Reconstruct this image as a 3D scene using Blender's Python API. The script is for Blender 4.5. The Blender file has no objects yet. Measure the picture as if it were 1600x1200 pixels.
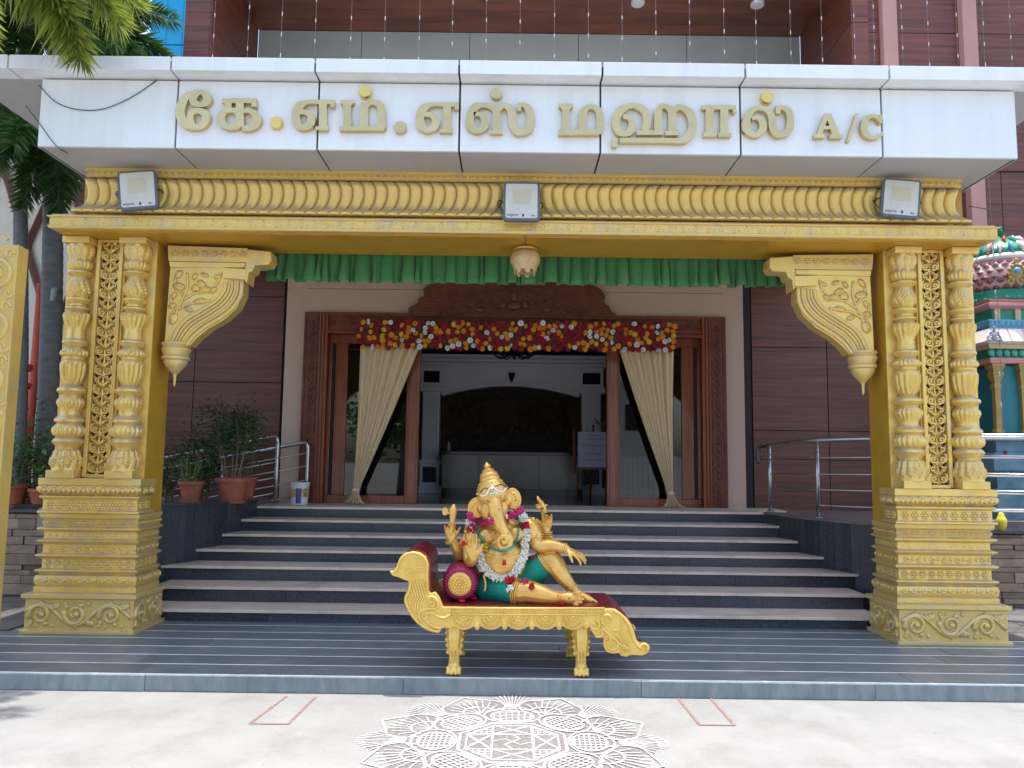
import bpy, bmesh, math, random
from mathutils import Vector, Matrix, noise
from mathutils.bvhtree import BVHTree
R = math.radians
PI = math.pi
rnd = random.Random(7)
scene = bpy.context.scene
C = scene.collection

# ------------------------------------------------------------------ camera, sky, sun, exposure
F_PX, PITCH, ROLL, EYE = 1200.0, R(5.7), R(0.72), 1.67
cam_d = bpy.data.cameras.new('camera')
cam_d.sensor_width = 36.0
cam_d.lens = F_PX / 1600.0 * 36.0
cam_d.clip_end = 2000
cam = bpy.data.objects.new('camera', cam_d)
C.objects.link(cam)
cam.matrix_world = Matrix.Translation((0, 0, EYE)) @ Matrix.Rotation(R(90) + PITCH, 4, 'X') @ Matrix.Rotation(ROLL, 4, 'Z')
scene.camera = cam

SUN_EL, SUN_AZ = R(84.6), R(10)           # almost overhead, slightly behind the building
w = bpy.data.worlds.new('World')
scene.world = w
w.use_nodes = True
nt = w.node_tree
for n in list(nt.nodes):
    nt.nodes.remove(n)
sky = nt.nodes.new('ShaderNodeTexSky')
sky.sky_type = 'NISHITA'
sky.sun_disc = False
sky.sun_elevation = SUN_EL
sky.sun_rotation = SUN_AZ
sky.air_density = 1.0
sky.dust_density = 3.0
sky.ozone_density = 0.3
bg = nt.nodes.new('ShaderNodeBackground')
bg.inputs['Strength'].default_value = 0.15
wo = nt.nodes.new('ShaderNodeOutputWorld')
nt.links.new(sky.outputs[0], bg.inputs['Color'])
nt.links.new(bg.outputs[0], wo.inputs['Surface'])

sun_d = bpy.data.lights.new('sun', 'SUN')
sun_d.energy = 2.2
sun_d.angle = R(0.55)
sun_d.color = (1.0, 0.965, 0.90)
sun = bpy.data.objects.new('sun', sun_d)
C.objects.link(sun)
sd = Vector((math.sin(SUN_AZ) * math.cos(SUN_EL), math.cos(SUN_AZ) * math.cos(SUN_EL), math.sin(SUN_EL)))
sun.rotation_euler = sd.to_track_quat('Z', 'Y').to_euler()

scene.view_settings.view_transform = 'Standard'
scene.view_settings.look = 'None'
scene.view_settings.gamma = 1.0
scene.view_settings.exposure = 1.52
scene.cycles.max_bounces = 10
scene.cycles.diffuse_bounces = 6
scene.cycles.transparent_max_bounces = 16
scene.cycles.sample_clamp_indirect = 6.0

# ------------------------------------------------------------------ photo pixel -> point on a plane it touches
_cp, _sp, _cr, _sr = math.cos(PITCH), math.sin(PITCH), math.cos(ROLL), math.sin(ROLL)
def ray(px, py):
    u, v = px - 800.0, py - 600.0
    u2, v2 = u * _cr + v * _sr, -u * _sr + v * _cr
    return Vector((u2, F_PX * _cp + v2 * _sp, F_PX * _sp - v2 * _cp))
def P(px, py, Y):
    r = ray(px, py)
    t = Y / r.y
    return Vector((r.x * t, Y, EYE + r.z * t))
def G(px, py, Z=0.0):
    r = ray(px, py)
    t = (Z - EYE) / r.z
    return Vector((r.x * t, r.y * t, Z))

# ------------------------------------------------------------------ materials
def srgb(r, g, b):
    f = lambda c: (c / 255.0 / 12.92) if c <= 10 else ((c / 255.0 + 0.055) / 1.055) ** 2.4
    return (f(r), f(g), f(b))
MATS = {}
def mat(name, col, rough=0.6, metal=0.0, col2=None, scale=6.0, stretch=(1, 1, 1), detail=4.0, lo=0.35, hi=0.7,
        bump=0.0, bscale=60.0, rvar=0.0, spec=0.5, coat=0.0, sheen=0.0, trans=0.0, island=0.0, dust=None, speck=None, speck_scale=20.0, dirt=None, dirt_scale=1.3, dirt_amt=0.5):
    m = bpy.data.materials.new(name)
    m.use_nodes = True
    nt = m.node_tree
    b = nt.nodes['Principled BSDF']
    L = nt.links
    b.inputs['Roughness'].default_value = rough
    b.inputs['Metallic'].default_value = metal
    b.inputs['Specular IOR Level'].default_value = spec
    b.inputs['Coat Weight'].default_value = coat
    b.inputs['Sheen Weight'].default_value = sheen
    b.inputs['Base Color'].default_value = (*col, 1)
    tc = nt.nodes.new('ShaderNodeTexCoord')
    out = None
    if col2 is not None:
        mp = nt.nodes.new('ShaderNodeMapping')
        mp.inputs['Scale'].default_value = stretch
        L.new(tc.outputs['Object'], mp.inputs['Vector'])
        nz = nt.nodes.new('ShaderNodeTexNoise')
        nz.inputs['Scale'].default_value = scale
        nz.inputs['Detail'].default_value = detail
        nz.inputs['Roughness'].default_value = 0.62
        L.new(mp.outputs[0], nz.inputs['Vector'])
        rp = nt.nodes.new('ShaderNodeValToRGB')
        rp.color_ramp.elements[0].position = lo
        rp.color_ramp.elements[1].position = hi
        rp.color_ramp.elements[0].color = (*col, 1)
        rp.color_ramp.elements[1].color = (*col2, 1)
        L.new(nz.outputs['Fac'], rp.inputs['Fac'])
        out = rp.outputs['Color']
        if rvar:
            mr = nt.nodes.new('ShaderNodeMapRange')
            mr.inputs['To Min'].default_value = max(0.02, rough - rvar)
            mr.inputs['To Max'].default_value = rough + rvar
            L.new(nz.outputs['Fac'], mr.inputs['Value'])
            L.new(mr.outputs[0], b.inputs['Roughness'])
    if dirt is not None:
        n2 = nt.nodes.new('ShaderNodeTexNoise')
        n2.inputs['Scale'].default_value = dirt_scale
        n2.inputs['Detail'].default_value = 7
        n2.inputs['Roughness'].default_value = 0.68
        L.new(tc.outputs['Object'], n2.inputs['Vector'])
        r2 = nt.nodes.new('ShaderNodeMapRange')
        r2.inputs['From Min'].default_value = 0.5
        r2.inputs['From Max'].default_value = 0.72
        r2.inputs['To Max'].default_value = dirt_amt
        L.new(n2.outputs['Fac'], r2.inputs['Value'])
        mx = nt.nodes.new('ShaderNodeMix')
        mx.data_type = 'RGBA'
        L.new(r2.outputs[0], mx.inputs['Factor'])
        if out is not None:
            L.new(out, mx.inputs['A'])
        else:
            mx.inputs['A'].default_value = (*col, 1)
        mx.inputs['B'].default_value = (*dirt, 1)
        out = mx.outputs['Result']
    if speck is not None:
        n3 = nt.nodes.new('ShaderNodeTexNoise')
        n3.inputs['Scale'].default_value = speck_scale
        n3.inputs['Detail'].default_value = 3
        L.new(tc.outputs['Object'], n3.inputs['Vector'])
        r3 = nt.nodes.new('ShaderNodeMapRange')
        r3.inputs['From Min'].default_value = 0.70
        r3.inputs['From Max'].default_value = 0.76
        r3.inputs['To Max'].default_value = 0.8
        L.new(n3.outputs['Fac'], r3.inputs['Value'])
        mx3 = nt.nodes.new('ShaderNodeMix'); mx3.data_type = 'RGBA'
        L.new(r3.outputs[0], mx3.inputs['Factor'])
        if out is not None: L.new(out, mx3.inputs['A'])
        else: mx3.inputs['A'].default_value = (*col, 1)
        mx3.inputs['B'].default_value = (*speck, 1)
        out = mx3.outputs['Result']
    if dust is not None:
        # settled dust on ledges that face up, patchy
        gn = nt.nodes.new('ShaderNodeNewGeometry')
        sx_ = nt.nodes.new('ShaderNodeSeparateXYZ'); L.new(gn.outputs['Normal'], sx_.inputs[0])
        r4 = nt.nodes.new('ShaderNodeMapRange')
        r4.inputs['From Min'].default_value = 0.15; r4.inputs['From Max'].default_value = 0.75; r4.inputs['To Max'].default_value = 0.85
        L.new(sx_.outputs['Z'], r4.inputs['Value'])
        n4 = nt.nodes.new('ShaderNodeTexNoise'); n4.inputs['Scale'].default_value = 11; n4.inputs['Detail'].default_value = 6
        L.new(tc.outputs['Object'], n4.inputs['Vector'])
        mu = nt.nodes.new('ShaderNodeMath'); mu.operation = 'MULTIPLY'; L.new(r4.outputs[0], mu.inputs[0])
        r5_ = nt.nodes.new('ShaderNodeMapRange'); r5_.inputs['From Min'].default_value = 0.3; r5_.inputs['From Max'].default_value = 0.55; L.new(n4.outputs['Fac'], r5_.inputs['Value'])
        L.new(r5_.outputs[0], mu.inputs[1])
        mx4 = nt.nodes.new('ShaderNodeMix'); mx4.data_type = 'RGBA'
        L.new(mu.outputs[0], mx4.inputs['Factor'])
        if out is not None: L.new(out, mx4.inputs['A'])
        else: mx4.inputs['A'].default_value = (*col, 1)
        mx4.inputs['B'].default_value = (*dust, 1)
        out = mx4.outputs['Result']
    if island:
        oi = nt.nodes.new('ShaderNodeObjectInfo')
        ge = nt.nodes.new('ShaderNodeNewGeometry')
        ad = nt.nodes.new('ShaderNodeMath'); ad.operation = 'ADD'
        L.new(oi.outputs['Random'], ad.inputs[0]); L.new(ge.outputs['Random Per Island'], ad.inputs[1])
        fr = nt.nodes.new('ShaderNodeMath'); fr.operation = 'FRACT'
        L.new(ad.outputs[0], fr.inputs[0])
        mr = nt.nodes.new('ShaderNodeMapRange')
        mr.inputs['To Min'].default_value = 1 - island
        mr.inputs['To Max'].default_value = 1 + island
        L.new(fr.outputs[0], mr.inputs['Value'])
        hs = nt.nodes.new('ShaderNodeHueSaturation')
        L.new(mr.outputs[0], hs.inputs['Value'])
        if out is not None:
            L.new(out, hs.inputs['Color'])
        else:
            hs.inputs['Color'].default_value = (*col, 1)
        out = hs.outputs['Color']
    if out is not None:
        L.new(out, b.inputs['Base Color'])
    if bump:
        nb = nt.nodes.new('ShaderNodeTexNoise')
        nb.inputs['Scale'].default_value = bscale
        nb.inputs['Detail'].default_value = 5
        mp2 = nt.nodes.new('ShaderNodeMapping')
        mp2.inputs['Scale'].default_value = stretch
        L.new(tc.outputs['Object'], mp2.inputs['Vector'])
        L.new(mp2.outputs[0], nb.inputs['Vector'])
        bp = nt.nodes.new('ShaderNodeBump')
        bp.inputs['Strength'].default_value = bump
        bp.inputs['Distance'].default_value = 0.01
        L.new(nb.outputs['Fac'], bp.inputs['Height'])
        L.new(bp.outputs[0], b.inputs['Normal'])
    if trans:
        tl = nt.nodes.new('ShaderNodeBsdfTranslucent')
        if out is not None:
            L.new(out, tl.inputs['Color'])
        else:
            tl.inputs['Color'].default_value = (*col, 1)
        ms = nt.nodes.new('ShaderNodeMixShader')
        ms.inputs[0].default_value = trans
        L.new(b.outputs[0], ms.inputs[1]); L.new(tl.outputs[0], ms.inputs[2])
        L.new(ms.outputs[0], nt.nodes['Material Output'].inputs['Surface'])
    MATS[name] = m
    return m

mat('concrete', (0.228, 0.228, 0.219), 0.85, col2=(0.278, 0.277, 0.268), scale=2.6, lo=0.3, hi=0.72, detail=12, bump=0.45, bscale=60, dirt=(0.17, 0.16, 0.148), dirt_scale=2.8, dirt_amt=0.5, speck=(0.12, 0.105, 0.095), speck_scale=28)
mat('granite', (0.090, 0.117, 0.133), 0.40, col2=(0.165, 0.195, 0.212), scale=7.0, stretch=(0.6, 3, 1), lo=0.3, hi=0.72, detail=9, rvar=0.1, bump=0.12, bscale=90, island=0.16, dirt=(0.27, 0.265, 0.26), dirt_scale=2.6, dirt_amt=0.5)
mat('kerb_stone', (0.16, 0.20, 0.21), 0.6, col2=(0.26, 0.30, 0.305), scale=7, stretch=(2.2, 1, 0.5), detail=8, bump=0.5, bscale=40, island=0.1, dirt=(0.30, 0.29, 0.27), dirt_scale=4, dirt_amt=0.6)
mat('white_line', (0.78, 0.80, 0.82), 0.6, col2=(0.60, 0.61, 0.63), scale=9, detail=6)
mat('black_granite', (0.026, 0.030, 0.042), 0.28, col2=(0.052, 0.058, 0.072), scale=70, detail=6, rvar=0.06, island=0.25, dirt=(0.09, 0.085, 0.08), dirt_scale=3, dirt_amt=0.3)
mat('grout', (0.22, 0.21, 0.2), 0.9)
mat('marble', (0.72, 0.59, 0.47), 0.40, col2=(0.56, 0.455, 0.36), scale=2.4, stretch=(1, 3, 3), detail=8, lo=0.4, hi=0.75, island=0.07, dirt=(0.28, 0.23, 0.2), dirt_scale=3.5, dirt_amt=0.5)
mat('lobby_floor', (0.10, 0.085, 0.075), 0.14, col2=(0.06, 0.05, 0.045), scale=2, detail=7, island=0.08)
mat('ramp_floor', (0.13, 0.10, 0.105), 0.5, col2=(0.2, 0.16, 0.16), scale=5, detail=8)
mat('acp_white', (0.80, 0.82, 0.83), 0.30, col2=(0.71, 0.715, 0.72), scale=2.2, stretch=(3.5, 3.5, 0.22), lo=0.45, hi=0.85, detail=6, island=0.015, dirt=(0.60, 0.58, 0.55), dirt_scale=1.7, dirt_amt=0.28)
mat('acp_soffit', (0.46, 0.455, 0.45), 0.45, col2=(0.40, 0.395, 0.39), scale=0.9, detail=6, dirt=(0.30, 0.28, 0.27), dirt_scale=1.2, dirt_amt=0.3)  # base colour lowered to hold under-canopy shade as well as dirt
mat('joint_black', (0.012, 0.013, 0.018), 0.7)
mat('ceiling_white', (0.70, 0.70, 0.70), 0.7)
mat('wood_panel', (0.055, 0.0165, 0.0105), 0.42, col2=(0.225, 0.070, 0.042), scale=2.6, stretch=(0.33, 1, 8), detail=12, lo=0.30, hi=0.76, rvar=0.06, bump=0.06, bscale=14, island=0.10)
mat('door_wood', (0.16, 0.031, 0.010), 0.36, col2=(0.29, 0.066, 0.020), scale=4, stretch=(6, 1, 0.4), detail=8, coat=0.25, bump=0.05, bscale=20, island=0.08)
mat('carved_wood', (0.088, 0.020, 0.008), 0.45, col2=(0.175, 0.042, 0.015), scale=9, detail=8, coat=0.15, bump=0.35, bscale=55)
mat('beige_paint', (0.50, 0.355, 0.265), 0.7, col2=(0.54, 0.39, 0.295), scale=2, detail=6, dirt=(0.33, 0.24, 0.19), dirt_scale=2, dirt_amt=0.25)
mat('pink_paint', (0.46, 0.25, 0.215), 0.7, col2=(0.42, 0.22, 0.19), scale=3, detail=6)
mat('grey_wall', (0.33, 0.36, 0.36), 0.35, col2=(0.29, 0.32, 0.32), scale=1.2, detail=4)
mat('gold_paint', (0.82, 0.595, 0.18), 0.32, metal=0.4, col2=(0.73, 0.49, 0.115), scale=5, detail=7, lo=0.3, hi=0.75, rvar=0.12, bump=0.22, bscale=70, dirt=(0.60, 0.48, 0.30), dirt_scale=4.5, dirt_amt=0.75, dust=(0.44, 0.37, 0.31))
mat('gold_dusty', (0.70, 0.515, 0.19), 0.40, metal=0.28, col2=(0.78, 0.55, 0.145), scale=7, detail=7, lo=0.3, hi=0.7, bump=0.25, bscale=80, dirt=(0.52, 0.43, 0.31), dirt_scale=5, dirt_amt=0.75, dust=(0.43, 0.36, 0.30))
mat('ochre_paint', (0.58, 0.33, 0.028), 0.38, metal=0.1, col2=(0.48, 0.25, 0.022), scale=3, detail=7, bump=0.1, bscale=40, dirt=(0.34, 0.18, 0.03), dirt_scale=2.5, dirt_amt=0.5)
mat('letter_gold', (0.68, 0.51, 0.25), 0.17, metal=0.92, col2=(0.62, 0.45, 0.20), scale=8, detail=3, island=0.06, bump=0.15, bscale=5)
mat('mirror_gold', (0.85, 0.56, 0.16), 0.07, metal=1.0)
mat('statue_gold', (0.82, 0.52, 0.15), 0.30, metal=0.48, col2=(0.66, 0.37, 0.085), scale=9, detail=5, lo=0.35, hi=0.7, rvar=0.1, bump=0.08, bscale=90)
mat('couch_gold', (0.84, 0.575, 0.15), 0.34, metal=0.3, col2=(0.74, 0.47, 0.10), scale=12, detail=6, rvar=0.1, bump=0.3, bscale=110)
mat('teal_cloth', (0.0, 0.21, 0.15), 0.34, metal=0.35, col2=(0.0, 0.30, 0.215), scale=90, detail=3, bump=0.5, bscale=240)
mat('bolster_red', (0.27, 0.014, 0.05), 0.35, col2=(0.22, 0.011, 0.038), scale=6)
mat('maroon', (0.20, 0.012, 0.026), 0.3, col2=(0.15, 0.009, 0.02), scale=5, detail=5, coat=0.15)
mat('magenta', (0.42, 0.02, 0.14), 0.35, col2=(0.32, 0.015, 0.09), scale=8)
mat('rose_red', (0.50, 0.006, 0.02), 0.6, island=0.3, trans=0.15)
mat('pink_flower', (0.62, 0.03, 0.17), 0.6, island=0.3, trans=0.15)
mat('white_flower', (0.78, 0.76, 0.66), 0.6, island=0.12, trans=0.15)
mat('yellow_flower', (0.80, 0.50, 0.02), 0.6, island=0.15, trans=0.15)
mat('orange_flower', (0.80, 0.30, 0.01), 0.6, island=0.2, trans=0.1)
mat('darkred_flower', (0.32, 0.006, 0.018), 0.6, island=0.3, trans=0.1)
mat('flower_white2', (0.80, 0.80, 0.78), 0.6, island=0.08, trans=0.1)
mat('flower_core', (0.12, 0.07, 0.02), 0.8)
mat('dark_leaf', (0.018, 0.035, 0.015), 0.6, island=0.3)
mat('ivory', (0.82, 0.80, 0.74), 0.35)
mat('bead_teal', (0.0, 0.30, 0.30), 0.25, metal=0.2)
mat('eye_dark', (0.02, 0.012, 0.01), 0.3)
mat('red_dot', (0.40, 0.01, 0.01), 0.5)
mat('green_cloth', (0.060, 0.255, 0.080), 0.75, col2=(0.050, 0.215, 0.066), scale=5, detail=5, sheen=0.3, trans=0.08, bump=0.1, bscale=200)
mat('lining_white', (0.55, 0.52, 0.52), 0.8)
mat('cream_cloth', (0.80, 0.63, 0.39), 0.7, col2=(0.72, 0.56, 0.34), scale=4, stretch=(5, 5, 0.5), sheen=0.3, trans=0.12)
mat('steel', (0.50, 0.51, 0.52), 0.30, metal=1.0, col2=(0.42, 0.43, 0.44), scale=8, rvar=0.06)
mat('steel_dark', (0.10, 0.10, 0.11), 0.3, metal=0.8)
mat('flood_grey', (0.115, 0.14, 0.165), 0.45)
mat('flood_panel', (0.66, 0.64, 0.58), 0.4, col2=(0.58, 0.56, 0.5), scale=6)
mat('flood_led', (0.58, 0.54, 0.38), 0.5)
mat('ink', (0.03, 0.03, 0.035), 0.6)
mat('lamp_glass', (0.70, 0.46, 0.19), 0.22, col2=(0.76, 0.58, 0.33), scale=14, trans=0.25, coat=0.3)
mat('terracotta', (0.37, 0.105, 0.058), 0.65, col2=(0.29, 0.08, 0.045), scale=8, detail=6, dirt=(0.45, 0.28, 0.2), dirt_scale=7, dirt_amt=0.45)
mat('soil', (0.05, 0.035, 0.025), 0.95, bump=0.8, bscale=60)
mat('leaf_dark', (0.035, 0.085, 0.022), 0.5, island=0.4, trans=0.25)
mat('leaf_mid', (0.055, 0.14, 0.03), 0.45, island=0.4, trans=0.3)
mat('leaf_yellow', (0.25, 0.30, 0.03), 0.5, island=0.3, trans=0.3)
mat('palm_leaf', (0.055, 0.125, 0.028), 0.42, island=0.45, trans=0.3)
mat('palm_leaf_sun', (0.26, 0.32, 0.05), 0.42, island=0.4, trans=0.4)  # paler copy of palm_leaf, sunlight put into its base colour
mat('palm_rachis', (0.16, 0.17, 0.07), 0.6)
mat('palm_trunk', (0.155, 0.165, 0.165), 0.8, col2=(0.10, 0.105, 0.11), scale=7, stretch=(1, 1, 3), detail=7, bump=0.4, bscale=30)
mat('palm_shaft', (0.16, 0.19, 0.12), 0.5, col2=(0.22, 0.24, 0.17), scale=4, stretch=(1, 1, 0.3))
mat('stem', (0.20, 0.15, 0.10), 0.8)
mat('stem_green', (0.14, 0.20, 0.05), 0.6)
mat('stone_clad', (0.20, 0.14, 0.10), 0.8, col2=(0.31, 0.23, 0.17), scale=5, stretch=(1, 1, 2), detail=8, bump=0.7, bscale=35, island=0.35)
mat('dark_gap', (0.03, 0.027, 0.025), 0.9)
mat('paving_dark', (0.085, 0.08, 0.078), 0.7, col2=(0.14, 0.13, 0.125), scale=6, detail=8, island=0.2, bump=0.3, bscale=40)
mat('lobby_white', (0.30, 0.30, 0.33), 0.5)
mat('mural', (0.024, 0.017, 0.011), 0.6, col2=(0.06, 0.04, 0.022), scale=14, detail=8, bump=0.5, bscale=22, spec=0.2)
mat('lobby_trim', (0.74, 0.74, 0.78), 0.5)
mat('counter_marble', (0.15, 0.135, 0.115), 0.2, col2=(0.11, 0.095, 0.08), scale=2.5, detail=9, lo=0.4, hi=0.7)
mat('black_top', (0.012, 0.012, 0.014), 0.12)
mat('black_iron', (0.01, 0.01, 0.01), 0.5)
mat('board_paper', (0.42, 0.38, 0.50), 0.7)
mat('easel_wood', (0.12, 0.04, 0.02), 0.5)
mat('bucket_white', (0.68, 0.70, 0.72), 0.4)
mat('bucket_orange', (0.70, 0.33, 0.06), 0.4)
mat('bucket_blue', (0.07, 0.08, 0.30), 0.4)
mat('kolam', (0.52, 0.52, 0.52), 0.9)
mat('kolam_wash', (0.225, 0.205, 0.20), 0.9, col2=(0.185, 0.165, 0.16), scale=6, detail=6)
mat('red_chalk', (0.29, 0.165, 0.14), 0.9, col2=(0.27, 0.225, 0.205), scale=12, detail=6, lo=0.45, hi=0.75)
mat('blue_sheet', (0.0, 0.40, 0.68), 0.5, col2=(0.0, 0.35, 0.62), scale=2, stretch=(1, 1, 0.2))
mat('wire', (0.03, 0.03, 0.03), 0.6)
mat('string_wire', (0.20, 0.15, 0.15), 0.5)
mat('bulb', (0.50, 0.50, 0.52), 0.3)
mat('red_oxide', (0.50, 0.07, 0.035), 0.6, col2=(0.42, 0.055, 0.03), scale=6)
mat('brown_steel', (0.13, 0.05, 0.035), 0.5)
mat('cream_wall', (0.62, 0.56, 0.47), 0.8, col2=(0.55, 0.49, 0.41), scale=2)
mat('t_teal', (0.01, 0.17, 0.20), 0.5, col2=(0.01, 0.14, 0.17), scale=3)
mat('t_blue', (0.06, 0.17, 0.24), 0.5, col2=(0.17, 0.27, 0.32), scale=5)
mat('t_lightblue', (0.10, 0.33, 0.50), 0.5)
mat('t_green', (0.01, 0.20, 0.11), 0.45, col2=(0.015, 0.27, 0.16), scale=12)
mat('t_green2', (0.04, 0.34, 0.25), 0.45, col2=(0.10, 0.36, 0.28), scale=20)
mat('t_pink', (0.55, 0.24, 0.24), 0.5)
mat('t_rose', (0.20, 0.055, 0.06), 0.5, island=0.25)
mat('t_scale_edge', (0.55, 0.38, 0.36), 0.5)
mat('t_white', (0.70, 0.64, 0.60), 0.5, col2=(0.62, 0.55, 0.50), scale=8)
mat('t_cream', (0.52, 0.40, 0.22), 0.5)
mat('t_ochre', (0.38, 0.27, 0.07), 0.5, col2=(0.30, 0.21, 0.055), scale=6)
mat('t_grey', (0.28, 0.30, 0.38), 0.5)
mat('t_purple', (0.20, 0.10, 0.16), 0.5)
mat('t_red', (0.45, 0.04, 0.03), 0.5)
mat('yellow_plastic', (0.60, 0.50, 0.03), 0.5)
mat('cctv', (0.22, 0.30, 0.33), 0.4)
mat('gate_white', (0.75, 0.75, 0.75), 0.6)
mat('far_wall', (0.6, 0.56, 0.5), 0.8)

def powder(name):
    # chalk powder: worn thin in places so the concrete shows through
    m = MATS[name]; nt = m.node_tree; L = nt.links
    tc = nt.nodes.new('ShaderNodeTexCoord'); nz = nt.nodes.new('ShaderNodeTexNoise')
    nz.inputs['Scale'].default_value = 34; nz.inputs['Detail'].default_value = 8; nz.inputs['Roughness'].default_value = 0.7
    L.new(tc.outputs['Object'], nz.inputs['Vector'])
    mr = nt.nodes.new('ShaderNodeMapRange'); mr.inputs['From Min'].default_value = 0.36; mr.inputs['From Max'].default_value = 0.56
    mr.inputs['To Min'].default_value = 0.4; mr.inputs['To Max'].default_value = 1.0
    L.new(nz.outputs['Fac'], mr.inputs['Value'])
    L.new(mr.outputs[0], nt.nodes['Principled BSDF'].inputs['Alpha'])
for nm_ in ('kolam', 'red_chalk', 'kolam_wash'):
    powder(nm_)
def glass_mat():
    m = bpy.data.materials.new('tinted_glass')
    m.use_nodes = True
    nt = m.node_tree
    nt.nodes.remove(nt.nodes['Principled BSDF'])
    tr = nt.nodes.new('ShaderNodeBsdfTransparent'); tr.inputs[0].default_value = (0.34, 0.37, 0.37, 1)
    gl = nt.nodes.new('ShaderNodeBsdfGlossy'); gl.inputs['Roughness'].default_value = 0.015
    fr = nt.nodes.new('ShaderNodeFresnel'); fr.inputs['IOR'].default_value = 1.7
    mx = nt.nodes.new('ShaderNodeMixShader')
    nt.links.new(fr.outputs[0], mx.inputs[0]); nt.links.new(tr.outputs[0], mx.inputs[1]); nt.links.new(gl.outputs[0], mx.inputs[2])
    nt.links.new(mx.outputs[0], nt.nodes['Material Output'].inputs['Surface'])
    MATS['tinted_glass'] = m
glass_mat()

# ------------------------------------------------------------------ mesh builder
class MB:
    def __init__(s):
        s.v = []; s.f = []
    def add(s, vs, fs):
        o = len(s.v)
        s.v.extend([tuple(p) for p in vs])
        s.f.extend([tuple(i + o for i in f) for f in fs])
        return s
    def box(s, x0, x1, y0, y1, z0, z1):
        vs = [(x0, y0, z0), (x1, y0, z0), (x1, y1, z0), (x0, y1, z0), (x0, y0, z1), (x1, y0, z1), (x1, y1, z1), (x0, y1, z1)]
        return s.add(vs, [(0, 3, 2, 1), (4, 5, 6, 7), (0, 1, 5, 4), (1, 2, 6, 5), (2, 3, 7, 6), (3, 0, 4, 7)])
    def prism_y(s, pts, y0, y1):           # polygon of (x,z), extruded along y
        n = len(pts)
        vs = [(x, y0, z) for x, z in pts] + [(x, y1, z) for x, z in pts]
        a = sum(pts[i][0] * pts[(i + 1) % n][1] - pts[(i + 1) % n][0] * pts[i][1] for i in range(n))
        idx = list(range(n)) if a > 0 else list(range(n))[::-1]
        fs = [tuple(idx), tuple(n + i for i in reversed(idx))]
        for k in range(n):
            i, j = idx[k], idx[(k + 1) % n]
            fs.append((j, i, n + i, n + j))
        return s.add(vs, fs)
    def prism_z(s, pts, z0, z1):           # polygon of (x,y), extruded along z
        n = len(pts)
        vs = [(x, y, z0) for x, y in pts] + [(x, y, z1) for x, y in pts]
        a = sum(pts[i][0] * pts[(i + 1) % n][1] - pts[(i + 1) % n][0] * pts[i][1] for i in range(n))
        idx = list(range(n)) if a > 0 else list(range(n))[::-1]
        fs = [tuple(reversed(idx)), tuple(n + i for i in idx)]
        for k in range(n):
            i, j = idx[k], idx[(k + 1) % n]
            fs.append((i, j, n + j, n + i))
        return s.add(vs, fs)
    def rings(s, rings, cap=True, closed=True):
        n = len(rings[0]); vs = [p for r in rings for p in r]; fs = []
        for k in range(len(rings) - 1):
            for i in range(n if closed else n - 1):
                j = (i + 1) % n
                fs.append((k * n + i, k * n + j, (k + 1) * n + j, (k + 1) * n + i))
        if cap:
            fs.append(tuple(reversed(range(n)))); fs.append(tuple((len(rings) - 1) * n + i for i in range(n)))
        return s.add(vs, fs)
    def tube(s, pts, rad, n=8, cap=True, flat=1.0):
        pts = [Vector(p) for p in pts]
        m = len(pts)
        if not hasattr(rad, '__len__'):
            rad = [rad] * m
        t0 = (pts[1] - pts[0]).normalized()
        up = Vector((0, 0, 1)) if abs(t0.z) < 0.9 else Vector((0, 1, 0))
        nrm = (up - t0 * up.dot(t0)).normalized()
        rs = []
        for i in range(m):
            t = (pts[min(i + 1, m - 1)] - pts[max(i - 1, 0)])
            t = t.normalized() if t.length > 1e-9 else t0
            nrm = (nrm - t * nrm.dot(t))
            nrm = nrm.normalized() if nrm.length > 1e-9 else t.orthogonal().normalized()
            b = t.cross(nrm)
            rs.append([pts[i] + (nrm * math.cos(2 * PI * k / n) + b * math.sin(2 * PI * k / n) * flat) * rad[i] for k in range(n)])
        return s.rings(rs, cap)
    def lathe(s, prof, c=(0, 0, 0), n=24, axis=None, mod=None, cap=True):
        c = Vector(c)
        M = Matrix.Identity(3)
        if axis is not None:
            M = Vector((0, 0, 1)).rotation_difference(Vector(axis)).to_matrix()
        rs = []
        for pi_, q in enumerate(prof):
            r, z = q[0], q[1]
            ring = []
            for k in range(n):
                a = 2 * PI * k / n
                rr = r * (mod(a, pi_, z) if mod else 1.0)
                ring.append(c + M @ Vector((math.cos(a) * rr, math.sin(a) * rr, z)))
            rs.append(ring)
        return s.rings(rs, cap)
    def ell(s, c, r, rot=None, seg=16, ring=10):
        c = Vector(c); vs = []; fs = []
        Rm = rot if rot is not None else Matrix.Identity(3)
        vs.append(c + Rm @ Vector((0, 0, -r[2])))
        for i in range(1, ring):
            ph = -PI / 2 + PI * i / ring
            for k in range(seg):
                a = 2 * PI * k / seg
                vs.append(c + Rm @ Vector((math.cos(ph) * math.cos(a) * r[0], math.cos(ph) * math.sin(a) * r[1], math.sin(ph) * r[2])))
        vs.append(c + Rm @ Vector((0, 0, r[2])))
        for k in range(seg):
            fs.append((0, 1 + (k + 1) % seg, 1 + k))
        for i in range(ring - 2):
            for k in range(seg):
                a = 1 + i * seg + k; b = 1 + i * seg + (k + 1) % seg
                fs.append((a, b, b + seg, a + seg))
        t = len(vs) - 1
        for k in range(seg):
            fs.append((1 + (ring - 2) * seg + k, 1 + (ring - 2) * seg + (k + 1) % seg, t))
        return s.add(vs, fs)
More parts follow.
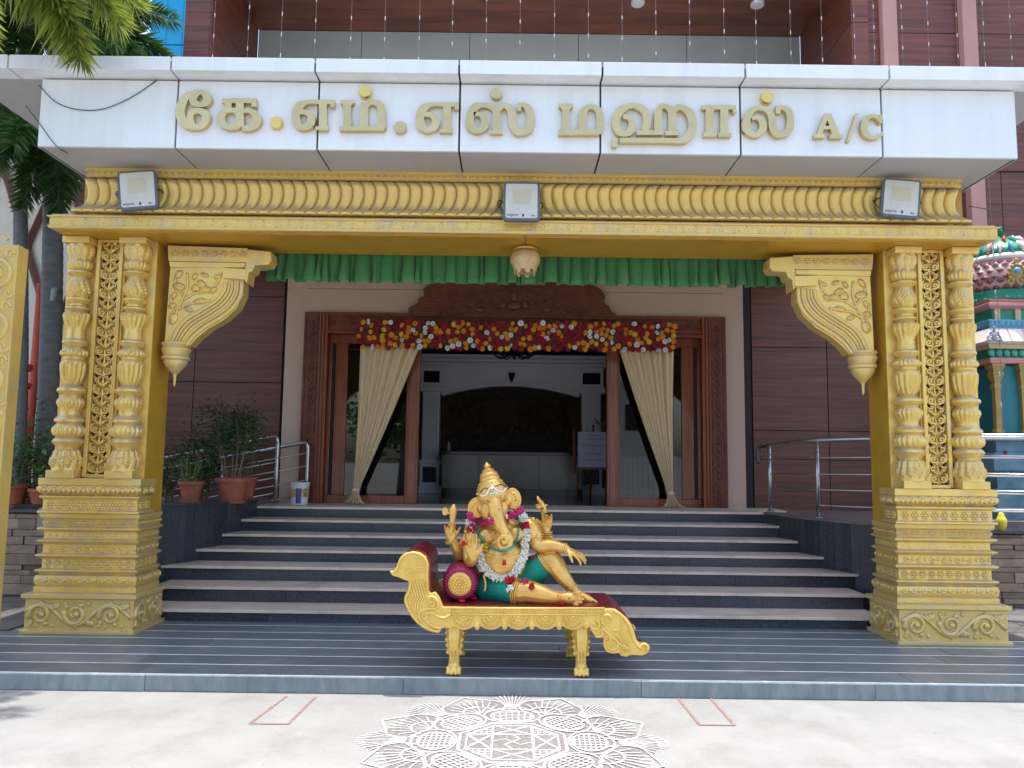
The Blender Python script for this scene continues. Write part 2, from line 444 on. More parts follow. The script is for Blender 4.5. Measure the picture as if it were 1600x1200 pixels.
    def grid(s, fn, nu, nv):
        vs = [fn(i / nu, j / nv) for j in range(nv + 1) for i in range(nu + 1)]
        fs = [(j * (nu + 1) + i, j * (nu + 1) + i + 1, (j + 1) * (nu + 1) + i + 1, (j + 1) * (nu + 1) + i) for j in range(nv) for i in range(nu)]
        return s.add(vs, fs)
    def rectloft(s, prof, cx, cy, hx, hy, backflat=False):   # prof of (offset, z) round a rectangle
        rs = []
        for o, z in prof:
            y1 = cy + hy + (0 if backflat else o)
            rs.append([(cx - hx - o, cy - hy - o, z), (cx + hx + o, cy - hy - o, z), (cx + hx + o, y1, z), (cx - hx - o, y1, z)])
        return s.rings(rs, True)
    def mesh(s, name, smooth=False):
        me = bpy.data.meshes.new(name)
        me.from_pydata(s.v, [], s.f)
        if smooth:
            me.polygons.foreach_set('use_smooth', [True] * len(me.polygons))
            if smooth is not True:
                try:
                    me.set_sharp_from_angle(angle=R(smooth))
                except Exception:
                    pass
        me.update()
        return me
    def build(s, name, m, parent=None, smooth=False, bevel=0.0, kind=None, label=None):
        return link(name, s.mesh(name, smooth), m, parent, bevel=bevel, kind=kind, label=label)

def link(name, me, m, parent=None, loc=None, rot=None, bevel=0.0, kind=None, label=None):
    o = bpy.data.objects.new(name, me)
    C.objects.link(o)
    if m is not None:
        if len(me.materials) == 0:
            me.materials.append(MATS[m])
    if parent is not None:
        o.parent = parent
        if parent.type == 'EMPTY' and loc is None:
            o.location = -Vector(parent.location) if parent.get('_w', 1) else (0, 0, 0)
    if loc is not None:
        o.location = loc
    if rot is not None:
        o.rotation_euler = rot
    if bevel:
        b = o.modifiers.new('bevel', 'BEVEL'); b.width = bevel; b.segments = 2; b.limit_method = 'ANGLE'; b.angle_limit = R(40)
    if kind:
        o['kind'] = kind
    if label:
        o['label'] = label
    return o

def thing(name, label, cat, loc=(0, 0, 0), group=None, kind=None):
    o = bpy.data.objects.new(name, None)
    C.objects.link(o)
    o.location = loc
    o.empty_display_size = 0.1
    if label: o['label'] = label
    if cat: o['category'] = cat
    if group: o['group'] = group
    if kind: o['kind'] = kind
    return o
def tag(o, label, cat, group=None, kind=None):
    o['label'] = label; o['category'] = cat
    if group: o['group'] = group
    if kind: o['kind'] = kind
    return o
def world_child(o, parent):
    """parent keeps world placement; parent is an unrotated thing"""
    o.parent = parent
    return o

def cat_rom(pts, k=8, closed=False):
    pts = [Vector(p) for p in pts]
    n = len(pts); out = []
    rng = n if closed else n - 1
    for i in range(rng):
        if closed:
            a, b, c, d = pts[(i - 1) % n], pts[i], pts[(i + 1) % n], pts[(i + 2) % n]
        else:
            a, b, c, d = pts[max(i - 1, 0)], pts[i], pts[i + 1], pts[min(i + 2, n - 1)]
        for j in range(k):
            t = j / k
            out.append(0.5 * ((2 * b) + (c - a) * t + (2 * a - 5 * b + 4 * c - d) * t * t + (3 * b - a - 3 * c + d) * t ** 3))
    if not closed:
        out.append(pts[-1].copy())
    return out
def bake(o, voxel=None, smooth=0, smooth_f=0.5, solid=None, sub=0):
    """apply modifiers so the object keeps one plain mesh"""
    if solid:
        m = o.modifiers.new('s', 'SOLIDIFY'); m.thickness = solid; m.offset = 0
    if voxel:
        m = o.modifiers.new('r', 'REMESH'); m.mode = 'VOXEL'; m.voxel_size = voxel; m.use_smooth_shade = True
    if sub:
        m = o.modifiers.new('u', 'SUBSURF'); m.levels = sub; m.render_levels = sub
    if smooth:
        m = o.modifiers.new('m', 'SMOOTH'); m.iterations = smooth; m.factor = smooth_f
    dg = bpy.context.evaluated_depsgraph_get()
    me = bpy.data.meshes.new_from_object(o.evaluated_get(dg))
    old = o.data
    o.modifiers.clear()
    o.data = me
    if old.users == 0:
        bpy.data.meshes.remove(old)
    return o

def put(name, me, m, parent, wloc, rot=None, scale=None, kind=None, label=None):
    """a copy of shared mesh data at a world position under a thing"""
    o = bpy.data.objects.new(name, me)
    C.objects.link(o)
    if m is not None and len(me.materials) == 0:
        me.materials.append(MATS[m])
    o.parent = parent
    off = Vector(parent.location) if (parent is not None and parent.type == 'EMPTY') else Vector((0, 0, 0))
    o.location = Vector(wloc) - off
    if rot is not None: o.rotation_euler = rot
    if scale is not None: o.scale = scale
    if kind: o['kind'] = kind
    if label: o['label'] = label
    return o

# ================================================================== GROUND, PLATFORM, STAIRS
KZ = 0.115                                  # platform top
KY = 5.67                                   # kerb face
ground = MB().grid(lambda u, v: (-300 + 600 * u, -300 + 600 * v, 0.0), 2, 2).build('ground', 'concrete', kind='structure')

plat = MB().prism_z([(-9, KY + 0.019), (9, KY + 0.019), (9, 7.52), (-9, 7.52)], 0.002, KZ - 0.02).build('platform', 'grout', kind='structure')
# kerb blocks along the front
x = -9.0
kerb_x = [-9.0, -7.4, -5.55, -3.95, G(213, 1088, 0).x, -0.75, 0.95, 2.62, 4.3, 6.0, 7.5, 9.0]
for i in range(len(kerb_x) - 1):
    o = MB().box(kerb_x[i] + 0.0015, kerb_x[i + 1] - 0.0015, KY + rnd.uniform(-.004, .004), KY + 0.020, 0.001, KZ - 0.002).build('kerb_stone', 'kerb_stone', plat, bevel=0.004)
# granite strips with white lines between them, running along X
ys = [KY + 0.032]
while ys[-1] < 7.45:
    ys.append(ys[-1] + 0.272)
ys[-1] = 7.52
for i in range(len(ys) - 1):
    xs = [-9.0] + sorted(rnd.uniform(-0.5, 0.5) + k for k in (-5.6, -2.6, 0.4, 3.3, 6.1)) + [9.0]
    for j in range(len(xs) - 1):
        MB().box(xs[j] + 0.002, xs[j + 1] - 0.002, ys[i] + 0.011, ys[i + 1] - 0.011, KZ - 0.03, KZ + rnd.uniform(0, .0012)).build('granite_strip', 'granite', plat)
    MB().box(-9, 9, ys[i] - 0.0109, ys[i] + 0.0109, KZ - 0.03, KZ - 0.0006).build('white_line', 'white_line', plat)

# stairs: seven risers, trumpet-shaped sides
rows = [(963.5), (927.5), (895.2), (869.0), (844.8), (821.5), (800.5)]
step_y = [7.46 + 0.385 * i for i in range(7)]
step_z = [P(800, rows[i] - 5, step_y[i]).z for i in range(7)]
LZ = step_z[6]                              # landing level
half = [3.55, 3.55, 3.66, 3.60, 3.40, 3.28, 3.19]
stairs = MB().box(-3.3, 3.3, 7.62, 10.4, 0.01, 0.14).build('stairs', 'black_granite', kind='structure')
for i in range(7):
    hx = half[i]; y0 = step_y[i]; z1 = step_z[i]; z0 = KZ if i == 0 else step_z[i - 1]
    y1 = step_y[i + 1] + 0.05 if i < 6 else 8.9
    # riser slabs
    cuts = [-hx] + sorted(rnd.uniform(-.35, .35) + c for c in (-2.0, -.5, 1.0, 2.3)) + [hx]
    for j in range(len(cuts) - 1):
        MB().box(cuts[j] + .0015, cuts[j + 1] - .0015, y0 + 0.03, y0 + 0.06, z0 - 0.03, z1 - 0.028).build('riser', 'black_granite', stairs)
    if i < 6:
        cuts = [-hx - .02] + sorted(rnd.uniform(-.35, .35) + c for c in (-1.9, -.3, 1.3)) + [hx + .02]
        for j in range(len(cuts) - 1):
            MB().box(cuts[j] + .001, cuts[j + 1] - .001, y0, y1, z1 - 0.028, z1 + rnd.uniform(0, .001)).build('tread', 'marble', stairs, bevel=0.004)
    # solid core under the step
    MB().box(-hx + .01, hx - .01, y0 + 0.062, 10.3, z0 - 0.02, z1 - 0.031).build('core', 'grout', stairs)
# landing
landing = MB().box(-7.2, 9.5, 10.0, 18.5, 0.0, LZ - 0.031).build('landing', 'grout', kind='structure')
tw = 0.8
ty = [step_y[6], step_y[6] + .35, 10.72, 11.5, 12.3, 13.1, 13.9, 14.7, 15.5, 16.4]
for j in range(len(ty) - 1):
    hx = 3.19 if j < 1 else 3.6
    n = 8 if j < 1 else 9
    for k in range(n):
        a = -hx + 2 * hx * k / n; b = -hx + 2 * hx * (k + 1) / n
        MB().box(a + .001, b - .001, ty[j] + (.001 if j else 0), ty[j + 1] - .001, LZ - .03, LZ + rnd.uniform(-.0006, .0006)).build('floor_tile', 'marble' if j < 2 else 'lobby_floor', landing, bevel=0.003 if j == 0 else 0)

# trumpet side walls of black granite planks (left one is taller and carries pots)
def flare(sx):
    pts = [(3.19, 9.79), (3.24, 9.42), (3.32, 9.02), (3.46, 8.62), (3.66, 8.24), (3.95, 7.92), (4.3, 7.72), (4.6, 7.64)]
    return [Vector((sx * x, y, 0)) for x, y in pts]
LEFT_TOP = LZ + 0.085
for sx, top, nm, lab in ((-1, LEFT_TOP, 'planter_wall', 'curved black granite plank wall under the terracotta pots'), (1, LZ + 0.004, 'ramp_wall', 'curved black granite plank wall below the steel ramp railing')):
    pa = cat_rom(flare(sx), 6)
    root = thing(nm, lab, 'wall', (sx * 3.6, 8.6, 0))
    # resample to plank widths
    acc = [pa[0]]; L = 0; last = pa[0]
    for a, b in zip(pa, pa[1:]):
        d = (b - a).length; s0 = 0
        while L + (d - s0) >= 0.105:
            s0 += 0.105 - L; acc.append(a + (b - a) * (s0 / d)); L = 0
        L += d - s0
    for a, b in zip(acc, acc[1:]):
        t = (b - a).normalized(); n = Vector((-t.y, t.x, 0)) * sx     # towards the outside of the stair
        a2, b2 = a + t * .003, b - t * .003
        e = rnd.uniform(0, .0015)
        MB().prism_z([(a2.x - n.x * e, a2.y - n.y * e), (b2.x - n.x * e, b2.y - n.y * e), (b2.x + n.x * .03, b2.y + n.y * .03), (a2.x + n.x * .03, a2.y + n.y * .03)], KZ, top - .022).build('plank', 'black_granite', root)
    # backing wall + coping
    def strip(z0, z1, o0, o1, name, m):
        inn = []; out = []
        for i, p in enumerate(acc):
            t = (acc[min(i + 1, len(acc) - 1)] - acc[max(i - 1, 0)]).normalized(); n = Vector((-t.y, t.x, 0)) * sx
            inn.append(p + n * o0); out.append(p + n * o1)
        poly = [(p.x, p.y) for p in inn] + [(p.x, p.y) for p in reversed(out)]
        return MB().prism_z(poly, z0, z1).build(name, m, root)
    strip(KZ - .02, top - .023, .005, .12, 'backing', 'grout')
    strip(top - .022, top, -.012, .14, 'coping', 'black_granite' if sx < 0 else 'ramp_floor')
    # floor behind the wall
    poly = [(p.x, p.y) for p in acc]
    far = [(sx * 4.8, 7.9), (sx * 5.2, 8.95), (sx * 5.2, 10.66), (sx * 3.19, 10.66)]
    off = []
    for i, p in enumerate(acc):
        t = (acc[min(i + 1, len(acc) - 1)] - acc[max(i - 1, 0)]).normalized(); n = Vector((-t.y, t.x, 0)) * sx
        q = p + n * .11; off.append((q.x, q.y))
    f = MB().prism_z(off + far, LZ - .2, top - .024).build('side_floor', 'ramp_floor', root)
# extra floor on the far right (ramp side) and the left bed
MB().prism_z([(5.2, 8.95), (9.5, 8.95), (9.5, 10.66), (5.2, 10.66)], 0.0, LZ - .02).build('ramp_floor', 'ramp_floor', kind='structure')
MB().prism_z([(-5.2, 8.62), (-9.5, 8.62), (-9.5, 10.66), (-5.2, 10.66)], 0.0, LEFT_TOP - .03).build('planting_bed', 'soil', kind='structure')

# ================================================================== HALL BUILDING (wood-clad facade, recess, door wall)
WY = 10.7
hall = thing('hall_building', 'event hall facade clad in dark reddish wood panels around the entrance', 'building', (0, WY, LZ))
zr = [LZ - .06, P(340, 727, WY).z, P(340, 597, WY).z, P(410, 464, WY).z, P(410, 464, WY).z + 1.17, 5.9]
def panels(xs, zs, y, skip=None, name='wood_panel', thick=.02):
    for a, b in zip(xs, xs[1:]):
        for c, d in zip(zs, zs[1:]):
            if d - c < .03 or b - a < .03: continue
            MB().box(a + .005, b - .005, y, y + thick, c + .005, d - .005).build(name, 'wood_panel', hall, bevel=0.002)
xl = [-6.25, P(300, 650, WY).x, P(443, 600, WY).x - .03]
xr = [P(1173, 600, WY).x + .02, P(1293, 600, WY).x, 7.0, 9.5]
panels(xl, zr, WY)
panels(xr, [zr[0], P(1230, 718, WY).z] + [P(1240, 673, WY).z, P(1240, 543, WY).z, P(1240, 543, WY).z + 1.17, 5.9], WY)
MB().box(-6.25, 9.6, WY + .022, WY + .2, 0.5, LZ - .08).build('base_wall', 'joint_black', hall)
MB().box(-6.25, P(443, 600, WY).x - .02, WY + .022, WY + .2, LZ - .1, 7.2).build('backing_wall', 'joint_black', hall)
MB().box(P(1163, 600, WY).x, 9.6, WY + .022, WY + .2, LZ - .1, 7.2).build('backing_wall', 'joint_black', hall)
# beige surround with the door opening
BY = 10.62
bx0, bx1 = P(443, 600, BY).x, P(1163, 600, BY).x
dx0, dx1 = P(469, 600, BY).x, P(1137, 600, BY).x
dz1 = P(800, 491, BY).z
MB().box(bx0, dx0 + .05, BY, BY + .3, LZ - .02, 5.0).build('beige_surround', 'beige_paint', hall)
MB().box(dx1 - .05, bx1, BY, BY + .3, LZ - .02, 5.0).build('beige_surround', 'beige_paint', hall)
MB().box(dx0 + .05, dx1 - .05, BY + .001, BY + .3, dz1 - .05, P(800, 455, BY).z).build('beige_surround', 'beige_paint', hall)
MB().box(dx0 + .05, dx1 - .05, BY, BY + .3, P(800, 455, BY).z + .006, 5.0).build('beige_surround', 'beige_paint', hall)
MB().box(bx1, bx1 + .11, BY + .05, BY + .2, LZ, 5.0).build('black_gap', 'joint_black', hall)  # black strip filling the gap beside the beige surround
# upper facade
UZ0, UZ1 = 5.0, 11.0
ux = [P(290, 90, WY).x, P(330, 90, WY).x, P(1330, 100, WY).x, P(1354, 100, WY).x]
uz = [UZ0 + .9, P(310, 25, WY).z, P(310, 25, WY).z + 1.3, UZ1]
for a, b, zz in ((ux[0], ux[1], uz), (ux[2], ux[3], [UZ0 + .9, P(1340, 41, WY).z, P(1340, 41, WY).z + 1.3, UZ1])):
    for c, d in zip(zz, zz[1:]):
        MB().box(a + .003, b - .003, WY - .1, WY - .08, c + .004, d - .004).build('wood_panel', 'wood_panel', hall, bevel=.002)
    MB().box(a, b, WY - .078, WY + .2, UZ0, UZ1).build('backing_wall', 'joint_black', hall)
RB = 12.55                                   # back of the upper recess
RZ = P(800, 52, RB).z
for sx, xx in ((1, ux[1]), (-1, ux[2])):
    zc = [UZ0 + .9, P(310, 25, WY).z, RZ + .3] if sx > 0 else [UZ0 + .9, P(1340, 41, WY).z, RZ + .3]
    for c, d in zip(zc, zc[1:]):
        MB().box(min(xx, xx + sx * .02), max(xx, xx + sx * .02), WY - .09, RB, c + .004, d - .004).build('reveal_panel', 'wood_panel', hall)
    MB().box(min(xx, xx - sx * .15), max(xx, xx - sx * .15), WY + .21, RB, UZ0, RZ + .4).build('backing_wall', 'joint_black', hall)
rx0, rx1 = ux[1] + .021, ux[2] - .021
nsp = 6
for k in range(nsp):                          # recess ceiling boards (wood) in rows
    a = WY - .08 + (RB - WY + .08) * k / nsp; b = WY - .08 + (RB - WY + .08) * (k + 1) / nsp
    MB().box(rx0, rx1, a + .004, b - .004, RZ + .004, RZ + .03).build('ceiling_board', 'wood_panel', hall)
MB().box(rx0, rx1, WY - .1, RB + .3, RZ + .031, RZ + .5).build('recess_roof', 'joint_black', hall)
MB().box(rx0, rx1, WY - .1, WY, RZ + .5, UZ1).build('upper_wall', 'wood_panel', hall)
gx = [rx0] + [P(px, 70, RB).x for px in (565, 734, 904, 1073)] + [rx1]
for a, b in zip(gx, gx[1:]):
    MB().box(a + .005, b - .005, RB, RB + .02, 4.6, RZ - .004).build('grey_panel', 'grey_wall', hall)
MB().box(rx0, rx1, RB + .021, RB + .2, 4.6, RZ + .1).build('backing_wall', 'joint_black', hall)
for px in (995, 1180):                        # small ceiling lamps in the recess
    p = P(px, 0, 11.7)
    MB().lathe([(.02, 0), (.10, .004), (.11, .02), (.11, .05)], (p.x, 11.6, RZ - .046), 20).build('ceiling_lamp', 'bulb', hall, smooth=40)
# right wing with pink pilasters
wx = [ux[3] + .01, P(1380, 100, 10.6).x, P(1403, 100, 10.6).x + .05, P(1505, 100, 10.6).x, P(1528, 100, 10.6).x + .05, 8.2, 9.5]
wz = [5.9, P(1440, 53, WY).z, P(1440, 53, WY).z + 1.25, UZ1]
for a, b in ((wx[0], wx[1]), (wx[2], wx[3]), (wx[4], wx[5]), (wx[5], wx[6])):
    for c, d in zip(wz, wz[1:]):
        MB().box(a + .004, b - .004, WY - .02, WY, c + .005, d - .005).build('wood_panel', 'wood_panel', hall, bevel=.002)
MB().box(ux[3], 9.6, WY + .002, WY + .02, 5.9, UZ1).build('backing_wall', 'joint_black', hall)
for a in (wx[1], wx[3], 8.35):
    MB().box(a, a + .21, WY - .14, WY + .001, 3.0, UZ1).build('pilaster', 'pink_paint', hall, bevel=.01)
MB().box(-6.25, 9.6, WY + .25, 18.8, 4.6, 4.9).build('floor_slab', 'grey_wall', hall)

# ------------------------------------------------------------------ entrance canopy
FY = 6.30
can_z0 = P(800, 237.5, FY).z; can_z1 = P(800, 133, FY).z
canopy = thing('entrance_canopy', 'wide white panelled canopy carrying the golden lettering above the entrance', 'canopy', (0, FY, can_z0))
jx = [P(273, 229, FY).x, P(495, 232, FY).x, P(717, 235, FY).x, P(938, 238, FY).x, P(1158, 243, FY).x, P(1380, 246, FY).x]
fx = [P(57, 227, FY).x] + jx + [P(1592, 249, FY).x]
DY = FY - .16
dz0 = P(800, 116, DY).z; dz1c = P(800, 95, DY).z
drx = [-4.75, fx[0] - .19] + jx + [fx[-1] + .5]
g = .008
for a, b in zip(fx, fx[1:]):
    MB().box(a + g, b - g, FY, FY + .03, can_z0, can_z1).build('fascia_panel', 'acp_white', canopy, bevel=.003)
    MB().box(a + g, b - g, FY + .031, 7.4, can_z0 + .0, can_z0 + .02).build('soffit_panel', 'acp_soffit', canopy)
for a, b in zip(drx, drx[1:]):
    MB().box(a + g, b - g, DY, DY + .03, dz0, dz1c).build('drip_panel', 'acp_white', canopy, bevel=.003)
    MB().box(a + g, b - g, DY + .031, FY + .03, dz0 + .001, dz0 + .02).build('drip_soffit', 'acp_white', canopy)
    MB().box(a + g, b - g, DY + .031, 10.4, dz1c - .02, dz1c - .002).build('roof_panel', 'acp_white', canopy)
MB().box(fx[0] + .03, fx[-1] - .03, FY + .032, 10.6, can_z0 + .022, dz1c - .022).build('canopy_core', 'joint_black', canopy)
MB().box(fx[0], fx[0] + .028, FY + .031, 10.5, can_z0, dz0).build('side_panel', 'acp_white', canopy)
MB().box(fx[-1] - .028, fx[-1], FY + .031, 10.5, can_z0, dz0).build('side_panel', 'acp_white', canopy)
MB().box(drx[0], fx[-1] + .48, DY + .04, 10.4, dz0 + .03, dz1c - .024).build('roof_core', 'joint_black', canopy)
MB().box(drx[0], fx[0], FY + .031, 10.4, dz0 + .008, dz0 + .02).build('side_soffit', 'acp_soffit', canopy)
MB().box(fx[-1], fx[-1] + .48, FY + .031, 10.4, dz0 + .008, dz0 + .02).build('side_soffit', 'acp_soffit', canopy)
MB().box(fx[0] + .03, fx[-1] - .03, 7.401, 10.6, can_z0 + .002, can_z0 + .02).build('porch_ceiling', 'ceiling_white', canopy)

# ------------------------------------------------------------------ lettering, traced stroke by stroke
LY = FY - .05
def ribbon(pts, ox, oy, sc, closed=False):
    cps = cat_rom([(p[0], p[1], p[2]) for p in pts], 7, closed) if len(pts) > 2 else [Vector((p[0], p[1], p[2])) for p in pts]
    L_, R_ = [], []
    n = len(cps)
    for i, c in enumerate(cps):
        a = cps[(i - 1) % n] if closed else cps[max(i - 1, 0)]
        b = cps[(i + 1) % n] if closed else cps[min(i + 1, n - 1)]
        t = Vector((b.x - a.x, b.y - a.y)); t = t.normalized() if t.length else Vector((1, 0))
        nn = Vector((-t.y, t.x)) * c.z * .5
        L_.append((c.x + nn.x, c.y + nn.y)); R_.append((c.x - nn.x, c.y - nn.y))
    tr = lambda q: P(ox + q[0] * sc, oy + q[1] * sc, LY)
    return [tr(q) for q in L_], [tr(q) for q in R_], closed
sign = thing('lettering_sign', 'raised golden Tamil lettering and A/C fixed across the white fascia', 'sign', (0, FY, P(800, 200, FY).z))
def letter(strokes, boxes, ox, oy, sc, m='letter_gold'):
    mb = MB(); d = 0
    parts = []
    for st in strokes:
        if st[0] != 'c' and len(st) > 9:      # long spirals are two pieces, so that they never overlap themselves in one plane
            k = len(st) * 6 // 10
            parts += [st[:k + 1], st[k - 1:]]
        else:
            parts.append(st)
    for st in parts:
        closed = False
        if st[0] == 'c':
            closed = True; st = st[1:]
        L_, R_, cl = ribbon(st, ox, oy, sc, closed)
        y0 = LY - d; d += .0007
        n = len(L_); vs = []; fs = []
        for a, b in zip(L_, R_):
            vs += [(a.x, y0, a.z), (b.x, y0, b.z), (a.x, FY - .002, a.z), (b.x, FY - .002, b.z)]
        rng = n if cl else n - 1
        for i in range(rng):
            j = (i + 1) % n; q, r = 4 * i, 4 * j
            fs += [(q, r, r + 1, q + 1), (q + 2, q + 3, r + 3, r + 2), (q, q + 2, r + 2, r), (q + 1, r + 1, r + 3, q + 3)]
        if not cl:
            fs += [(0, 1, 3, 2), (4 * n - 4, 4 * n - 2, 4 * n - 1, 4 * n - 3)]
        mb.add(vs, fs)
    for bx in boxes:
        x0, y0_, x1, y1_ = bx
        pts = [P(ox + sc * a, oy + sc * b, LY) for a, b in ((x0, y1_), (x1, y1_), (x1, y0_), (x0, y0_))]
        mb.prism_y([(p.x, p.z) for p in pts], LY - d, FY - .002); d += .0007
    o = mb.build('letter', m, sign)
    bm = bmesh.new(); bm.from_mesh(o.data); bmesh.ops.recalc_face_normals(bm, faces=bm.faces); bm.to_mesh(o.data); bm.free()
    return o
def disc(cx, cy, r, ox, oy, sc, m):
    c = P(ox + cx * sc, oy + cy * sc, LY); rr = (P(ox + (cx + r) * sc, oy + cy * sc, LY) - c).length
    MB().lathe([(rr, 0), (rr, .04), (rr * .93, .05)], (c.x, FY - .002, c.z), 32, axis=(0, -1, 0)).build('dot', m, sign, smooth=30)
A1 = (265, 130, .1125)
letter([[(430, 120, 60), (330, 125, 55), (230, 185, 100), (150, 330, 130), (150, 450, 130), (215, 560, 110), (330, 605, 80), (450, 585, 85), (500, 500, 120), (490, 425, 110), (400, 380, 75), (305, 410, 85), (285, 500, 95), (330, 590, 60)],
        ['c', (430, 120, 65), (510, 175, 110), (515, 250, 110), (430, 300, 70), (335, 260, 105), (335, 185, 105)]], [], *A1)
letter([['c', (800, 385, 60), (720, 440, 115), (715, 530, 115), (800, 605, 75), (880, 610, 70), (965, 560, 110), (972, 460, 105), (900, 392, 60)],
        [(1010, 385, 60), (1120, 385, 65), (1200, 460, 120), (1200, 550, 120), (1110, 618, 85), (1005, 620, 75)]],
       [(725, 210, 1205, 275), (725, 270, 785, 276), (765, 272, 862, 400), (922, 272, 1030, 600), (1140, 274, 1205, 330), (760, 345, 1000, 412)], *A1)
disc(1475, 540, 88, *A1, 'mirror_gold')
A2 = (445, 125, .125)
def letter_e(dx, dy, o):
    letter([[(430 + dx, 272 + dy, 50), (280 + dx, 275 + dy, 52), (175 + dx, 330 + dy, 110), (135 + dx, 440 + dy, 105), (155 + dx, 540 + dy, 110), (230 + dx, 595 + dy, 70), (315 + dx, 550 + dy, 100), (330 + dx, 465 + dy, 95), (270 + dx, 405 + dy, 65), (185 + dx, 400 + dy, 55)]],
           [(405 + dx, 247 + dy, 622 + dx, 300 + dy), (425 + dx, 298 + dy, 525 + dx, 600 + dy), (385 + dx, 580 + dy, 540 + dx, 626 + dy), (570 + dx, 297 + dy, 622 + dx, 338 + dy)], *o)
letter_e(0, 0, A2)
letter([[(990, 600, 105), (990, 350, 110), (1040, 288, 80), (1110, 275, 65), (1190, 310, 90), (1210, 400, 100), (1210, 600, 100)]],
       [(695, 248, 868, 292), (722, 290, 845, 312), (732, 310, 830, 600), (680, 580, 1245, 632)], *A2)
disc(1000, 140, 80, *A2, 'mirror_gold'); disc(1440, 585, 80, *A2, 'letter_gold')
A3 = (640, 130, .125)
letter_e(-6, -10, A3)
letter([[(910, 268, 52), (810, 305, 105), (752, 430, 100), (765, 530, 110), (842, 595, 65), (930, 540, 100), (940, 455, 95), (880, 388, 60), (800, 385, 50)],
        [(890, 268, 52), (1000, 283, 70), (1078, 340, 90), (1092, 450, 100), (1092, 600, 100)],
        [(1100, 335, 70), (1175, 278, 70), (1250, 310, 95), (1282, 400, 105), (1290, 500, 105), (1335, 595, 95), (1405, 612, 75), (1488, 570, 100), (1520, 460, 105), (1490, 330, 100), (1430, 275, 60), (1365, 268, 50)]],
       [(1005, 588, 1160, 632), (1345, 246, 1395, 345)], *A3)
disc(1085, 125, 78, *A3, 'letter_gold')
A4 = (865, 135, .15)
letter([[(305, 470, 80), (305, 290, 85), (340, 228, 62), (400, 210, 50), (460, 240, 70), (485, 320, 80), (485, 430, 80), (455, 478, 60)]],
       [(55, 178, 202, 215), (75, 213, 180, 236), (88, 234, 166, 470), (50, 450, 470, 505)], *A4)
letter([[(950, 460, 80), (975, 370, 85), (960, 275, 82), (900, 218, 70), (810, 198, 55), (720, 232, 78), (660, 310, 85), (652, 400, 85), (682, 468, 78), (740, 495, 60), (800, 460, 80), (820, 392, 75), (790, 328, 60), (725, 312, 45)],
        [(1085, 300, 78), (1110, 218, 60), (1160, 205, 52), (1215, 240, 72), (1236, 300, 85), (1238, 480, 85)],
        [(1240, 270, 60), (1290, 222, 62), (1350, 222, 62), (1420, 280, 88), (1447, 370, 92), (1440, 460, 88), (1390, 535, 78), (1310, 565, 58), (1150, 563, 52), (690, 560, 52)]],
       [(865, 457, 1140, 506), (1048, 255, 1125, 470), (1165, 468, 1302, 511), (606, 536, 662, 632)], *A4)
A5 = (1085, 135, .10625)
letter([], [(112, 273, 612, 338), (165, 336, 287, 690), (135, 678, 328, 737), (382, 336, 497, 690), (350, 683, 542, 739), (560, 336, 612, 388)], *A5)
letter([[(845, 470, 50), (940, 458, 72), (1008, 545, 110), (1000, 640, 105), (900, 712, 75), (790, 655, 112), (762, 540, 120), (790, 425, 112), (870, 335, 85), (970, 312, 72), (1085, 360, 85), (1145, 470, 110), (1152, 600, 112), (1212, 695, 105), (1285, 708, 78), (1390, 640, 112), (1415, 500, 108), (1390, 370, 100), (1310, 312, 70), (1235, 308, 60)]],
       [(1200, 278, 1268, 398)], *A5)
disc(1080, 155, 95, *A5, 'mirror_gold')
A6 = (1255, 160, .0875)
letter([[(432, 205, 85), (285, 580, 85)], [(450, 205, 100), (590, 590, 125)]], [(360, 420, 530, 480), (198, 570, 382, 632), (472, 570, 702, 640)], *A6)
letter([[(970, 195, 46), (808, 695, 50)]], [], *A6)
letter([[(1400, 350, 60), (1325, 262, 72), (1230, 240, 65), (1130, 290, 100), (1088, 420, 118), (1112, 540, 115), (1200, 615, 75), (1300, 620, 62), (1430, 545, 70)]], [(1362, 215, 1412, 375)], *A6)

# ================================================================== GOLDEN PORTAL: beam, columns, brackets
def spiral(c, r0, turns, a0, sgn=1, n=26, shrink=0.16):
    pts = []
    for i in range(n + 1):
        t = i / n
        r = r0 * (1 - (1 - shrink) * t)
        a = a0 + sgn * turns * 2 * PI * t
        pts.append((c[0] + r * math.cos(a), c[1] + r * math.sin(a)))
    return pts
def relief(mb, pts2, rad, fn, n=6, flat=1.0):
    """tube along 2-D points, put on a surface by fn(u, v) -> point"""
    mb.tube([fn(*p) for p in pts2], rad, n, True, flat)

BX0, BX1 = -4.17, 4.34
bcx, bhx = (BX0 + BX1) / 2, (BX1 - BX0) / 2
beam = thing('portal_beam', 'long golden carved beam with a row of curled leaves across the portal', 'beam', (bcx, 7.1, 3.70))
bz = P(800, 365, 6.72).z                      # underside of the front lip
prof = [(-.05, bz), (.0, bz), (.012, bz + .018), (.012, bz + .024), (.0, bz + .03), (.0, bz + .095), (.018, bz + .103), (.018, bz + .112), (-.008, bz + .120), (-.015, bz + .134), (-.05, bz + .141), (-.10, bz + .146)]
MB().rectloft(prof, bcx, 7.09, bhx, .37).build('lip_moulding', 'gold_dusty', beam)
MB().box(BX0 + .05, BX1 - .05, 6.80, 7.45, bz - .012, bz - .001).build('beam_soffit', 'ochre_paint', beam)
MB().box(BX0 + .12, BX1 - .12, 7.03, 7.44, bz + .1, can_z0 - .003).build('beam_core', 'ochre_paint', beam)
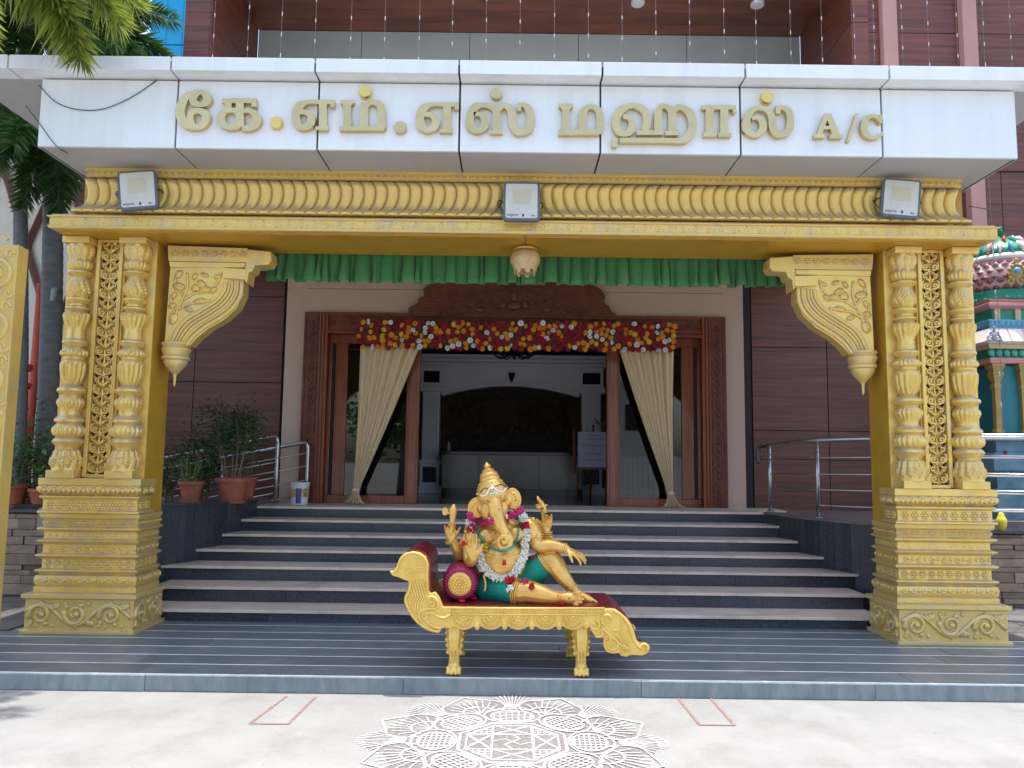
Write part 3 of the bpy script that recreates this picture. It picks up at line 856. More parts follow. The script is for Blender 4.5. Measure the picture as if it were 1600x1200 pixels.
# running scroll on the lip
mb = MB(); zc = bz + .062; n = 74
for k in range(n):
    x0 = BX0 + .03 + (BX1 - BX0 - .06) * (k + .5) / n
    s = 1 if k % 2 else -1
    relief(mb, spiral((x0, zc), .028, 1.15, -s * PI / 2, s, 12), [.007 - .003 * i / 12 for i in range(13)], lambda u, v: (u, 6.721, v), 4)
    mb.ell((x0 + .055, 6.722, zc - s * .012), (.016, .007, .011), seg=6, ring=4)
mb.build('scroll_frieze', 'gold_paint', beam, smooth=True, kind='stuff')
# top band under the canopy
tz = can_z0 - .085
MB().rectloft([(0, tz), (.012, tz + .01), (.012, tz + .03), (0, tz + .035), (0, can_z0 - .035), (.02, can_z0 - .03), (.02, can_z0 - .002)], bcx, 7.10, bhx - .28, .31).build('top_band', 'gold_dusty', beam)
mb = MB()
for k in range(130):
    x0 = BX0 + .32 + (BX1 - BX0 - .64) * (k + .5) / 130
    mb.ell((x0, 6.788, (tz + can_z0) / 2), (.022, .008, .02), seg=6, ring=4)
mb.build('bead_frieze', 'gold_paint', beam, smooth=True, kind='stuff')
# curled leaves
pz0 = bz + .148; pz1 = tz + .004
NP = 76; px0, px1 = BX0 + .25, BX1 - .29
pw = (px1 - px0) / NP
pf = cat_rom([(6.79, 0.0, -.62), (6.785, .05, -.60), (6.835, .14, -.42), (6.885, .27, -.08), (6.885, .47, .28), (6.855, .65, .42), (6.835, .79, .34), (6.86, .91, .08), (6.93, 1.0, -.28)], 2)
def petal_mesh(sgn):
    def fn(u, v):
        i = min(int(v * (len(pf) - 1) + 1e-6), len(pf) - 1); q = pf[i]
        uu = min(max((u - .1) / .8, 0), 1)
        edge = u < .05 or u > .95
        x = (uu - .5) * pw * .985 + sgn * q.z * pw * .9
        d = .026 * math.sin(PI * uu) ** .7 + .006 * abs(math.sin(PI * 2 * uu))
        y = q.x - .08 - d + (.06 if edge else 0)
        return (x, y, pz0 + (pz1 - pz0) * q.y)
    mb = MB().grid(fn, 10, len(pf) - 1)
    # rounded foot closing the tip
    a = [fn(i / 10, 0) for i in range(11)]; b = [(p[0], p[1] + .09, p[2] + .004) for p in a]
    mb.add(a + b, [(i + 1, i, i + 11, i + 12) for i in range(10)])
    return mb.mesh('petal', 50)
pmL, pmR = petal_mesh(1), petal_mesh(-1)
for me in (pmL, pmR):
    me.materials.append(MATS['gold_dusty'])
for k in range(NP):
    xx = px0 + pw * (k + .5)
    put('petal', pmL if xx < .10 else pmR, None, beam, (xx, 0, 0))
MB().box(px0 - .03, px1 + .03, 6.93, 7.03, pz0 - .02, pz1 + .01).build('leaf_backing', 'gold_dusty', beam)

BAL = [(366.6, .10, 0), (367.5, .115, 0), (372, .118, 1), (378, .119, 1), (385, .111, 1), (391, .095, 1), (393.5, .10, 0), (397, .108, 2), (402, .112, 2), (407, .10, 2), (410, .085, 0), (412.5, .112, 0), (415, .115, 0), (418, .10, 0), (421, .078, 0), (425, .085, 0), (432, .095, 3), (440, .104, 3), (447, .105, 3), (452, .09, 0), (455, .085, 0),
       (457, .108, 0), (460, .11, 0), (463, .10, 0), (466, .082, 0), (469, .085, 0), (472, .105, 0), (474, .105, 0), (477, .085, 0), (479, .095, 0), (482, .112, 4), (487, .115, 4), (494, .108, 4), (502, .09, 4), (509, .082, 0), (512, .087, 0), (515, .083, 0), (520, .088, 0), (524, .085, 0), (527, .112, 0), (530, .116, 0), (533, .105, 0), (537, .085, 0), (540, .10, 0), (544, .115, 5), (548, .122, 5), (551, .118, 0), (553.5, .10, 0), (557, .095, 0), (560, .108, 0), (563, .115, 0),
       (566, .112, 4), (575, .110, 4), (585, .103, 4), (593, .09, 4), (598, .078, 0), (600, .09, 0), (605, .122, 0), (609, .127, 0), (612, .115, 0), (616, .092, 0), (618, .095, 0), (623, .115, 2), (628, .121, 2), (634, .11, 2), (640, .092, 0), (645, .09, 0), (648, .095, 0), (651, .115, 0), (655, .13, 0), (658, .128, 0), (661, .11, 0), (664, .12, 0), (668, .134, 2), (674, .138, 2), (679, .13, 2), (683, .11, 0), (686, .125, 0), (690, .137, 0), (693, .13, 0), (698, .105, 0), (702, .10, 0), (705, .112, 4), (713, .12, 4), (718, .133, 4), (726, .135, 4), (732, .125, 0), (736, .128, 0)]
BT = P(217, 366.6, 7.02).z; BB = P(197, 736, 7.02).z
COLZ = bz - .012
def bal_mesh():
    prof = []
    for i, (py, r, m_) in enumerate(BAL):
        t = (py - 366.6) / (736 - 366.6)
        prof.append(((.100 + (r - .106) * 1.25), BT + (BB - BT) * t, m_))
    zt = COLZ - .062                         # stretch so that it meets its blocks
    a, b = prof[0][1], prof[-1][1]
    prof = [(r, b + (z - b) * (zt - b) / (a - b), m_) for r, z, m_ in prof][::-1]
    # add in-between rings for the carved zones
    fine = []
    for i, q in enumerate(prof):
        fine.append(q)
        if i + 1 < len(prof) and q[2] and prof[i + 1][2]:
            p2 = prof[i + 1]
            for f in (.2, .4, .6, .8):
                fine.append((q[0] + (p2[0] - q[0]) * f, q[1] + (p2[1] - q[1]) * f, q[2]))
    def mod(a, i, z):
        m_ = fine[i][2]
        if m_ == 1: return 1 + .13 * (abs(math.cos(4 * a)) - .5) * (1 if True else 0) + .035 * math.cos(24 * a) * math.cos(z * 190)
        if m_ == 2: return 1 + .10 * (abs(math.cos(9 * a)) - .5)
        if m_ == 3: return 1 + .11 * (abs(math.sin(5 * a + z * 22)) - .5) + .04 * math.sin(20 * a - z * 150)
        if m_ == 4: return 1 + .12 * (abs(math.cos(6 * a)) - .5) + .035 * math.cos(24 * a + z * 260)
        if m_ == 5: return 1 + .06 * math.cos(20 * a)
        return 1.0
    return MB().lathe(fine, (0, 0, 0), 96, mod=mod).mesh('turned_shaft', 38)
BALM = bal_mesh(); BALM.materials.append(MATS['gold_paint'])

def unit_mesh():
    """one pair of mirrored leaf scrolls of the pierced panel, 0.17 m high and 0.17 m wide"""
    mb = MB(); fn = lambda u, v: (u, 0, v)
    for s in (-1, 1):
        relief(mb, [(s * (x if s > 0 else x), z) for x, z in spiral((.040, .045), .030, 1.25, -2.2, 1, 18, .12)] if s > 0 else [(-x, z) for x, z in spiral((.040, .045), .030, 1.25, -2.2, 1, 18, .12)], [.0125 - .004 * i / 18 for i in range(19)], fn, 6)
        relief(mb, [(s * x, z) for x, z in spiral((.048, .128), .024, 1.1, 2.4, -1, 14, .12)], [.011 - .004 * i / 14 for i in range(15)], fn, 6)
        relief(mb, [(s * x, z) for x, z in ((.004, .0), (.012, .012), (.020, .022), (.028, .018))], [.011, .013, .012, .008], fn, 5)
        relief(mb, [(s * x, z) for x, z in ((.006, .088), (.022, .105), (.034, .108), (.03, .12))], [.011, .013, .012, .008], fn, 5)
        relief(mb, [(s * x, z) for x, z in ((.075, .02), (.079, .05), (.074, .085), (.060, .095))], [.006, .012, .012, .006], fn, 5)
        relief(mb, [(s * x, z) for x, z in ((.079, .17), (.070, .155), (.080, .135))], [.006, .011, .006], fn, 5)
        relief(mb, [(s * x, z) for x, z in ((.012, .155), (.028, .165), (.045, .168))], [.006, .011, .006], fn, 5)
    relief(mb, [(0, -.01), (0, .03), (0, .06)], [.006, .010, .005], fn, 6)
    relief(mb, [(0, .075), (0, .10), (0, .13), (0, .165)], [.004, .012, .010, .005], fn, 6)
    o_ = len(mb.v)
    mb.box(-.02, .02, .022, .03, 0, .17)
    for s in (-1, 1):
        a, b = sorted((s * .0202, s * .089)); mb.box(a, b, .0222, .03, .038, .135)
    return mb.mesh('leaf_scroll', 40)
UNITM = unit_mesh(); UNITM.materials.append(MATS['gold_paint'])

def vine(mb, x0, x1, z0, z1, fn, nwave):
    """rinceau: a wavy stem with spirals filling each bend, leaves and berries"""
    h = z1 - z0; zc = (z0 + z1) / 2; Lw = (x1 - x0) / nwave
    k = nwave * 14
    pts = [(x0 + (x1 - x0) * i / k, zc + math.sin(2 * PI * i / 14 * .5 + .3) * h * .36) for i in range(k + 1)]
    relief(mb, pts, h * .075, fn, 6)
    for q in range(nwave):
        s = -1 if q % 2 == 0 else 1
        cx = x0 + Lw * (q + .40); cz = zc + s * h * .02
        sp = spiral((cx, cz), h * .40, 1.5, s * PI * .9, s, 30, .14)
        relief(mb, sp, [h * (.092 - .040 * i / 30) for i in range(31)], fn, 7)
        e = sp[-1]; p = fn(e[0], e[1]); mb.ell(p, (h * .11, h * .11, h * .11), seg=8, ring=6)
        for j, (dx, dz, r) in enumerate(((.16, .32 * s, .095), (-.30, .38 * s, .08), (.42, -.30 * s, .10), (.36, .38 * s, .075), (.02, -.42 * s, .07), (-.12, .40 * s, .06))):
            p = fn(cx + dx * h * 1.2, zc + dz * h); mb.ell(p, (r * h, r * h * .8, r * h), seg=8, ring=6)
        relief(mb, [(cx + h * .32, zc - s * h * .40), (cx + h * .46, zc - s * h * .20), (cx + h * .62, zc - s * h * .30), (cx + h * .60, zc - s * h * .42)], [h * .03, h * .085, h * .085, h * .05], fn, 6)
        relief(mb, [(cx - h * .42, zc + s * h * .42), (cx - h * .30, zc + s * h * .28), (cx - h * .38, zc + s * h * .12)], [h * .03, h * .08, h * .03], fn, 6)

GOLDG = 'golden portal columns'
def frieze(mb, x0, x1, z, h, fn, pitch, style):
    n = max(1, int((x1 - x0) / pitch))
    for k in range(n):
        x = x0 + (x1 - x0) * (k + .5) / n; w = (x1 - x0) / n
        if style == 0:      # rosettes
            mb.ell(fn(x, z), (w * .20, .016, h * .24), seg=6, ring=4)
            for a in range(6):
                mb.ell(fn(x + w * .30 * math.cos(a * PI / 3), z + h * .32 * math.sin(a * PI / 3)), (w * .17, .015, h * .19), seg=5, ring=4)
        elif style == 1:    # arched leaves
            relief(mb, [(x + w * .45 * math.cos(PI * i / 8), z - h * .42 + h * .85 * math.sin(PI * i / 8)) for i in range(9)], w * .10, fn, 5)
            mb.ell(fn(x, z - h * .08), (w * .20, .018, h * .36), seg=6, ring=4)
        elif style == 2:    # little running scroll
            relief(mb, spiral((x, z), min(w, h) * .42, 1.1, PI * (k % 2), 1 if k % 2 else -1, 10), w * .10, fn, 5)
            mb.ell(fn(x + w * .5, z), (w * .13, .014, h * .36), seg=5, ring=4)
        else:               # diamonds
            mb.add([fn(x - w * .45, z), fn(x, z - h * .45), fn(x + w * .45, z), fn(x, z + h * .45), Vector(fn(x, z)) + Vector((0, -.014, 0))], [(0, 1, 4), (1, 2, 4), (2, 3, 4), (3, 0, 4)])

def column(cx, sx, label):
    """sx: +1 when the doorway lies towards +x of the column"""
    t = thing('portal_column', label, 'column', (cx, 7.18, KZ), GOLDG)
    fy0, fy1 = 6.89, 7.47; fyc = (fy0 + fy1) / 2; hy = (fy1 - fy0) / 2; hx = .488
    ptop = .455
    pl = MB().rectloft([(.014, KZ), (.014, KZ + .03), (-.012, KZ + .036), (-.012, ptop - .045), (.0, ptop - .042), (.016, ptop - .036), (.016, ptop)], cx, fyc, hx, hy).build('plinth', 'gold_dusty', t, bevel=.004)
    mb = MB()
    vine(mb, cx - hx + .03, cx + hx - .03, KZ + .04, ptop - .05, lambda u, v: (u, fy0 + .010, v), 3)
    xf = cx + sx * (hx - .010)
    vine(mb, fy0 + .04, fy1 - .04, KZ + .04, ptop - .05, lambda u, v: (xf, u, v), 2)
    mb.build('scroll_relief', 'gold_dusty', pl, smooth=True)
    # stepped pedestal
    low = [(.05, ptop), (.05, .50), (.035, .508), (.048, .53), (.052, .565), (.045, .60), (.02, .612), (.03, .622), (.052, .64), (.052, .652), (.012, .664), (.012, .745), (.055, .772), (.055, .786), (.012, .80), (.012, .872), (.05, .898), (.055, .91), (.012, .925), (.012, .985), (.055, 1.008), (.055, 1.02), (.015, 1.035), (.03, 1.07), (.015, 1.09), (.04, 1.112), (.045, 1.15)]
    py0 = 6.985
    MB().rectloft(low, cx, (py0 + 7.455) / 2, .405, (7.455 - py0) / 2 - .03, True).build('pedestal', 'gold_paint', t, bevel=.003)
    up = [(.05, 1.154), (.05, 1.172), (.02, 1.182), (.02, 1.272), (.045, 1.292), (.045, 1.306), (.02, 1.316), (.04, 1.33), (.062, 1.355), (.062, 1.38), (.045, 1.398), (.055, 1.405), (.055, BB - .068)]
    MB().rectloft(up, cx, (py0 + 7.22) / 2, .405, (7.22 - py0) / 2, True).build('pedestal_top', 'gold_paint', t, bevel=.003)
    mb = MB(); f0 = py0
    fr = lambda o: (lambda u, v: (u, f0 - o + (.03 if False else 0), v))
    X0, X1 = cx - .40, cx + .40
    frieze(mb, X0 - .03, X1 + .03, .567, .07, fr(.048 - .03), .085, 2)
    frieze(mb, X0, X1, .704, .075, fr(.010 - .03), .075, 0)
    frieze(mb, X0, X1, .836, .062, fr(.010 - .03), .10, 2)
    frieze(mb, X0, X1, .955, .05, fr(.010 - .03), .06, 3)
    frieze(mb, X0, X1, 1.07, .03, fr(.028 - .03), .05, 2)
    frieze(mb, X0, X1, 1.227, .08, fr(.020), .085, 0)
    frieze(mb, X0 - .04, X1 + .04, 1.362, .07, fr(.058), .085, 1)
    xs = cx + sx * .405
    def fs(o): return lambda u, v: (xs + sx * o, u, v)
    Y0, Y1 = py0 + .02, 7.43
    for z, h, o, p, st in ((.567, .07, .048, .085, 2), (.704, .075, .01, .075, 0), (.836, .062, .01, .10, 2), (.955, .05, .01, .06, 0), (1.07, .03, .028, .05, 2)):
        n0 = len(mb.v)
        sub = MB(); frieze(sub, Y0, Y1, z, h, lambda u, v: Vector((u, 0, v)), p, st)
        mb.add([(xs + sx * (o - q[1]), q[0], q[2]) for q in sub.v], sub.f)
    for z, h, o, p, st in ((1.227, .08, .02, .085, 0), (1.362, .07, .058, .085, 1)):
        sub = MB(); frieze(sub, py0, 7.2, z, h, lambda u, v: Vector((u, 0, v)), p, st)
        mb.add([(xs + sx * (o - q[1]), q[0], q[2]) for q in sub.v], sub.f)
    mb.build('carved_friezes', 'gold_paint', t, smooth=True, kind='stuff')
    # shaft body: two cheeks, a back plate coloured dark for the shade behind the pierced panel
    for s in (-1, 1):
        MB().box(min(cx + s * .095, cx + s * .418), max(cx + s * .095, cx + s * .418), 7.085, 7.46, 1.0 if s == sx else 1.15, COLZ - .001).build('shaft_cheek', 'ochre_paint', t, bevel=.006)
        MB().box(min(cx + s * .098, cx + s * .416), max(cx + s * .098, cx + s * .416), 7.076, 7.0845, BB - .07, COLZ - .002).build('front_plate', 'gold_paint', t)
    MB().box(cx - .094, cx + .094, 7.30, 7.45, 1.15, COLZ - .001).build('hollow_back', 'dark_gap', t)
    zt0, zt1 = BB - .03, COLZ - .03
    fr_ = MB()
    for s in (-1, 1):
        a, b = sorted((cx + s * .088, cx + s * .122)); fr_.box(a, b, 7.02, 7.075, zt0 - .03, zt1 + .028)
        a, b = sorted((cx + s * .1225, cx + s * .138)); fr_.box(a, b, 7.045, 7.075, zt0 - .03, zt1 + .028)
    fr_.box(cx - .0875, cx + .0875, 7.022, 7.075, zt1, zt1 + .028)
    fr_.box(cx - .0875, cx + .0875, 7.0, 7.075, zt0 - .035, zt0 - .002)
    fr_.build('panel_frame', 'gold_paint', t, bevel=.004)
    nU = 12; hU = (zt1 - zt0) / nU
    for k in range(nU):
        put('leaf_scroll', UNITM, None, t, (cx, 7.05, zt0 + hU * k), scale=(1, 1.6, hU / .17))
    for s in (-1, 1):
        bx = cx + s * .262
        put('turned_shaft', BALM, None, t, (bx, 7.02, 0))
        MB().box(bx - .125, bx + .125, 6.905, 7.074, BB - .068, BB + .004).build('base_block', 'gold_paint', t, bevel=.006)
        MB().box(bx - .125, bx + .125, 6.905, 7.074, COLZ - .066, COLZ - .0015).build('cap_block', 'gold_paint', t, bevel=.006)
    # scroll bracket towards the doorway
    sc = .28338
    def B(x, y, Y):                          # bracket drawn on the left column; mirrored about the portal's axis for the right one
        p = P(x * sc, 350 + y * sc, Y)
        return (p.x, p.z) if sx > 0 else (2 * AXIS - p.x, p.z)
    Yb = 7.16
    br = MB().prism_y([B(x, y, Yb) for x, y in ((938, 240), (1232, 240), (1345, 310), (1342, 390), (1305, 465), (1235, 528), (1145, 580), (1085, 628), (1046, 672), (905, 672))], Yb, Yb + .14).build('bracket', 'gold_paint', t, bevel=.004)
    MB().prism_y([B(x, y, Yb - .02) for x, y in ((925, 118), (1368, 134), (1368, 205), (1355, 212), (930, 205))], Yb - .03, Yb + .17).build('bracket_board', 'gold_dusty', br, bevel=.006)
    MB().prism_y([B(x, y, Yb - .02) for x, y in ((930, 206), (1352, 213), (1345, 240), (935, 238))], Yb - .015, Yb + .155).build('bracket_ledge', 'gold_paint', br, bevel=.004)
    MB().prism_y([B(x, y, Yb - .02) for x, y in ((1370, 140), (1495, 152), (1498, 200), (1480, 226), (1405, 228), (1395, 258), (1372, 268), (1362, 330), (1350, 310), (1350, 240))], Yb - .028, Yb + .165).build('bracket_nose', 'gold_dusty', br, bevel=.008)
    MB().prism_y([B(x, y, Yb - .02) for x, y in ((1228, 242), (1360, 248), (1358, 300), (1350, 308), (1232, 300))], Yb - .035, Yb + .1).build('bracket_cap', 'gold_paint', br, bevel=.006)
    mb = MB()
    dpts = [B(x, y, Yb - .032) for x, y in ((945, 122), (1365, 138), (1365, 200), (945, 198))]
    xa, xb = sorted((dpts[0][0], dpts[1][0])); zc = sum(p[1] for p in dpts) / 4
    frieze(mb, xa, xb, zc, .075, lambda u, v: (u, Yb - .03, v), .088, 3)
    frieze(mb, xa, xb, zc, .060, lambda u, v: (u, Yb - .036, v), .088, 0)
    mb.build('diamond_frieze', 'gold_dusty', br, smooth=30)
    mb = MB()
    def band(off, rad, beads):
        base = [(1330, 320), (1322, 390), (1285, 455), (1215, 512), (1125, 566), (1065, 615), (1025, 668)]
        inn = [(1245, 320), (1235, 370), (1190, 425), (1120, 470), (1030, 525), (980, 580), (940, 668)]
        pts = cat_rom([(*B(a[0] * (1 - off) + b[0] * off, a[1] * (1 - off) + b[1] * off, Yb - .004), 0) for a, b in zip(base, inn)], 8)
        if beads:
            for p in pts[::1]:
                mb.ell((p.x, Yb - .006, p.y), (rad * 1.2, rad, rad * 1.2), seg=6, ring=4)
        else:
            mb.tube([(p.x, Yb - .002, p.y) for p in pts], rad, 8)
    band(-.05, .020, False); band(.20, .013, True); band(.36, .015, False); band(.57, .014, True); band(.77, .013, False); band(1.0, .020, False)
    mb.build('curved_moulding', 'gold_dusty', br, smooth=True)
    mb = MB()
    f2 = lambda u, v: (*[B(u, v, Yb - .004)[0]], Yb - .004, B(u, v, Yb - .004)[1])
    for vn in ([(955, 540), (980, 470), (1010, 410), (1035, 340), (1030, 270)], [(1010, 420), (1080, 380), (1150, 370), (1200, 320), (1220, 270)], [(985, 470), (1040, 440), (1100, 435), (1160, 420)], [(1020, 400), (975, 350), (965, 300)], [(970, 500), (945, 440), (945, 390)]):
        pts = cat_rom([(*p, 0) for p in vn], 5)
        relief(mb, [(p.x, p.y) for p in pts], .013, f2, 5)
    def leaf(x, y, a, l, wd):
        c = f2(x, y); rt = Matrix.Rotation(-a if sx > 0 else PI + a, 3, 'Y')
        mb.ell(c, (l * 1.15, .026, wd * 1.25), rot=rt, seg=12, ring=8)
        mb.tube([Vector(c) + rt @ Vector((l * k, -.025, 0)) for k in (-.9, 0, .9)], [.003, .005, .003], 4)
    for q in ((985, 278, .9, .045, .024), (985, 345, -.2, .055, .032), (1080, 350, .5, .045, .03), (1110, 330, -.7, .045, .028), (1130, 360, .1, .05, .026), (1175, 365, .8, .038, .02), (1100, 425, .2, .05, .024), (1040, 470, -.4, .04, .02), (960, 395, 1.2, .035, .018), (950, 450, .4, .035, .022), (955, 520, 1.3, .055, .035), (1200, 290, .5, .035, .018), (1075, 290, 1.0, .035, .018), (1130, 280, -.4, .035, .018)):
        leaf(*q)
    c = f2(1105, 345)
    for a in range(6):
        mb.ell(Vector(c) + Vector((.032 * math.cos(a * PI / 3), -.01, .032 * math.sin(a * PI / 3))), (.022, .012, .022), seg=8, ring=5)
    mb.ell(Vector(c) + Vector((0, -.02, 0)), (.014, .012, .014), seg=8, ring=5)
    mb.build('flower_relief', 'gold_paint', br, smooth=True)
    ctr = B(972, 700, Yb + .06); rs = (B(1050, 700, Yb + .06)[0] - ctr[0]) ; rs = abs(rs)
    zf = lambda y: B(972, y, Yb + .06)[1]
    prof = [(.004, zf(895)), (.012, zf(880)), (.014, zf(840)), (.02, zf(828)), (.028, zf(826)), (rs * .62, zf(790)), (rs * .80, zf(765)), (rs * .78, zf(755)), (rs * .92, zf(748)), (rs * .95, zf(735)), (rs * .85, zf(725)), (rs * .9, zf(715)), (rs * .98, zf(700)), (rs * 1.0, zf(690)), (rs * .9, zf(680)), (rs * 1.02, zf(668)), (rs * .98, zf(658))]
    MB().lathe(prof, (ctr[0], Yb + .06, 0), 28).build('pendant', 'gold_dusty', br, smooth=40)
    return t
AXIS = .065
column(-3.770, 1, 'golden carved column standing between the palms and the terracotta pots')
column(3.897, -1, 'golden carved column beside the painted temple shrine')

# ------------------------------------------------------------------ green valance behind the beam
def valance():
    X0, X1 = P(425, 392, 7.62).x - .02, P(1236, 400, 7.62).x + .03
    zt, zb = P(800, 385, 7.62).z, P(800, 445, 7.62).z
    r2 = random.Random(3)
    knots = [X0]
    while knots[-1] < X1:
        knots.append(knots[-1] + r2.uniform(.05, .15))
    knots[-1] = X1
    amp = [r2.uniform(.06, .14) for _ in knots]; drop = [r2.uniform(.0, .05) for _ in knots]
    lows = [r2.uniform(-.014, .014) for _ in knots]
    mb = MB()
    N = 900
    import bisect
    def fn(u, v):
        x = X0 + (X1 - X0) * u
        i = max(0, min(bisect.bisect_right(knots, x) - 1, len(knots) - 2))
        f = (x - knots[i]) / (knots[i + 1] - knots[i])
        s = math.sin(PI * f) ** .7
        a = amp[i] * (.55 + .45 * v)
        sk = (.35 if i % 2 else -.25) * a * math.sin(2 * PI * f)
        low = lows[i] * math.sin(PI * f) * v
        sag = .03 * math.sin(u * 3.1) * 0
        return (x + sk * v, 7.60 - a * s * (1 if i % 3 else .6) + .04, (zt - (drop[i] * min(1, max(0, u - .25) * 3) * math.sin(PI * f) ** .5)) * (1 - v) + (zb + low) * v)
    mb.grid(fn, N, 7)
    o = mb.build('green_valance', 'green_cloth', smooth=True)
    bake(o, solid=.004)
    tag(o, 'green pleated cloth valance hanging behind the golden beam', 'curtain')
    lin = MB().grid(lambda u, v: ((X0 + .3) + (X1 - X0 - .35) * u, 7.66 + .008 * math.sin(u * 330), zt + .12 - .16 * v), 300, 2).build('lining', 'lining_white', o, smooth=True)
    bake(lin, solid=.004)
valance()
# white lining strip that peeps out above the green cloth
# ------------------------------------------------------------------ flood lights
def floodlight(px, py, roll, yaw, label, w=.325, h=.375):
    c = P(px, py, 6.62)
    t = thing('flood_light', label, 'flood light', c, 'flood lights along the golden beam')
    Rm = Matrix.Rotation(yaw, 4, 'Z') @ Matrix.Rotation(roll, 4, 'Y') @ Matrix.Rotation(R(-9), 4, 'X')
    def mk(mb, name, m, bevel=0, smooth=False, parent=t):
        o = mb.build(name, m, None, smooth=smooth, bevel=bevel)
        o.parent = parent
        o.matrix_basis = Rm if parent is t else Matrix.Identity(4)
        return o
    def rr(w, h, r, y0, y1):
        pts = []
        for cxx, czz, a0 in ((w / 2 - r, h / 2 - r, 0), (-w / 2 + r, h / 2 - r, 90), (-w / 2 + r, -h / 2 + r, 180), (w / 2 - r, -h / 2 + r, 270)):
            for k in range(6):
                a = R(a0 + 18 * k); pts.append((cxx + r * math.cos(a), czz + r * math.sin(a)))
        return MB().prism_y(pts, y0, y1)
    body = mk(rr(w, h, .035, 0, .05), 'housing', 'flood_grey', .004)
    mk(rr(w - .042, h - .042, .018, -.004, .001), 'front_panel', 'flood_panel', 0, False, body)
    mk(rr(w * .56, h * .50, .006, -.0055, -.004).add([], []), 'reflector', 'flood_panel', 0, False, body)
    led = MB().box(-w * .24, w * .24, -.008, -.0056, -h * .17 + .03, h * .2 + .03)
    mk(led, 'led_board', 'flood_led', 0, False, body)
    for k in range(8):
        mk(MB().box(-w * .4 + k * w * .108, -w * .4 + k * w * .108 + .008, .05, .075, -h * .4, h * .4), 'fin', 'flood_grey', 0, False, body)
    cu = bpy.data.curves.new('brand', 'FONT'); cu.body = 'wipro'; cu.size = .042; cu.align_x = 'CENTER'; cu.extrude = .0004
    ob = bpy.data.objects.new('brand', cu); C.objects.link(ob)
    dg = bpy.context.evaluated_depsgraph_get()
    me = bpy.data.meshes.new_from_object(ob.evaluated_get(dg)); bpy.data.objects.remove(ob)
    me.transform(Matrix.Translation((-w * .25, -.0050, -h * .40)) @ Matrix.Rotation(R(90), 4, 'X'))
    o = link('brand_print', me, 'ink'); o.parent = body; o.location = (0, 0, 0)
    mk(MB().box(w * .02, w * .07, -.0052, -.0042, -h * .41, -h * .34), 'mark', 'ink', 0, False, body)
    mk(MB().box(w * .26, w * .36, -.0052, -.0042, -h * .40, -h * .385).box(w * .26, w * .33, -.0052, -.0042, -h * .375, -h * .365), 'mark', 'ink', 0, False, body)
    # U bracket to the cornice and its cable
    mk(MB().tube([(-w / 2 - .005, .03, -.0), (-w / 2 - .025, .05, .0), (-w / 2 - .025, .20, .02), (w / 2 + .025, .20, .02), (w / 2 + .025, .05, 0), (w / 2 + .005, .03, 0)], .008, 6), 'bracket', 'steel_dark')
    mk(MB().tube(cat_rom([(0, .07, -.05), (-.06, .12, -.12), (-.19, .1, -.02), (-.21, .12, .06), (-.14, .2, .1)], 6), .004, 6), 'cable', 'wire')
    return t
floodlight(215, 296, R(-9), R(10), 'grey square flood light tilted over the column by the palms')
floodlight(815, 314, R(0), R(0), 'grey square flood light centred above the lotus lamp')
floodlight(1408, 309, R(8), R(-10), 'grey square flood light tilted over the column by the temple')

# ------------------------------------------------------------------ lotus lamp under the beam
lc = P(821, 382, 7.12); lt = bz - .014
lamp = thing('lotus_lamp', 'frosted lotus-shaped lamp hanging under the middle of the golden beam', 'lamp', (lc.x, 7.12, lt - .27))
MB().lathe([(.10, lt - .035), (.112, lt - .03), (.112, lt - .015), (.09, lt - .001)], (lc.x, 7.12, 0), 28).build('cap', 'gold_paint', lamp, smooth=35)
MB().lathe([(.01, lt - .23), (.05, lt - .215), (.085, lt - .17), (.10, lt - .11), (.095, lt - .06), (.085, lt - .034)], (lc.x, 7.12, 0), 28).build('globe', 'lamp_glass', lamp, smooth=True)
def lotus_petal(tier):
    def fn(u, v):
        a = (u - .5) * 1.15 * math.sin(PI * (.25 + .68 * v)) 
        r = (.10 + .05 * math.sin(PI * min(v * 1.05, 1)) + (.03 * (v - .8) / .2 if v > .8 else 0)) * (1 if tier == 0 else .9) - .006 * math.cos(PI * (u - .5) * 2) * 0
        z = -.04 - (.19 if tier == 0 else .225) * v
        r *= 1 - .18 * v
        return (r * math.cos(a), r * math.sin(a), z)
    mb = MB().grid(fn, 6, 8)
    me = mb.mesh('petal', True); me.materials.append(MATS['lamp_glass']); return me
lp = [lotus_petal(0), lotus_petal(1)]
for tier in (0, 1):
    for k in range(7):
        o = put('petal', lp[tier], None, lamp, (lc.x, 7.12, lt), rot=(0, 0, 2 * PI * (k + .5 * tier) / 7))
        b = o.modifiers.new('s', 'SOLIDIFY'); b.thickness = .006
MB().tube([(lc.x - .01, 6.745, bz + .18), (lc.x - .012, 6.74, bz + .05), (lc.x - .01, 6.76, bz - .016), (lc.x, 7.02, bz - .02), (lc.x, 7.06, bz - .03)], .003, 6).build('lamp_wire', 'wire', lamp)

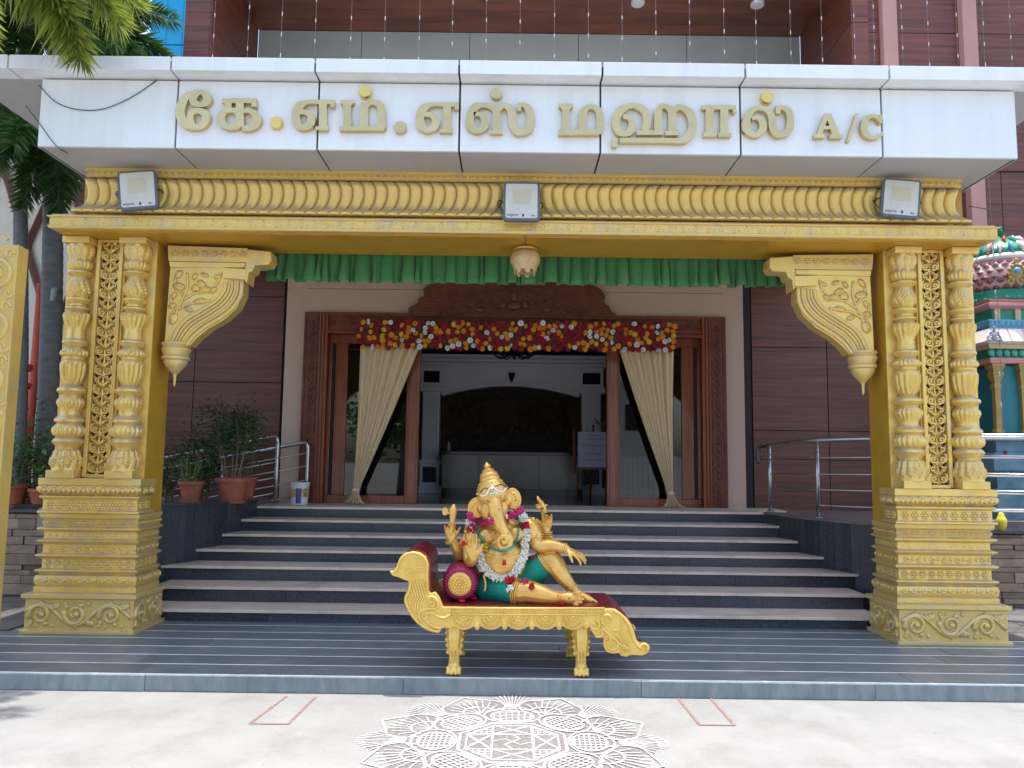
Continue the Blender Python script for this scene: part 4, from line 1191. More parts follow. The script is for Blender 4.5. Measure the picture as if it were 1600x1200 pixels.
# ================================================================== DOORWAY
DFY = 10.52
door = thing('entrance_door', 'carved wooden entrance door frame with glass side lights standing open', 'door', (0, DFY, LZ))
ox0, ox1 = P(470, 640, DFY).x, P(1136, 640, DFY).x
oz1 = P(800, 491, DFY).z
FW = .34
def jamb(a, b, name='door_jamb'):
    j = MB().box(a, b, DFY, DFY + .28, LZ - .005, oz1).build(name, 'carved_wood', door, bevel=.006)
    s = 1 if a < 0 else -1
    # stepped mouldings towards the opening and a carved strip
    inner = b if s > 0 else a
    for k, (o, wd, pr) in enumerate(((.0, .035, .03), (.05, .03, .018), (.10, .02, .012))):
        e = inner - s * o; c_, d_ = sorted((e, e - s * wd))
        MB().box(c_, d_, DFY - pr, DFY + .002, LZ, oz1 - .02 - o * .0).build('moulding', 'door_wood', j, bevel=.005)
    mb = MB(); cxm = (a + b) / 2 - s * .055
    for i in range(26):
        z = LZ + .06 + i * (oz1 - LZ - .15) / 26
        relief(mb, spiral((cxm, z), .042, 1.2, PI * (i % 2), 1 if i % 2 else -1, 12), [.012 - .006 * q / 12 for q in range(13)], lambda u, v: (u, DFY - .001, v), 5)
        mb.ell((cxm, DFY - .004, z + .05), (.03, .012, .018), seg=6, ring=4)
    for sx_ in (-.085, .075):
        for i in range(60):
            mb.ell((cxm + sx_, DFY - .002, LZ + .03 + i * (oz1 - LZ - .05) / 60), (.012, .010, .016), seg=5, ring=4)
    mb.build('vine_carving', 'carved_wood', j, smooth=True, kind='stuff')
jamb(ox0, ox0 + FW); jamb(ox1 - FW, ox1)
hd = MB().box(ox0 + FW, ox1 - FW, DFY + .001, DFY + .28, oz1 - .30, oz1).build('door_head', 'carved_wood', door, bevel=.006)
for k, (z, h_, pr) in enumerate(((oz1 - .30, .035, .03), (oz1 - .235, .03, .018), (oz1 - .04, .03, .014))):
    MB().box(ox0 + FW, ox1 - FW, DFY - pr, DFY + .002, z, z + h_).build('moulding', 'door_wood', hd, bevel=.005)
mb = MB()
for i in range(40):
    x_ = ox0 + FW + .05 + i * (ox1 - ox0 - 2 * FW - .1) / 39
    relief(mb, spiral((x_, oz1 - .13), .042, 1.2, PI * (i % 2), 1 if i % 2 else -1, 12), [.012 - .006 * q / 12 for q in range(13)], lambda u, v: (u, DFY - .001, v), 5)
mb.build('vine_carving', 'carved_wood', hd, smooth=True, kind='stuff')
# pediment with its wavy outline and relief
pts = [(639, 494), (638, 482), (652, 474), (655, 466), (663, 462), (661, 452), (668, 446), (682, 436), (909, 440), (925, 445), (939, 452), (946, 463), (944, 473), (952, 479), (956, 488), (962, 491), (962, 500)]
ped = MB().prism_y([(P(x_, y_, DFY - .03).x, P(x_, y_, DFY - .03).z) for x_, y_ in pts], DFY - .05, DFY + .1).build('pediment', 'carved_wood', door, bevel=.008)
mb = MB(); Yp = DFY - .055
fp = lambda u, v: P(u, v, Yp)
for off in (0, 4):
    arc = cat_rom([(684 + off, 492, 0), (700 + off, 478, 0), (724 + off, 470, 0), (738 + off * .6, 460, 0), (762, 458 + off, 0), (780, 451 + off, 0), (804, 448 + off, 0), (826, 451 + off, 0), (846, 460 + off, 0), (868 - off * .6, 461, 0), (882 - off, 471, 0), (900 - off, 480, 0), (914 - off, 492, 0)], 5)
    relief(mb, [(p.x, p.y) for p in arc], .014 if off == 0 else .008, fp, 6)
for s in (-1, 1):
    for cx_, cy_, r_ in ((22, 470, 11), (40, 466, 9), (58, 474, 12), (80, 482, 10), (98, 486, 8), (34, 482, 9)):
        relief(mb, [(803 + s * (q[0]), q[1]) for q in spiral((cx_, cy_), r_, 1.2, .5, 1, 14)], [.016 - .008 * i / 14 for i in range(15)], fp, 6)
mb.ell(P(803, 462, Yp), (.05, .04, .10)); mb.ell(P(803, 478, Yp), (.11, .05, .07)); mb.ell(P(803, 452, Yp), (.025, .03, .05))
for s in (-1, 1):
    mb.ell(P(803 + s * 17, 476, Yp), (.05, .03, .06)); mb.ell(P(803 + s * 52, 484, Yp), (.06, .03, .045))
mb.build('pediment_carving', 'carved_wood', ped, smooth=True)
for k in range(5):
    z = P(660, 468 + 5 * k, Yp).z
    a_ = P(664 - 4 * k, 470, Yp).x; 
    MB().box(a_, P(690 - 6 * k, 470, Yp).x, DFY - .06, DFY - .049, z - .008, z + .008).build('moulding', 'door_wood', ped)
    MB().box(P(914 + 6 * k, 470, Yp).x, P(940 + 4 * k, 470, Yp).x, DFY - .06, DFY - .049, z - .02, z - .004).build('moulding', 'door_wood', ped)
# inner frame, glass side lights, door posts
IY = DFY + .12
ix0, ix1 = ox0 + FW, ox1 - FW
lpost = (P(635, 650, IY).x, P(655, 650, IY).x); rpost = (P(948, 650, IY).x, P(968, 650, IY).x)
iz1 = oz1 - .30
for a, b in (lpost, rpost):
    p_ = MB().box(a, b, IY - .05, IY + .10, LZ, iz1).build('door_post', 'door_wood', door, bevel=.01)
    MB().box(a + .03, b - .03, IY - .065, IY - .049, LZ, iz1).build('moulding', 'door_wood', p_, bevel=.006)
for a, b in ((ix0, lpost[0]), (rpost[1], ix1)):
    fr = MB().box(a, b, IY - .03, IY + .05, LZ, LZ + .11).build('side_light', 'door_wood', door, bevel=.006)
    MB().box(a, b, IY - .03, IY + .05, iz1 - .12, iz1).build('top_rail', 'door_wood', fr, bevel=.006)
    outer = a if a < -1 else b
    s = 1 if a < -1 else -1
    c_, d_ = sorted((outer, outer + s * .05)); MB().box(c_, d_, IY - .045, IY + .05, LZ + .11, iz1 - .12).build('stile', 'door_wood', fr, bevel=.006)
    c_, d_ = sorted((outer + s * .055, outer + s * .085)); MB().box(c_, d_, IY - .02, IY + .05, LZ + .11, iz1 - .12).build('black_stile', 'joint_black', fr)  # black strip between the two wooden stiles
    c_, d_ = sorted((outer + s * .09, outer + s * .26)); MB().box(c_, d_, IY - .02, IY + .04, LZ + .11, iz1 - .12).build('stile', 'door_wood', fr, bevel=.006)
    c_, d_ = sorted((outer + s * .26, (lpost[0] if s > 0 else rpost[1])))
    MB().box(c_, d_, IY + .005, IY + .015, LZ + .11, iz1 - .12).build('pane', 'tinted_glass', fr)
# ================================================================== LOBBY (seen through the open door)
lob = thing('lobby_room', 'dim lobby with arched niche and pale pilasters behind the open door', 'room', (0, 14, LZ))
LB = 14.6
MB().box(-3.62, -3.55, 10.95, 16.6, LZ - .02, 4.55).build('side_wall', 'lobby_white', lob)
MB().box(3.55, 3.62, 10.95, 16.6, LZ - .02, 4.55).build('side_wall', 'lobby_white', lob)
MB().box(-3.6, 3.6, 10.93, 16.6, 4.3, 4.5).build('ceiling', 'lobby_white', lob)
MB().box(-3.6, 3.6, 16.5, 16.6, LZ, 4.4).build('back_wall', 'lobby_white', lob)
for a, b in ((-3.6, ox0 + .1), (ox1 - .1, 3.6)):
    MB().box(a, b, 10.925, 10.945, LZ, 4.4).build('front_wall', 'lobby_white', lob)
PYL = 14.0
z_b, z_cap = LZ, P(670, 612, PYL).z
for (a, b) in ((655, 690), (905, 943)):
    x0_, x1_ = P(a, 680, PYL).x, P(b, 680, PYL).x
    p_ = MB().box(x0_ + .05, x1_ - .05, PYL + .02, PYL + .3, LZ, z_cap).build('pilaster', 'lobby_trim', lob)
    for k in range(8):
        xx = x0_ + .06 + (x1_ - x0_ - .12) * (k + .5) / 8
        MB().box(xx - .014, xx + .014, PYL, PYL + .021, P(670, 718, PYL).z + .03, z_cap - .03).build('flute', 'lobby_trim', p_, bevel=.006)
    MB().box(x0_ - .02, x1_ + .02, PYL - .06, PYL + .3, LZ, LZ + .13).build('base', 'lobby_trim', p_, bevel=.01)
    bz_ = P(670, 724, PYL).z
    MB().box(x0_ + .03, x1_ - .03, PYL - .03, PYL + .02, LZ + .13, bz_).build('pedestal', 'lobby_trim', p_)
    MB().box(x0_ + .08, x1_ - .08, PYL - .035, PYL - .03, LZ + .2, bz_ - .06).build('pedestal_panel', 'black_top', p_)
    MB().box(x0_ - .01, x1_ + .01, PYL - .06, PYL + .02, bz_, bz_ + .06).build('pedestal_cap', 'lobby_trim', p_, bevel=.01)
    MB().box(x0_ - .03, x1_ + .03, PYL - .05, PYL + .3, z_cap, z_cap + .10).build('capital', 'lobby_trim', p_, bevel=.012)
    zz = z_cap + .12; z2 = P(670, 583, PYL).z
    MB().box(x0_ + .06, x1_ - .06, PYL - .005, PYL + .02, zz + .05, z2 + .04).build('dark_panel', 'black_top', p_)
# arch band: entablature with a segmental opening
xa, xb = P(690, 620, PYL).x, P(905, 620, PYL).x
zs, zt_ = P(690, 618, PYL).z, P(800, 603, PYL).z
ztop = P(800, 583, PYL).z + .12
pts = [(P(655, 600, PYL).x, z_cap + .1), (P(655, 600, PYL).x, ztop), (P(943, 600, PYL).x, ztop), (P(943, 600, PYL).x, z_cap + .1), (xb + .05, z_cap + .1)]
for k in range(17):
    t_ = k / 16; xx = xb + (xa - xb) * t_
    pts.append((xx, zs + (zt_ - zs) * (1 - (2 * t_ - 1) ** 2)))
pts.append((xa - .05, z_cap + .1))
MB().prism_y(pts, PYL + .02, PYL + .28).build('arch', 'lobby_trim', lob)
for off, rad in ((.05, .02), (.12, .014)):
    MB().tube([(xb + (xa - xb) * k / 16, PYL + .015, off + zs + (zt_ - zs) * (1 - (2 * k / 16 - 1) ** 2)) for k in range(17)], rad, 6).build('arch_moulding', 'lobby_trim', lob)
kz = P(799, 588, PYL).z
MB().prism_y([(P(794, 590, PYL).x, kz + .06), (P(805, 590, PYL).x, kz + .06), (P(801, 602, PYL).x, kz - .1), (P(797, 602, PYL).x, kz - .1)], PYL - .05, PYL + .03).build('keystone', 'black_top', lob)
for k, (dz_, pr) in enumerate(((0, .04), (.07, .08), (.14, .12))):
    MB().box(P(650, 600, PYL).x - pr, P(948, 600, PYL).x + pr, PYL - pr, PYL + .3, ztop + dz_, ztop + dz_ + .065).build('cornice', 'lobby_trim', lob, bevel=.01)
MB().box(-3.55, 3.55, PYL - .2, PYL + .3, ztop + .34, 4.3).build('ceiling_drop', 'lobby_white', lob)
# relief mural in the niche
mur = MB().box(xa - .1, xb + .1, LB, LB + .1, LZ + .9, zt_ + .3).build('mural', 'mural', lob)
mb = MB(); r3 = random.Random(5)
for k in range(420):
    xx = r3.uniform(xa + .1, xb - .1); z = r3.uniform(LZ + 1.0, zs)
    mb.ell((xx, LB, z), (r3.uniform(.015, .05), .02, r3.uniform(.02, .09)), seg=6, ring=4)
mb.build('mural_relief', 'mural', mur, smooth=True, kind='stuff')
MB().box(P(757, 600, LB).x, P(810, 600, LB).x, LB - .03, LB + .01, P(800, 663, LB).z, P(800, 625, LB).z).build('mural_panel', 'mural', mur)
# reception counter
cn = thing('reception_counter', 'stone-fronted reception counter with a black top inside the lobby', 'counter', (0, 13.4, LZ))
cz = P(800, 706, 13.4).z
xs_ = [P(690, 740, 13.4).x, P(748, 740, 13.4).x, P(842, 740, 13.4).x, P(910, 740, 13.4).x]
for a, b in zip(xs_, xs_[1:]):
    MB().box(a + .004, b - .004, 13.4, 13.43, LZ + .12, cz - .06).build('front_slab', 'counter_marble', cn)
MB().box(xs_[0], xs_[-1], 13.431, 13.9, LZ, cz - .061).build('carcass', 'joint_black', cn)
MB().box(xs_[0], xs_[-1], 13.405, 13.43, LZ, LZ + .115).build('toe_kick', 'black_top', cn)
MB().box(xs_[0] - .04, xs_[-1] + .04, 13.34, 13.95, cz - .06, cz).build('counter_top', 'black_top', cn, bevel=.006)
v = P(701, 693, 13.5)
tag(MB().lathe([(.03, cz), (.035, cz + .05), (.02, cz + .11), (.012, cz + .15), (.02, cz + .17)], (v.x, 13.55, 0), 16).build('small_vase', 'lobby_white', smooth=True), 'small pale vase on the end of the reception counter', 'vase')
# easel with a printed board
ex0, ex1 = P(903, 700, 12.4).x, P(948, 700, 12.4).x + .06
ez0, ez1 = P(925, 730, 12.4).z, P(925, 675, 12.4).z
ea = thing('easel', 'wooden easel holding a printed board inside the lobby', 'easel', ((ex0 + ex1) / 2, 12.45, LZ))
for xx, yy, dx in ((ex0 + .04, 12.5, -.06), (ex1 - .08, 12.5, .06), ((ex0 + ex1) / 2, 12.9, 0)):
    MB().tube([(xx + dx, yy - (.1 if dx else -.1), LZ), (xx - dx * .4, 12.55, ez1 + .12)], .018, 6).build('leg', 'easel_wood', ea)
MB().box(ex0 - .03, ex1 + .03, 12.37, 12.44, ez0 - .04, ez0).build('ledge', 'easel_wood', ea)
bd = thing('sign_board', 'pale lilac printed board resting on the lobby easel', 'sign', ((ex0 + ex1) / 2, 12.4, ez0))
MB().box(ex0, ex1, 12.40, 12.42, ez0 + .001, ez1).build('board', 'board_paper', bd)
r4 = random.Random(9); mb = MB()
for k, (fz, wd, am) in enumerate(((.90, .22, .006), (.80, .30, .006), (.62, .42, .018), (.50, .06, .012), (.38, .26, .02), (.20, .34, .010))):
    z = ez0 + (ez1 - ez0) * fz; xc = (ex0 + ex1) / 2; n_ = int(wd / .012)
    mb.tube([(xc - wd / 2 + wd * i / n_, 12.399, z + am * math.sin(i * 1.9 + r4.random() * 2)) for i in range(n_ + 1)], .003, 4)
mb.build('script_lines', 'ink', bd)
MB().tube([(ex0 - .05, 12.43, ez0 - .1), (ex0 - .06, 12.43, ez1 + .05)], .03, 6).build('frame_post', 'easel_wood', bd)
mb = MB()
for k in range(16):
    a = r4.uniform(0, 6.28); mb.tube([((ex0 + ex1) / 2 + .12, 12.5, ez1 + .12), ((ex0 + ex1) / 2 + .12 + .12 * math.cos(a), 12.5 + .12 * math.sin(a), ez1 + .12 + r4.uniform(.02, .14))], [.008, .003], 5)
tag(mb.build('dried_leaves', 'stem'), 'tuft of dry leaves behind the top of the lobby easel', 'decoration')
# chandelier
ch = P(802, 548, 12.2)
cd_ = thing('chandelier', 'black wrought iron chandelier just inside the doorway', 'chandelier', (ch.x, 12.2, ch.z))
MB().tube([(ch.x, 12.2, ch.z - .06), (ch.x, 12.2, 4.3)], .012, 6).build('stem', 'black_iron', cd_)
MB().lathe([(.005, ch.z - .13), (.02, ch.z - .09), (.05, ch.z - .04), (.03, ch.z + .03)], (ch.x, 12.2, 0), 12).build('hub', 'black_iron', cd_, smooth=True)
for k in range(10):
    a = 2 * PI * k / 10 + .2; ca, sa = math.cos(a), math.sin(a)
    pr_ = cat_rom([(0.03, 0, .02), (.12, 0, -.09), (.24, 0, -.11), (.34, 0, -.04), (.33, 0, .03)], 5)
    arm = MB().tube([(ch.x + p.x * ca, 12.2 + p.x * sa, ch.z + p.z) for p in pr_], .013, 6).build('arm', 'black_iron', cd_, smooth=True)
    MB().lathe([(.04, ch.z + .03), (.05, ch.z + .04), (.02, ch.z + .05), (.018, ch.z + .13)], (ch.x + .33 * ca, 12.2 + .33 * sa, 0), 8).build('cup', 'black_iron', arm)

# ================================================================== FLOWER PANEL, DRAPES
def flower_mesh(np_, cup):
    mb = MB()
    for ring, (rr, zz, n_) in enumerate(((1.0, 0.0, np_), (.62, .28, np_ - 2))):
        for k in range(n_):
            a = 2 * PI * (k + .5 * ring) / n_; w_ = PI / n_ * 1.05
            c0, c1 = Vector((math.cos(a - w_), 0, math.sin(a - w_))), Vector((math.cos(a + w_), 0, math.sin(a + w_)))
            d = Vector((math.cos(a), 0, math.sin(a)))
            y0 = -zz * .5
            mb.add([Vector((0, y0 - .1, 0)), c0 * rr * .72 + Vector((0, y0 - cup * .25, 0)), d * rr + Vector((0, y0 - cup * .15, 0)), c1 * rr * .72 + Vector((0, y0 - cup * .25, 0))], [(0, 1, 2, 3)])
    return mb
fmesh = {}
for nm, np_, cup in (('orange_flower', 9, 1.0), ('darkred_flower', 8, 1.2), ('flower_white2', 7, .6), ('yellow_flower', 9, 1.0)):
    mb = flower_mesh(np_, cup)
    me = mb.mesh('flower', False); me.materials.append(MATS[nm]); me.materials.append(MATS['flower_core'])
    bm = bmesh.new(); bm.from_mesh(me)
    if nm == 'flower_white2':
        r_ = bmesh.ops.create_icosphere(bm, subdivisions=1, radius=.2, matrix=Matrix.Translation((0, -.25, 0)))
        for v_ in r_['verts']:
            for f_ in v_.link_faces: f_.material_index = 1
    bm.to_mesh(me); bm.free()
    fmesh[nm] = me
GY = 10.28
pan = thing('flower_swag', 'long band of red, orange and white flowers above the doorway', 'flower decoration', P(807, 548, GY))
gc = [P(559, 502, GY), P(1056, 507, GY), P(1054, 548, GY), P(562, 543, GY)]
bk = MB(); 
MB().prism_y([(p.x, p.z) for p in (gc[0] + Vector((.02, 0, -.03)), gc[1] + Vector((-.02, 0, -.03)), gc[2] + Vector((-.02, 0, .03)), gc[3] + Vector((.02, 0, .03)))], GY + .02, GY + .10).build('backing', 'dark_leaf', pan)
r5 = random.Random(11)
pts = []
tries = 0
while len(pts) < 345 and tries < 60000:
    tries += 1
    u, v_ = r5.random(), r5.random()
    p = (gc[0] * (1 - u) + gc[1] * u) * (1 - v_) + (gc[3] * (1 - u) + gc[2] * u) * v_
    p = Vector((p.x, 0, p.z))
    md = .060 if tries < 20000 else .052
    if all((p - q[0]).length > md for q in pts):
        c = r5.random(); kind = 'darkred_flower' if c < .42 else ('orange_flower' if c < .66 else ('yellow_flower' if c < .85 else 'flower_white2'))
        if kind == 'yellow_flower' and r5.random() < .6: kind = 'orange_flower'
        pts.append((p, kind))
rest = MB()
for i, (p, kind) in enumerate(pts):
    s_ = r5.uniform(.038, .049); y_ = GY + r5.uniform(-.02, .015)
    rt = (r5.uniform(-.5, .5), r5.uniform(0, 6.28), r5.uniform(-.5, .5))
    if i < 300:
        put('flower', fmesh[kind], None, pan, (p.x, y_, p.z), rot=rt, scale=(s_, s_, s_))
    else:
        src = flower_mesh(8, 1.1); M_ = Matrix.Translation((p.x, y_, p.z)) @ (Matrix.Rotation(rt[1], 4, 'Y')) @ Matrix.Scale(s_, 4)
        rest.add([M_ @ Vector(q) for q in src.v], src.f)
if rest.v:
    rest.build('more_flowers', 'darkred_flower', pan, kind='stuff')
lv = MB()
for k in range(260):
    u, v_ = r5.random(), r5.random()
    p = (gc[0] * (1 - u) + gc[1] * u) * (1 - v_) + (gc[3] * (1 - u) + gc[2] * u) * v_
    a = r5.uniform(0, 6.28); l_ = r5.uniform(.03, .06); d = Vector((math.cos(a), -.3, math.sin(a))) * l_; e = Vector((-math.sin(a), 0, math.cos(a))) * l_ * .25
    b0 = Vector((p.x, GY + .01, p.z)); lv.add([b0, b0 + d * .5 + e, b0 + d, b0 + d * .5 - e], [(0, 1, 2, 3)])
lv.build('greenery', 'dark_leaf', pan, kind='stuff')

def drape(name, label, tl, tr, knot, tail, wn):
    DYY = 10.36
    A_, B_ = P(*tl, DYY), P(*tr, DYY); K_ = P(*knot, DYY); Tz = LZ + .012
    kw = .035
    nple = 9
    def fn(u, v):
        # v: 0 top -> .86 knot -> 1 floor
        vk = .90
        if v <= vk:
            t = v / vk
            e = t ** 1.0
            x = (A_.x + (B_.x - A_.x) * u) * (1 - e) + (K_.x + (u - .5) * kw * 2) * e
            z = (A_.z + (B_.z - A_.z) * u) * (1 - t) + K_.z * t
            x += .012 * math.sin(PI * t) * (1 if wn > 0 else -1)
            am = .045 * (1 - .55 * t)
        else:
            t = (v - vk) / (1 - vk)
            x = K_.x + (u - .5) * kw * 2 * (1 + 3.6 * t ** 1.6) + tail * t * .03
            z = K_.z + (Tz - K_.z) * min(1, t * 1.25) + .01 * abs(math.sin(u * 17))
            am = .03 + .05 * t
        y = DYY + am * math.sin(u * nple * 2 * PI + 1.1 * math.sin(3 * u)) * .55 + am * .35 * math.sin(u * 31 + 2)
        if v > vk: y -= .05 * ((v - vk) / (1 - vk)) ** 2
        return (x, y, z)
    o = MB().grid(fn, 110, 40).build(name, 'cream_cloth', smooth=True)
    bake(o, solid=.003)
    tag(o, label, 'curtain', 'cream drapes tied at the door')
    MB().lathe([(.038, K_.z - .02), (.05, K_.z - .005), (.05, K_.z + .012), (.038, K_.z + .025)], (K_.x, DYY, 0), 16).build('tie', 'cream_cloth', o, smooth=True)
drape('door_drape', 'cream drape gathered to a knot beside the paint bucket', (563, 540), (655, 543), (556, 766), -1, 1)
drape('door_drape', 'cream drape gathered to a knot beside the easel with board', (968, 546), (1053, 549), (1048, 771), 1, -1)

# ================================================================== RAILINGS
def rail(root, pts, r, name='rail', m='steel', n=10):
    return MB().tube(pts, r, n).build(name, m, root, smooth=True)
rr_ = thing('ramp_railing', 'stainless steel railing with four bars beside the stair on the temple side', 'railing', (3.6, 9.3, LZ))
p1 = G(1204, 800, LZ); p2 = G(1279, 809, LZ)
p3 = Vector((4.35, 8.3, LZ)); p4 = Vector((5.4, 7.98, LZ))
posts = [p1, p2, p3, p4]
hts = [P(1203, 694, p1.y).z, P(1275, 688, p2.y).z]; hts += [hts[1] + .02, hts[1] + .02]
for p, h_ in zip(posts, hts):
    po = rail(rr_, [(p.x, p.y, LZ), (p.x, p.y, h_)], .024, 'post')
    MB().lathe([(.05, LZ + .0), (.05, LZ + .012), (.03, LZ + .02)], (p.x, p.y, 0), 16).build('foot', 'steel', po, smooth=30)
    MB().lathe([(.028, h_ - .13), (.032, h_ - .12), (.028, h_ - .11)], (p.x, p.y, 0), 12).build('collar', 'steel', po)
top = cat_rom([(p.x, p.y, h_) for p, h_ in zip(posts, hts)], 6)
rail(rr_, [Vector((p1.x - .05, p1.y + .1, hts[0] - .03))] + top, .027, 'handrail')
rail(rr_, cat_rom([(p1.x - .06, p1.y + .12, hts[0] - .02), (p1.x - .09, p1.y + .16, hts[0] - .06), (p1.x - .09, p1.y + .17, hts[0] - .25)], 5), .026, 'rail_end', 'steel_dark')
for f in (.16, .36, .56, .77):
    rail(rr_, cat_rom([(p.x, p.y, LZ + (h_ - LZ) * f) for p, h_ in zip(posts, hts)], 6), .010, 'bar')
rr2 = thing('ramp_handrail', 'sloping stainless steel ramp railing behind the terracotta pots', 'railing', (-4, 9.8, LZ))
def sloped(Y, end, endtop, dzdx, x_start, nm):
    e = P(*end, Y); tz_ = P(*endtop, Y).z
    L0 = x_start
    slope = dzdx
    post = cat_rom([(e.x, Y, e.z), (e.x, Y, tz_ - .09)], 2) + cat_rom([(e.x, Y, tz_ - .09), (e.x - .012, Y, tz_ - .02), (e.x - .05, Y, tz_), (e.x - .12, Y, tz_ - .012)], 4)[1:]
    pts = list(post) + [Vector((L0, Y, tz_ - (e.x - L0) * slope))]
    rail(rr2, pts, .026, 'handrail')
    for f in (.17, .40, .63, .84):
        z = e.z + (tz_ - e.z) * f
        rail(rr2, [(e.x, Y, z), (L0, Y, z - (e.x - L0) * slope)], .009, 'bar')
    for k in range(1, 3):
        xx = e.x - 1.15 * k
        if xx > L0:
            rail(rr2, [(xx, Y, LZ + .03), (xx, Y, tz_ - (e.x - xx) * slope)], .022, 'post')
sloped(9.95, (430, 788), (433, 683), .20, -5.1, 'a')
sloped(10.45, (478, 789), (479, 692), .19, -5.1, 'b')

# ================================================================== POTTED PLANTS
PLANTG = 'terracotta pots with shrubs'
def leaf_cloud(mb, pts, n, L, rr, droop=.3, wd=.4):
    for k in range(n):
        c = Vector(rr.choice(pts)) + Vector((rr.gauss(0, 1), rr.gauss(0, 1), rr.gauss(0, 1))) * L * 1.1
        a = rr.uniform(0, 6.28); el = rr.uniform(-.6, .7)
        d = Vector((math.cos(a) * math.cos(el), math.sin(a) * math.cos(el), math.sin(el) - droop)).normalized() * L * rr.uniform(.6, 1.3)
        s_ = d.cross(Vector((rr.gauss(0, .3), rr.gauss(0, .3), 1))).normalized() * d.length * wd * .5
        up = Vector((0, 0, d.length * .10))
        mb.add([c, c + d * .45 + s_ + up, c + d, c + d * .45 - s_ + up], [(0, 1, 2), (0, 2, 3)])
def potted(px, py, Y, r, h, label, style, seed, base=None, mt='terracotta'):
    b = P(px, py, Y) if base is None else Vector(base)
    z0 = b.z
    t = thing('potted_plant', label, 'potted plant', (b.x, Y, z0), PLANTG)
    pot = MB().lathe([(r * .62, z0 + .02), (r * .64, z0 + .03), (r * .78, z0 + h * .55), (r * .88, z0 + h * .80), (r * .90, z0 + h * .82), (r, z0 + h * .84), (r * 1.02, z0 + h * .98), (r * .98, z0 + h), (r * .86, z0 + h), (r * .84, z0 + h * .86), (r * .3, z0 + h * .86)], (b.x, Y, 0), 40,
                     mod=lambda a, i, z: 1 + (.012 * math.cos(20 * a) if 1 <= i <= 3 else 0)).build('pot', mt, t, smooth=35)
    MB().lathe([(r * .60, z0), (r * .74, z0 + .002), (r * .82, z0 + .04), (r * .78, z0 + .042), (r * .70, z0 + .019), (r * .2, z0 + .019)], (b.x, Y, 0), 32).build('saucer', mt, t, smooth=35)
    MB().lathe([(r * .84, z0 + h * .86 + .003), (r * .4, z0 + h * .89), (.01, z0 + h * .90)], (b.x, Y, 0), 20).build('soil', 'soil', t)
    rr = random.Random(seed); zt = z0 + h * .88
    tips = []
    st = MB()
    for k in range(style['stems']):
        a = rr.uniform(0, 6.28); rad = rr.uniform(.02, r * .5)
        p0 = Vector((b.x + rad * math.cos(a), Y + rad * math.sin(a), zt - .03))
        H = style['h'] * rr.uniform(.72, 1.05); sp = style['spread']
        e = p0 + Vector((math.cos(a) * sp * rr.uniform(.3, 1) + style.get('lean', 0), math.sin(a) * sp * .6, H))
        mid = (p0 + e) / 2 + Vector((rr.gauss(0, .03), rr.gauss(0, .03), .02))
        c = cat_rom([p0, mid, e], 5)
        st.tube(c, [style['sr'] * (1 - .6 * i / (len(c) - 1)) for i in range(len(c))], 5)
        for q in range(style['br']):
            f = rr.uniform(style.get('f0', .45), 1); s0 = c[int(f * (len(c) - 1))]
            d = Vector((rr.gauss(0, 1), rr.gauss(0, .7), rr.uniform(.0, 1))) * style['bl']
            st.tube([s0, s0 + d * .5 + Vector((0, 0, .02)), s0 + d], [style['sr'] * .4, style['sr'] * .3, style['sr'] * .15], 4)
            tips += [s0 + d, s0 + d * .6]
    st.build('stems', style.get('stem_m', 'stem'), t, smooth=True)
    mb = MB(); leaf_cloud(mb, tips, style['n'], style['L'], rr, style.get('droop', .3), style.get('wd', .4))
    mb.build('foliage', style.get('leaf_m', 'leaf_dark'), t, kind='stuff')
    if style.get('young'):
        mb = MB(); leaf_cloud(mb, rr.sample(tips, min(len(tips), 14)), 60, style['L'] * .8, rr); mb.build('young_leaves', 'leaf_yellow', t, kind='stuff')
    return t
TOPZ = LEFT_TOP
def on_top(px, Y): 
    q = P(px, 790, Y); return (q.x, Y, TOPZ - .001 if Y < 9.0 else TOPZ - .024)
potted(362, 790, 9.25, .205, .30, 'tall thin-stemmed shrub in the largest terracotta pot by the handrail', dict(stems=9, h=.85, spread=.26, sr=.010, br=5, bl=.15, n=1900, L=.07, f0=.55, young=True, wd=.3), 1, base=on_top(362, 9.25))
potted(384, 788, 9.75, .175, .30, 'bushy shrub in a terracotta pot half hidden behind the largest pot', dict(stems=6, h=.62, spread=.15, sr=.007, br=4, bl=.11, n=420, L=.055, f0=.5), 2, base=on_top(379, 9.75))
potted(298, 790, 8.95, .145, .24, 'spiky grassy plant with orange shoot in the smallest terracotta pot', dict(stems=16, h=.32, spread=.13, sr=.006, br=1, bl=.05, n=90, L=.10, stem_m='stem_green', leaf_m='leaf_mid', f0=.3, wd=.2), 3, base=on_top(297, 8.95))
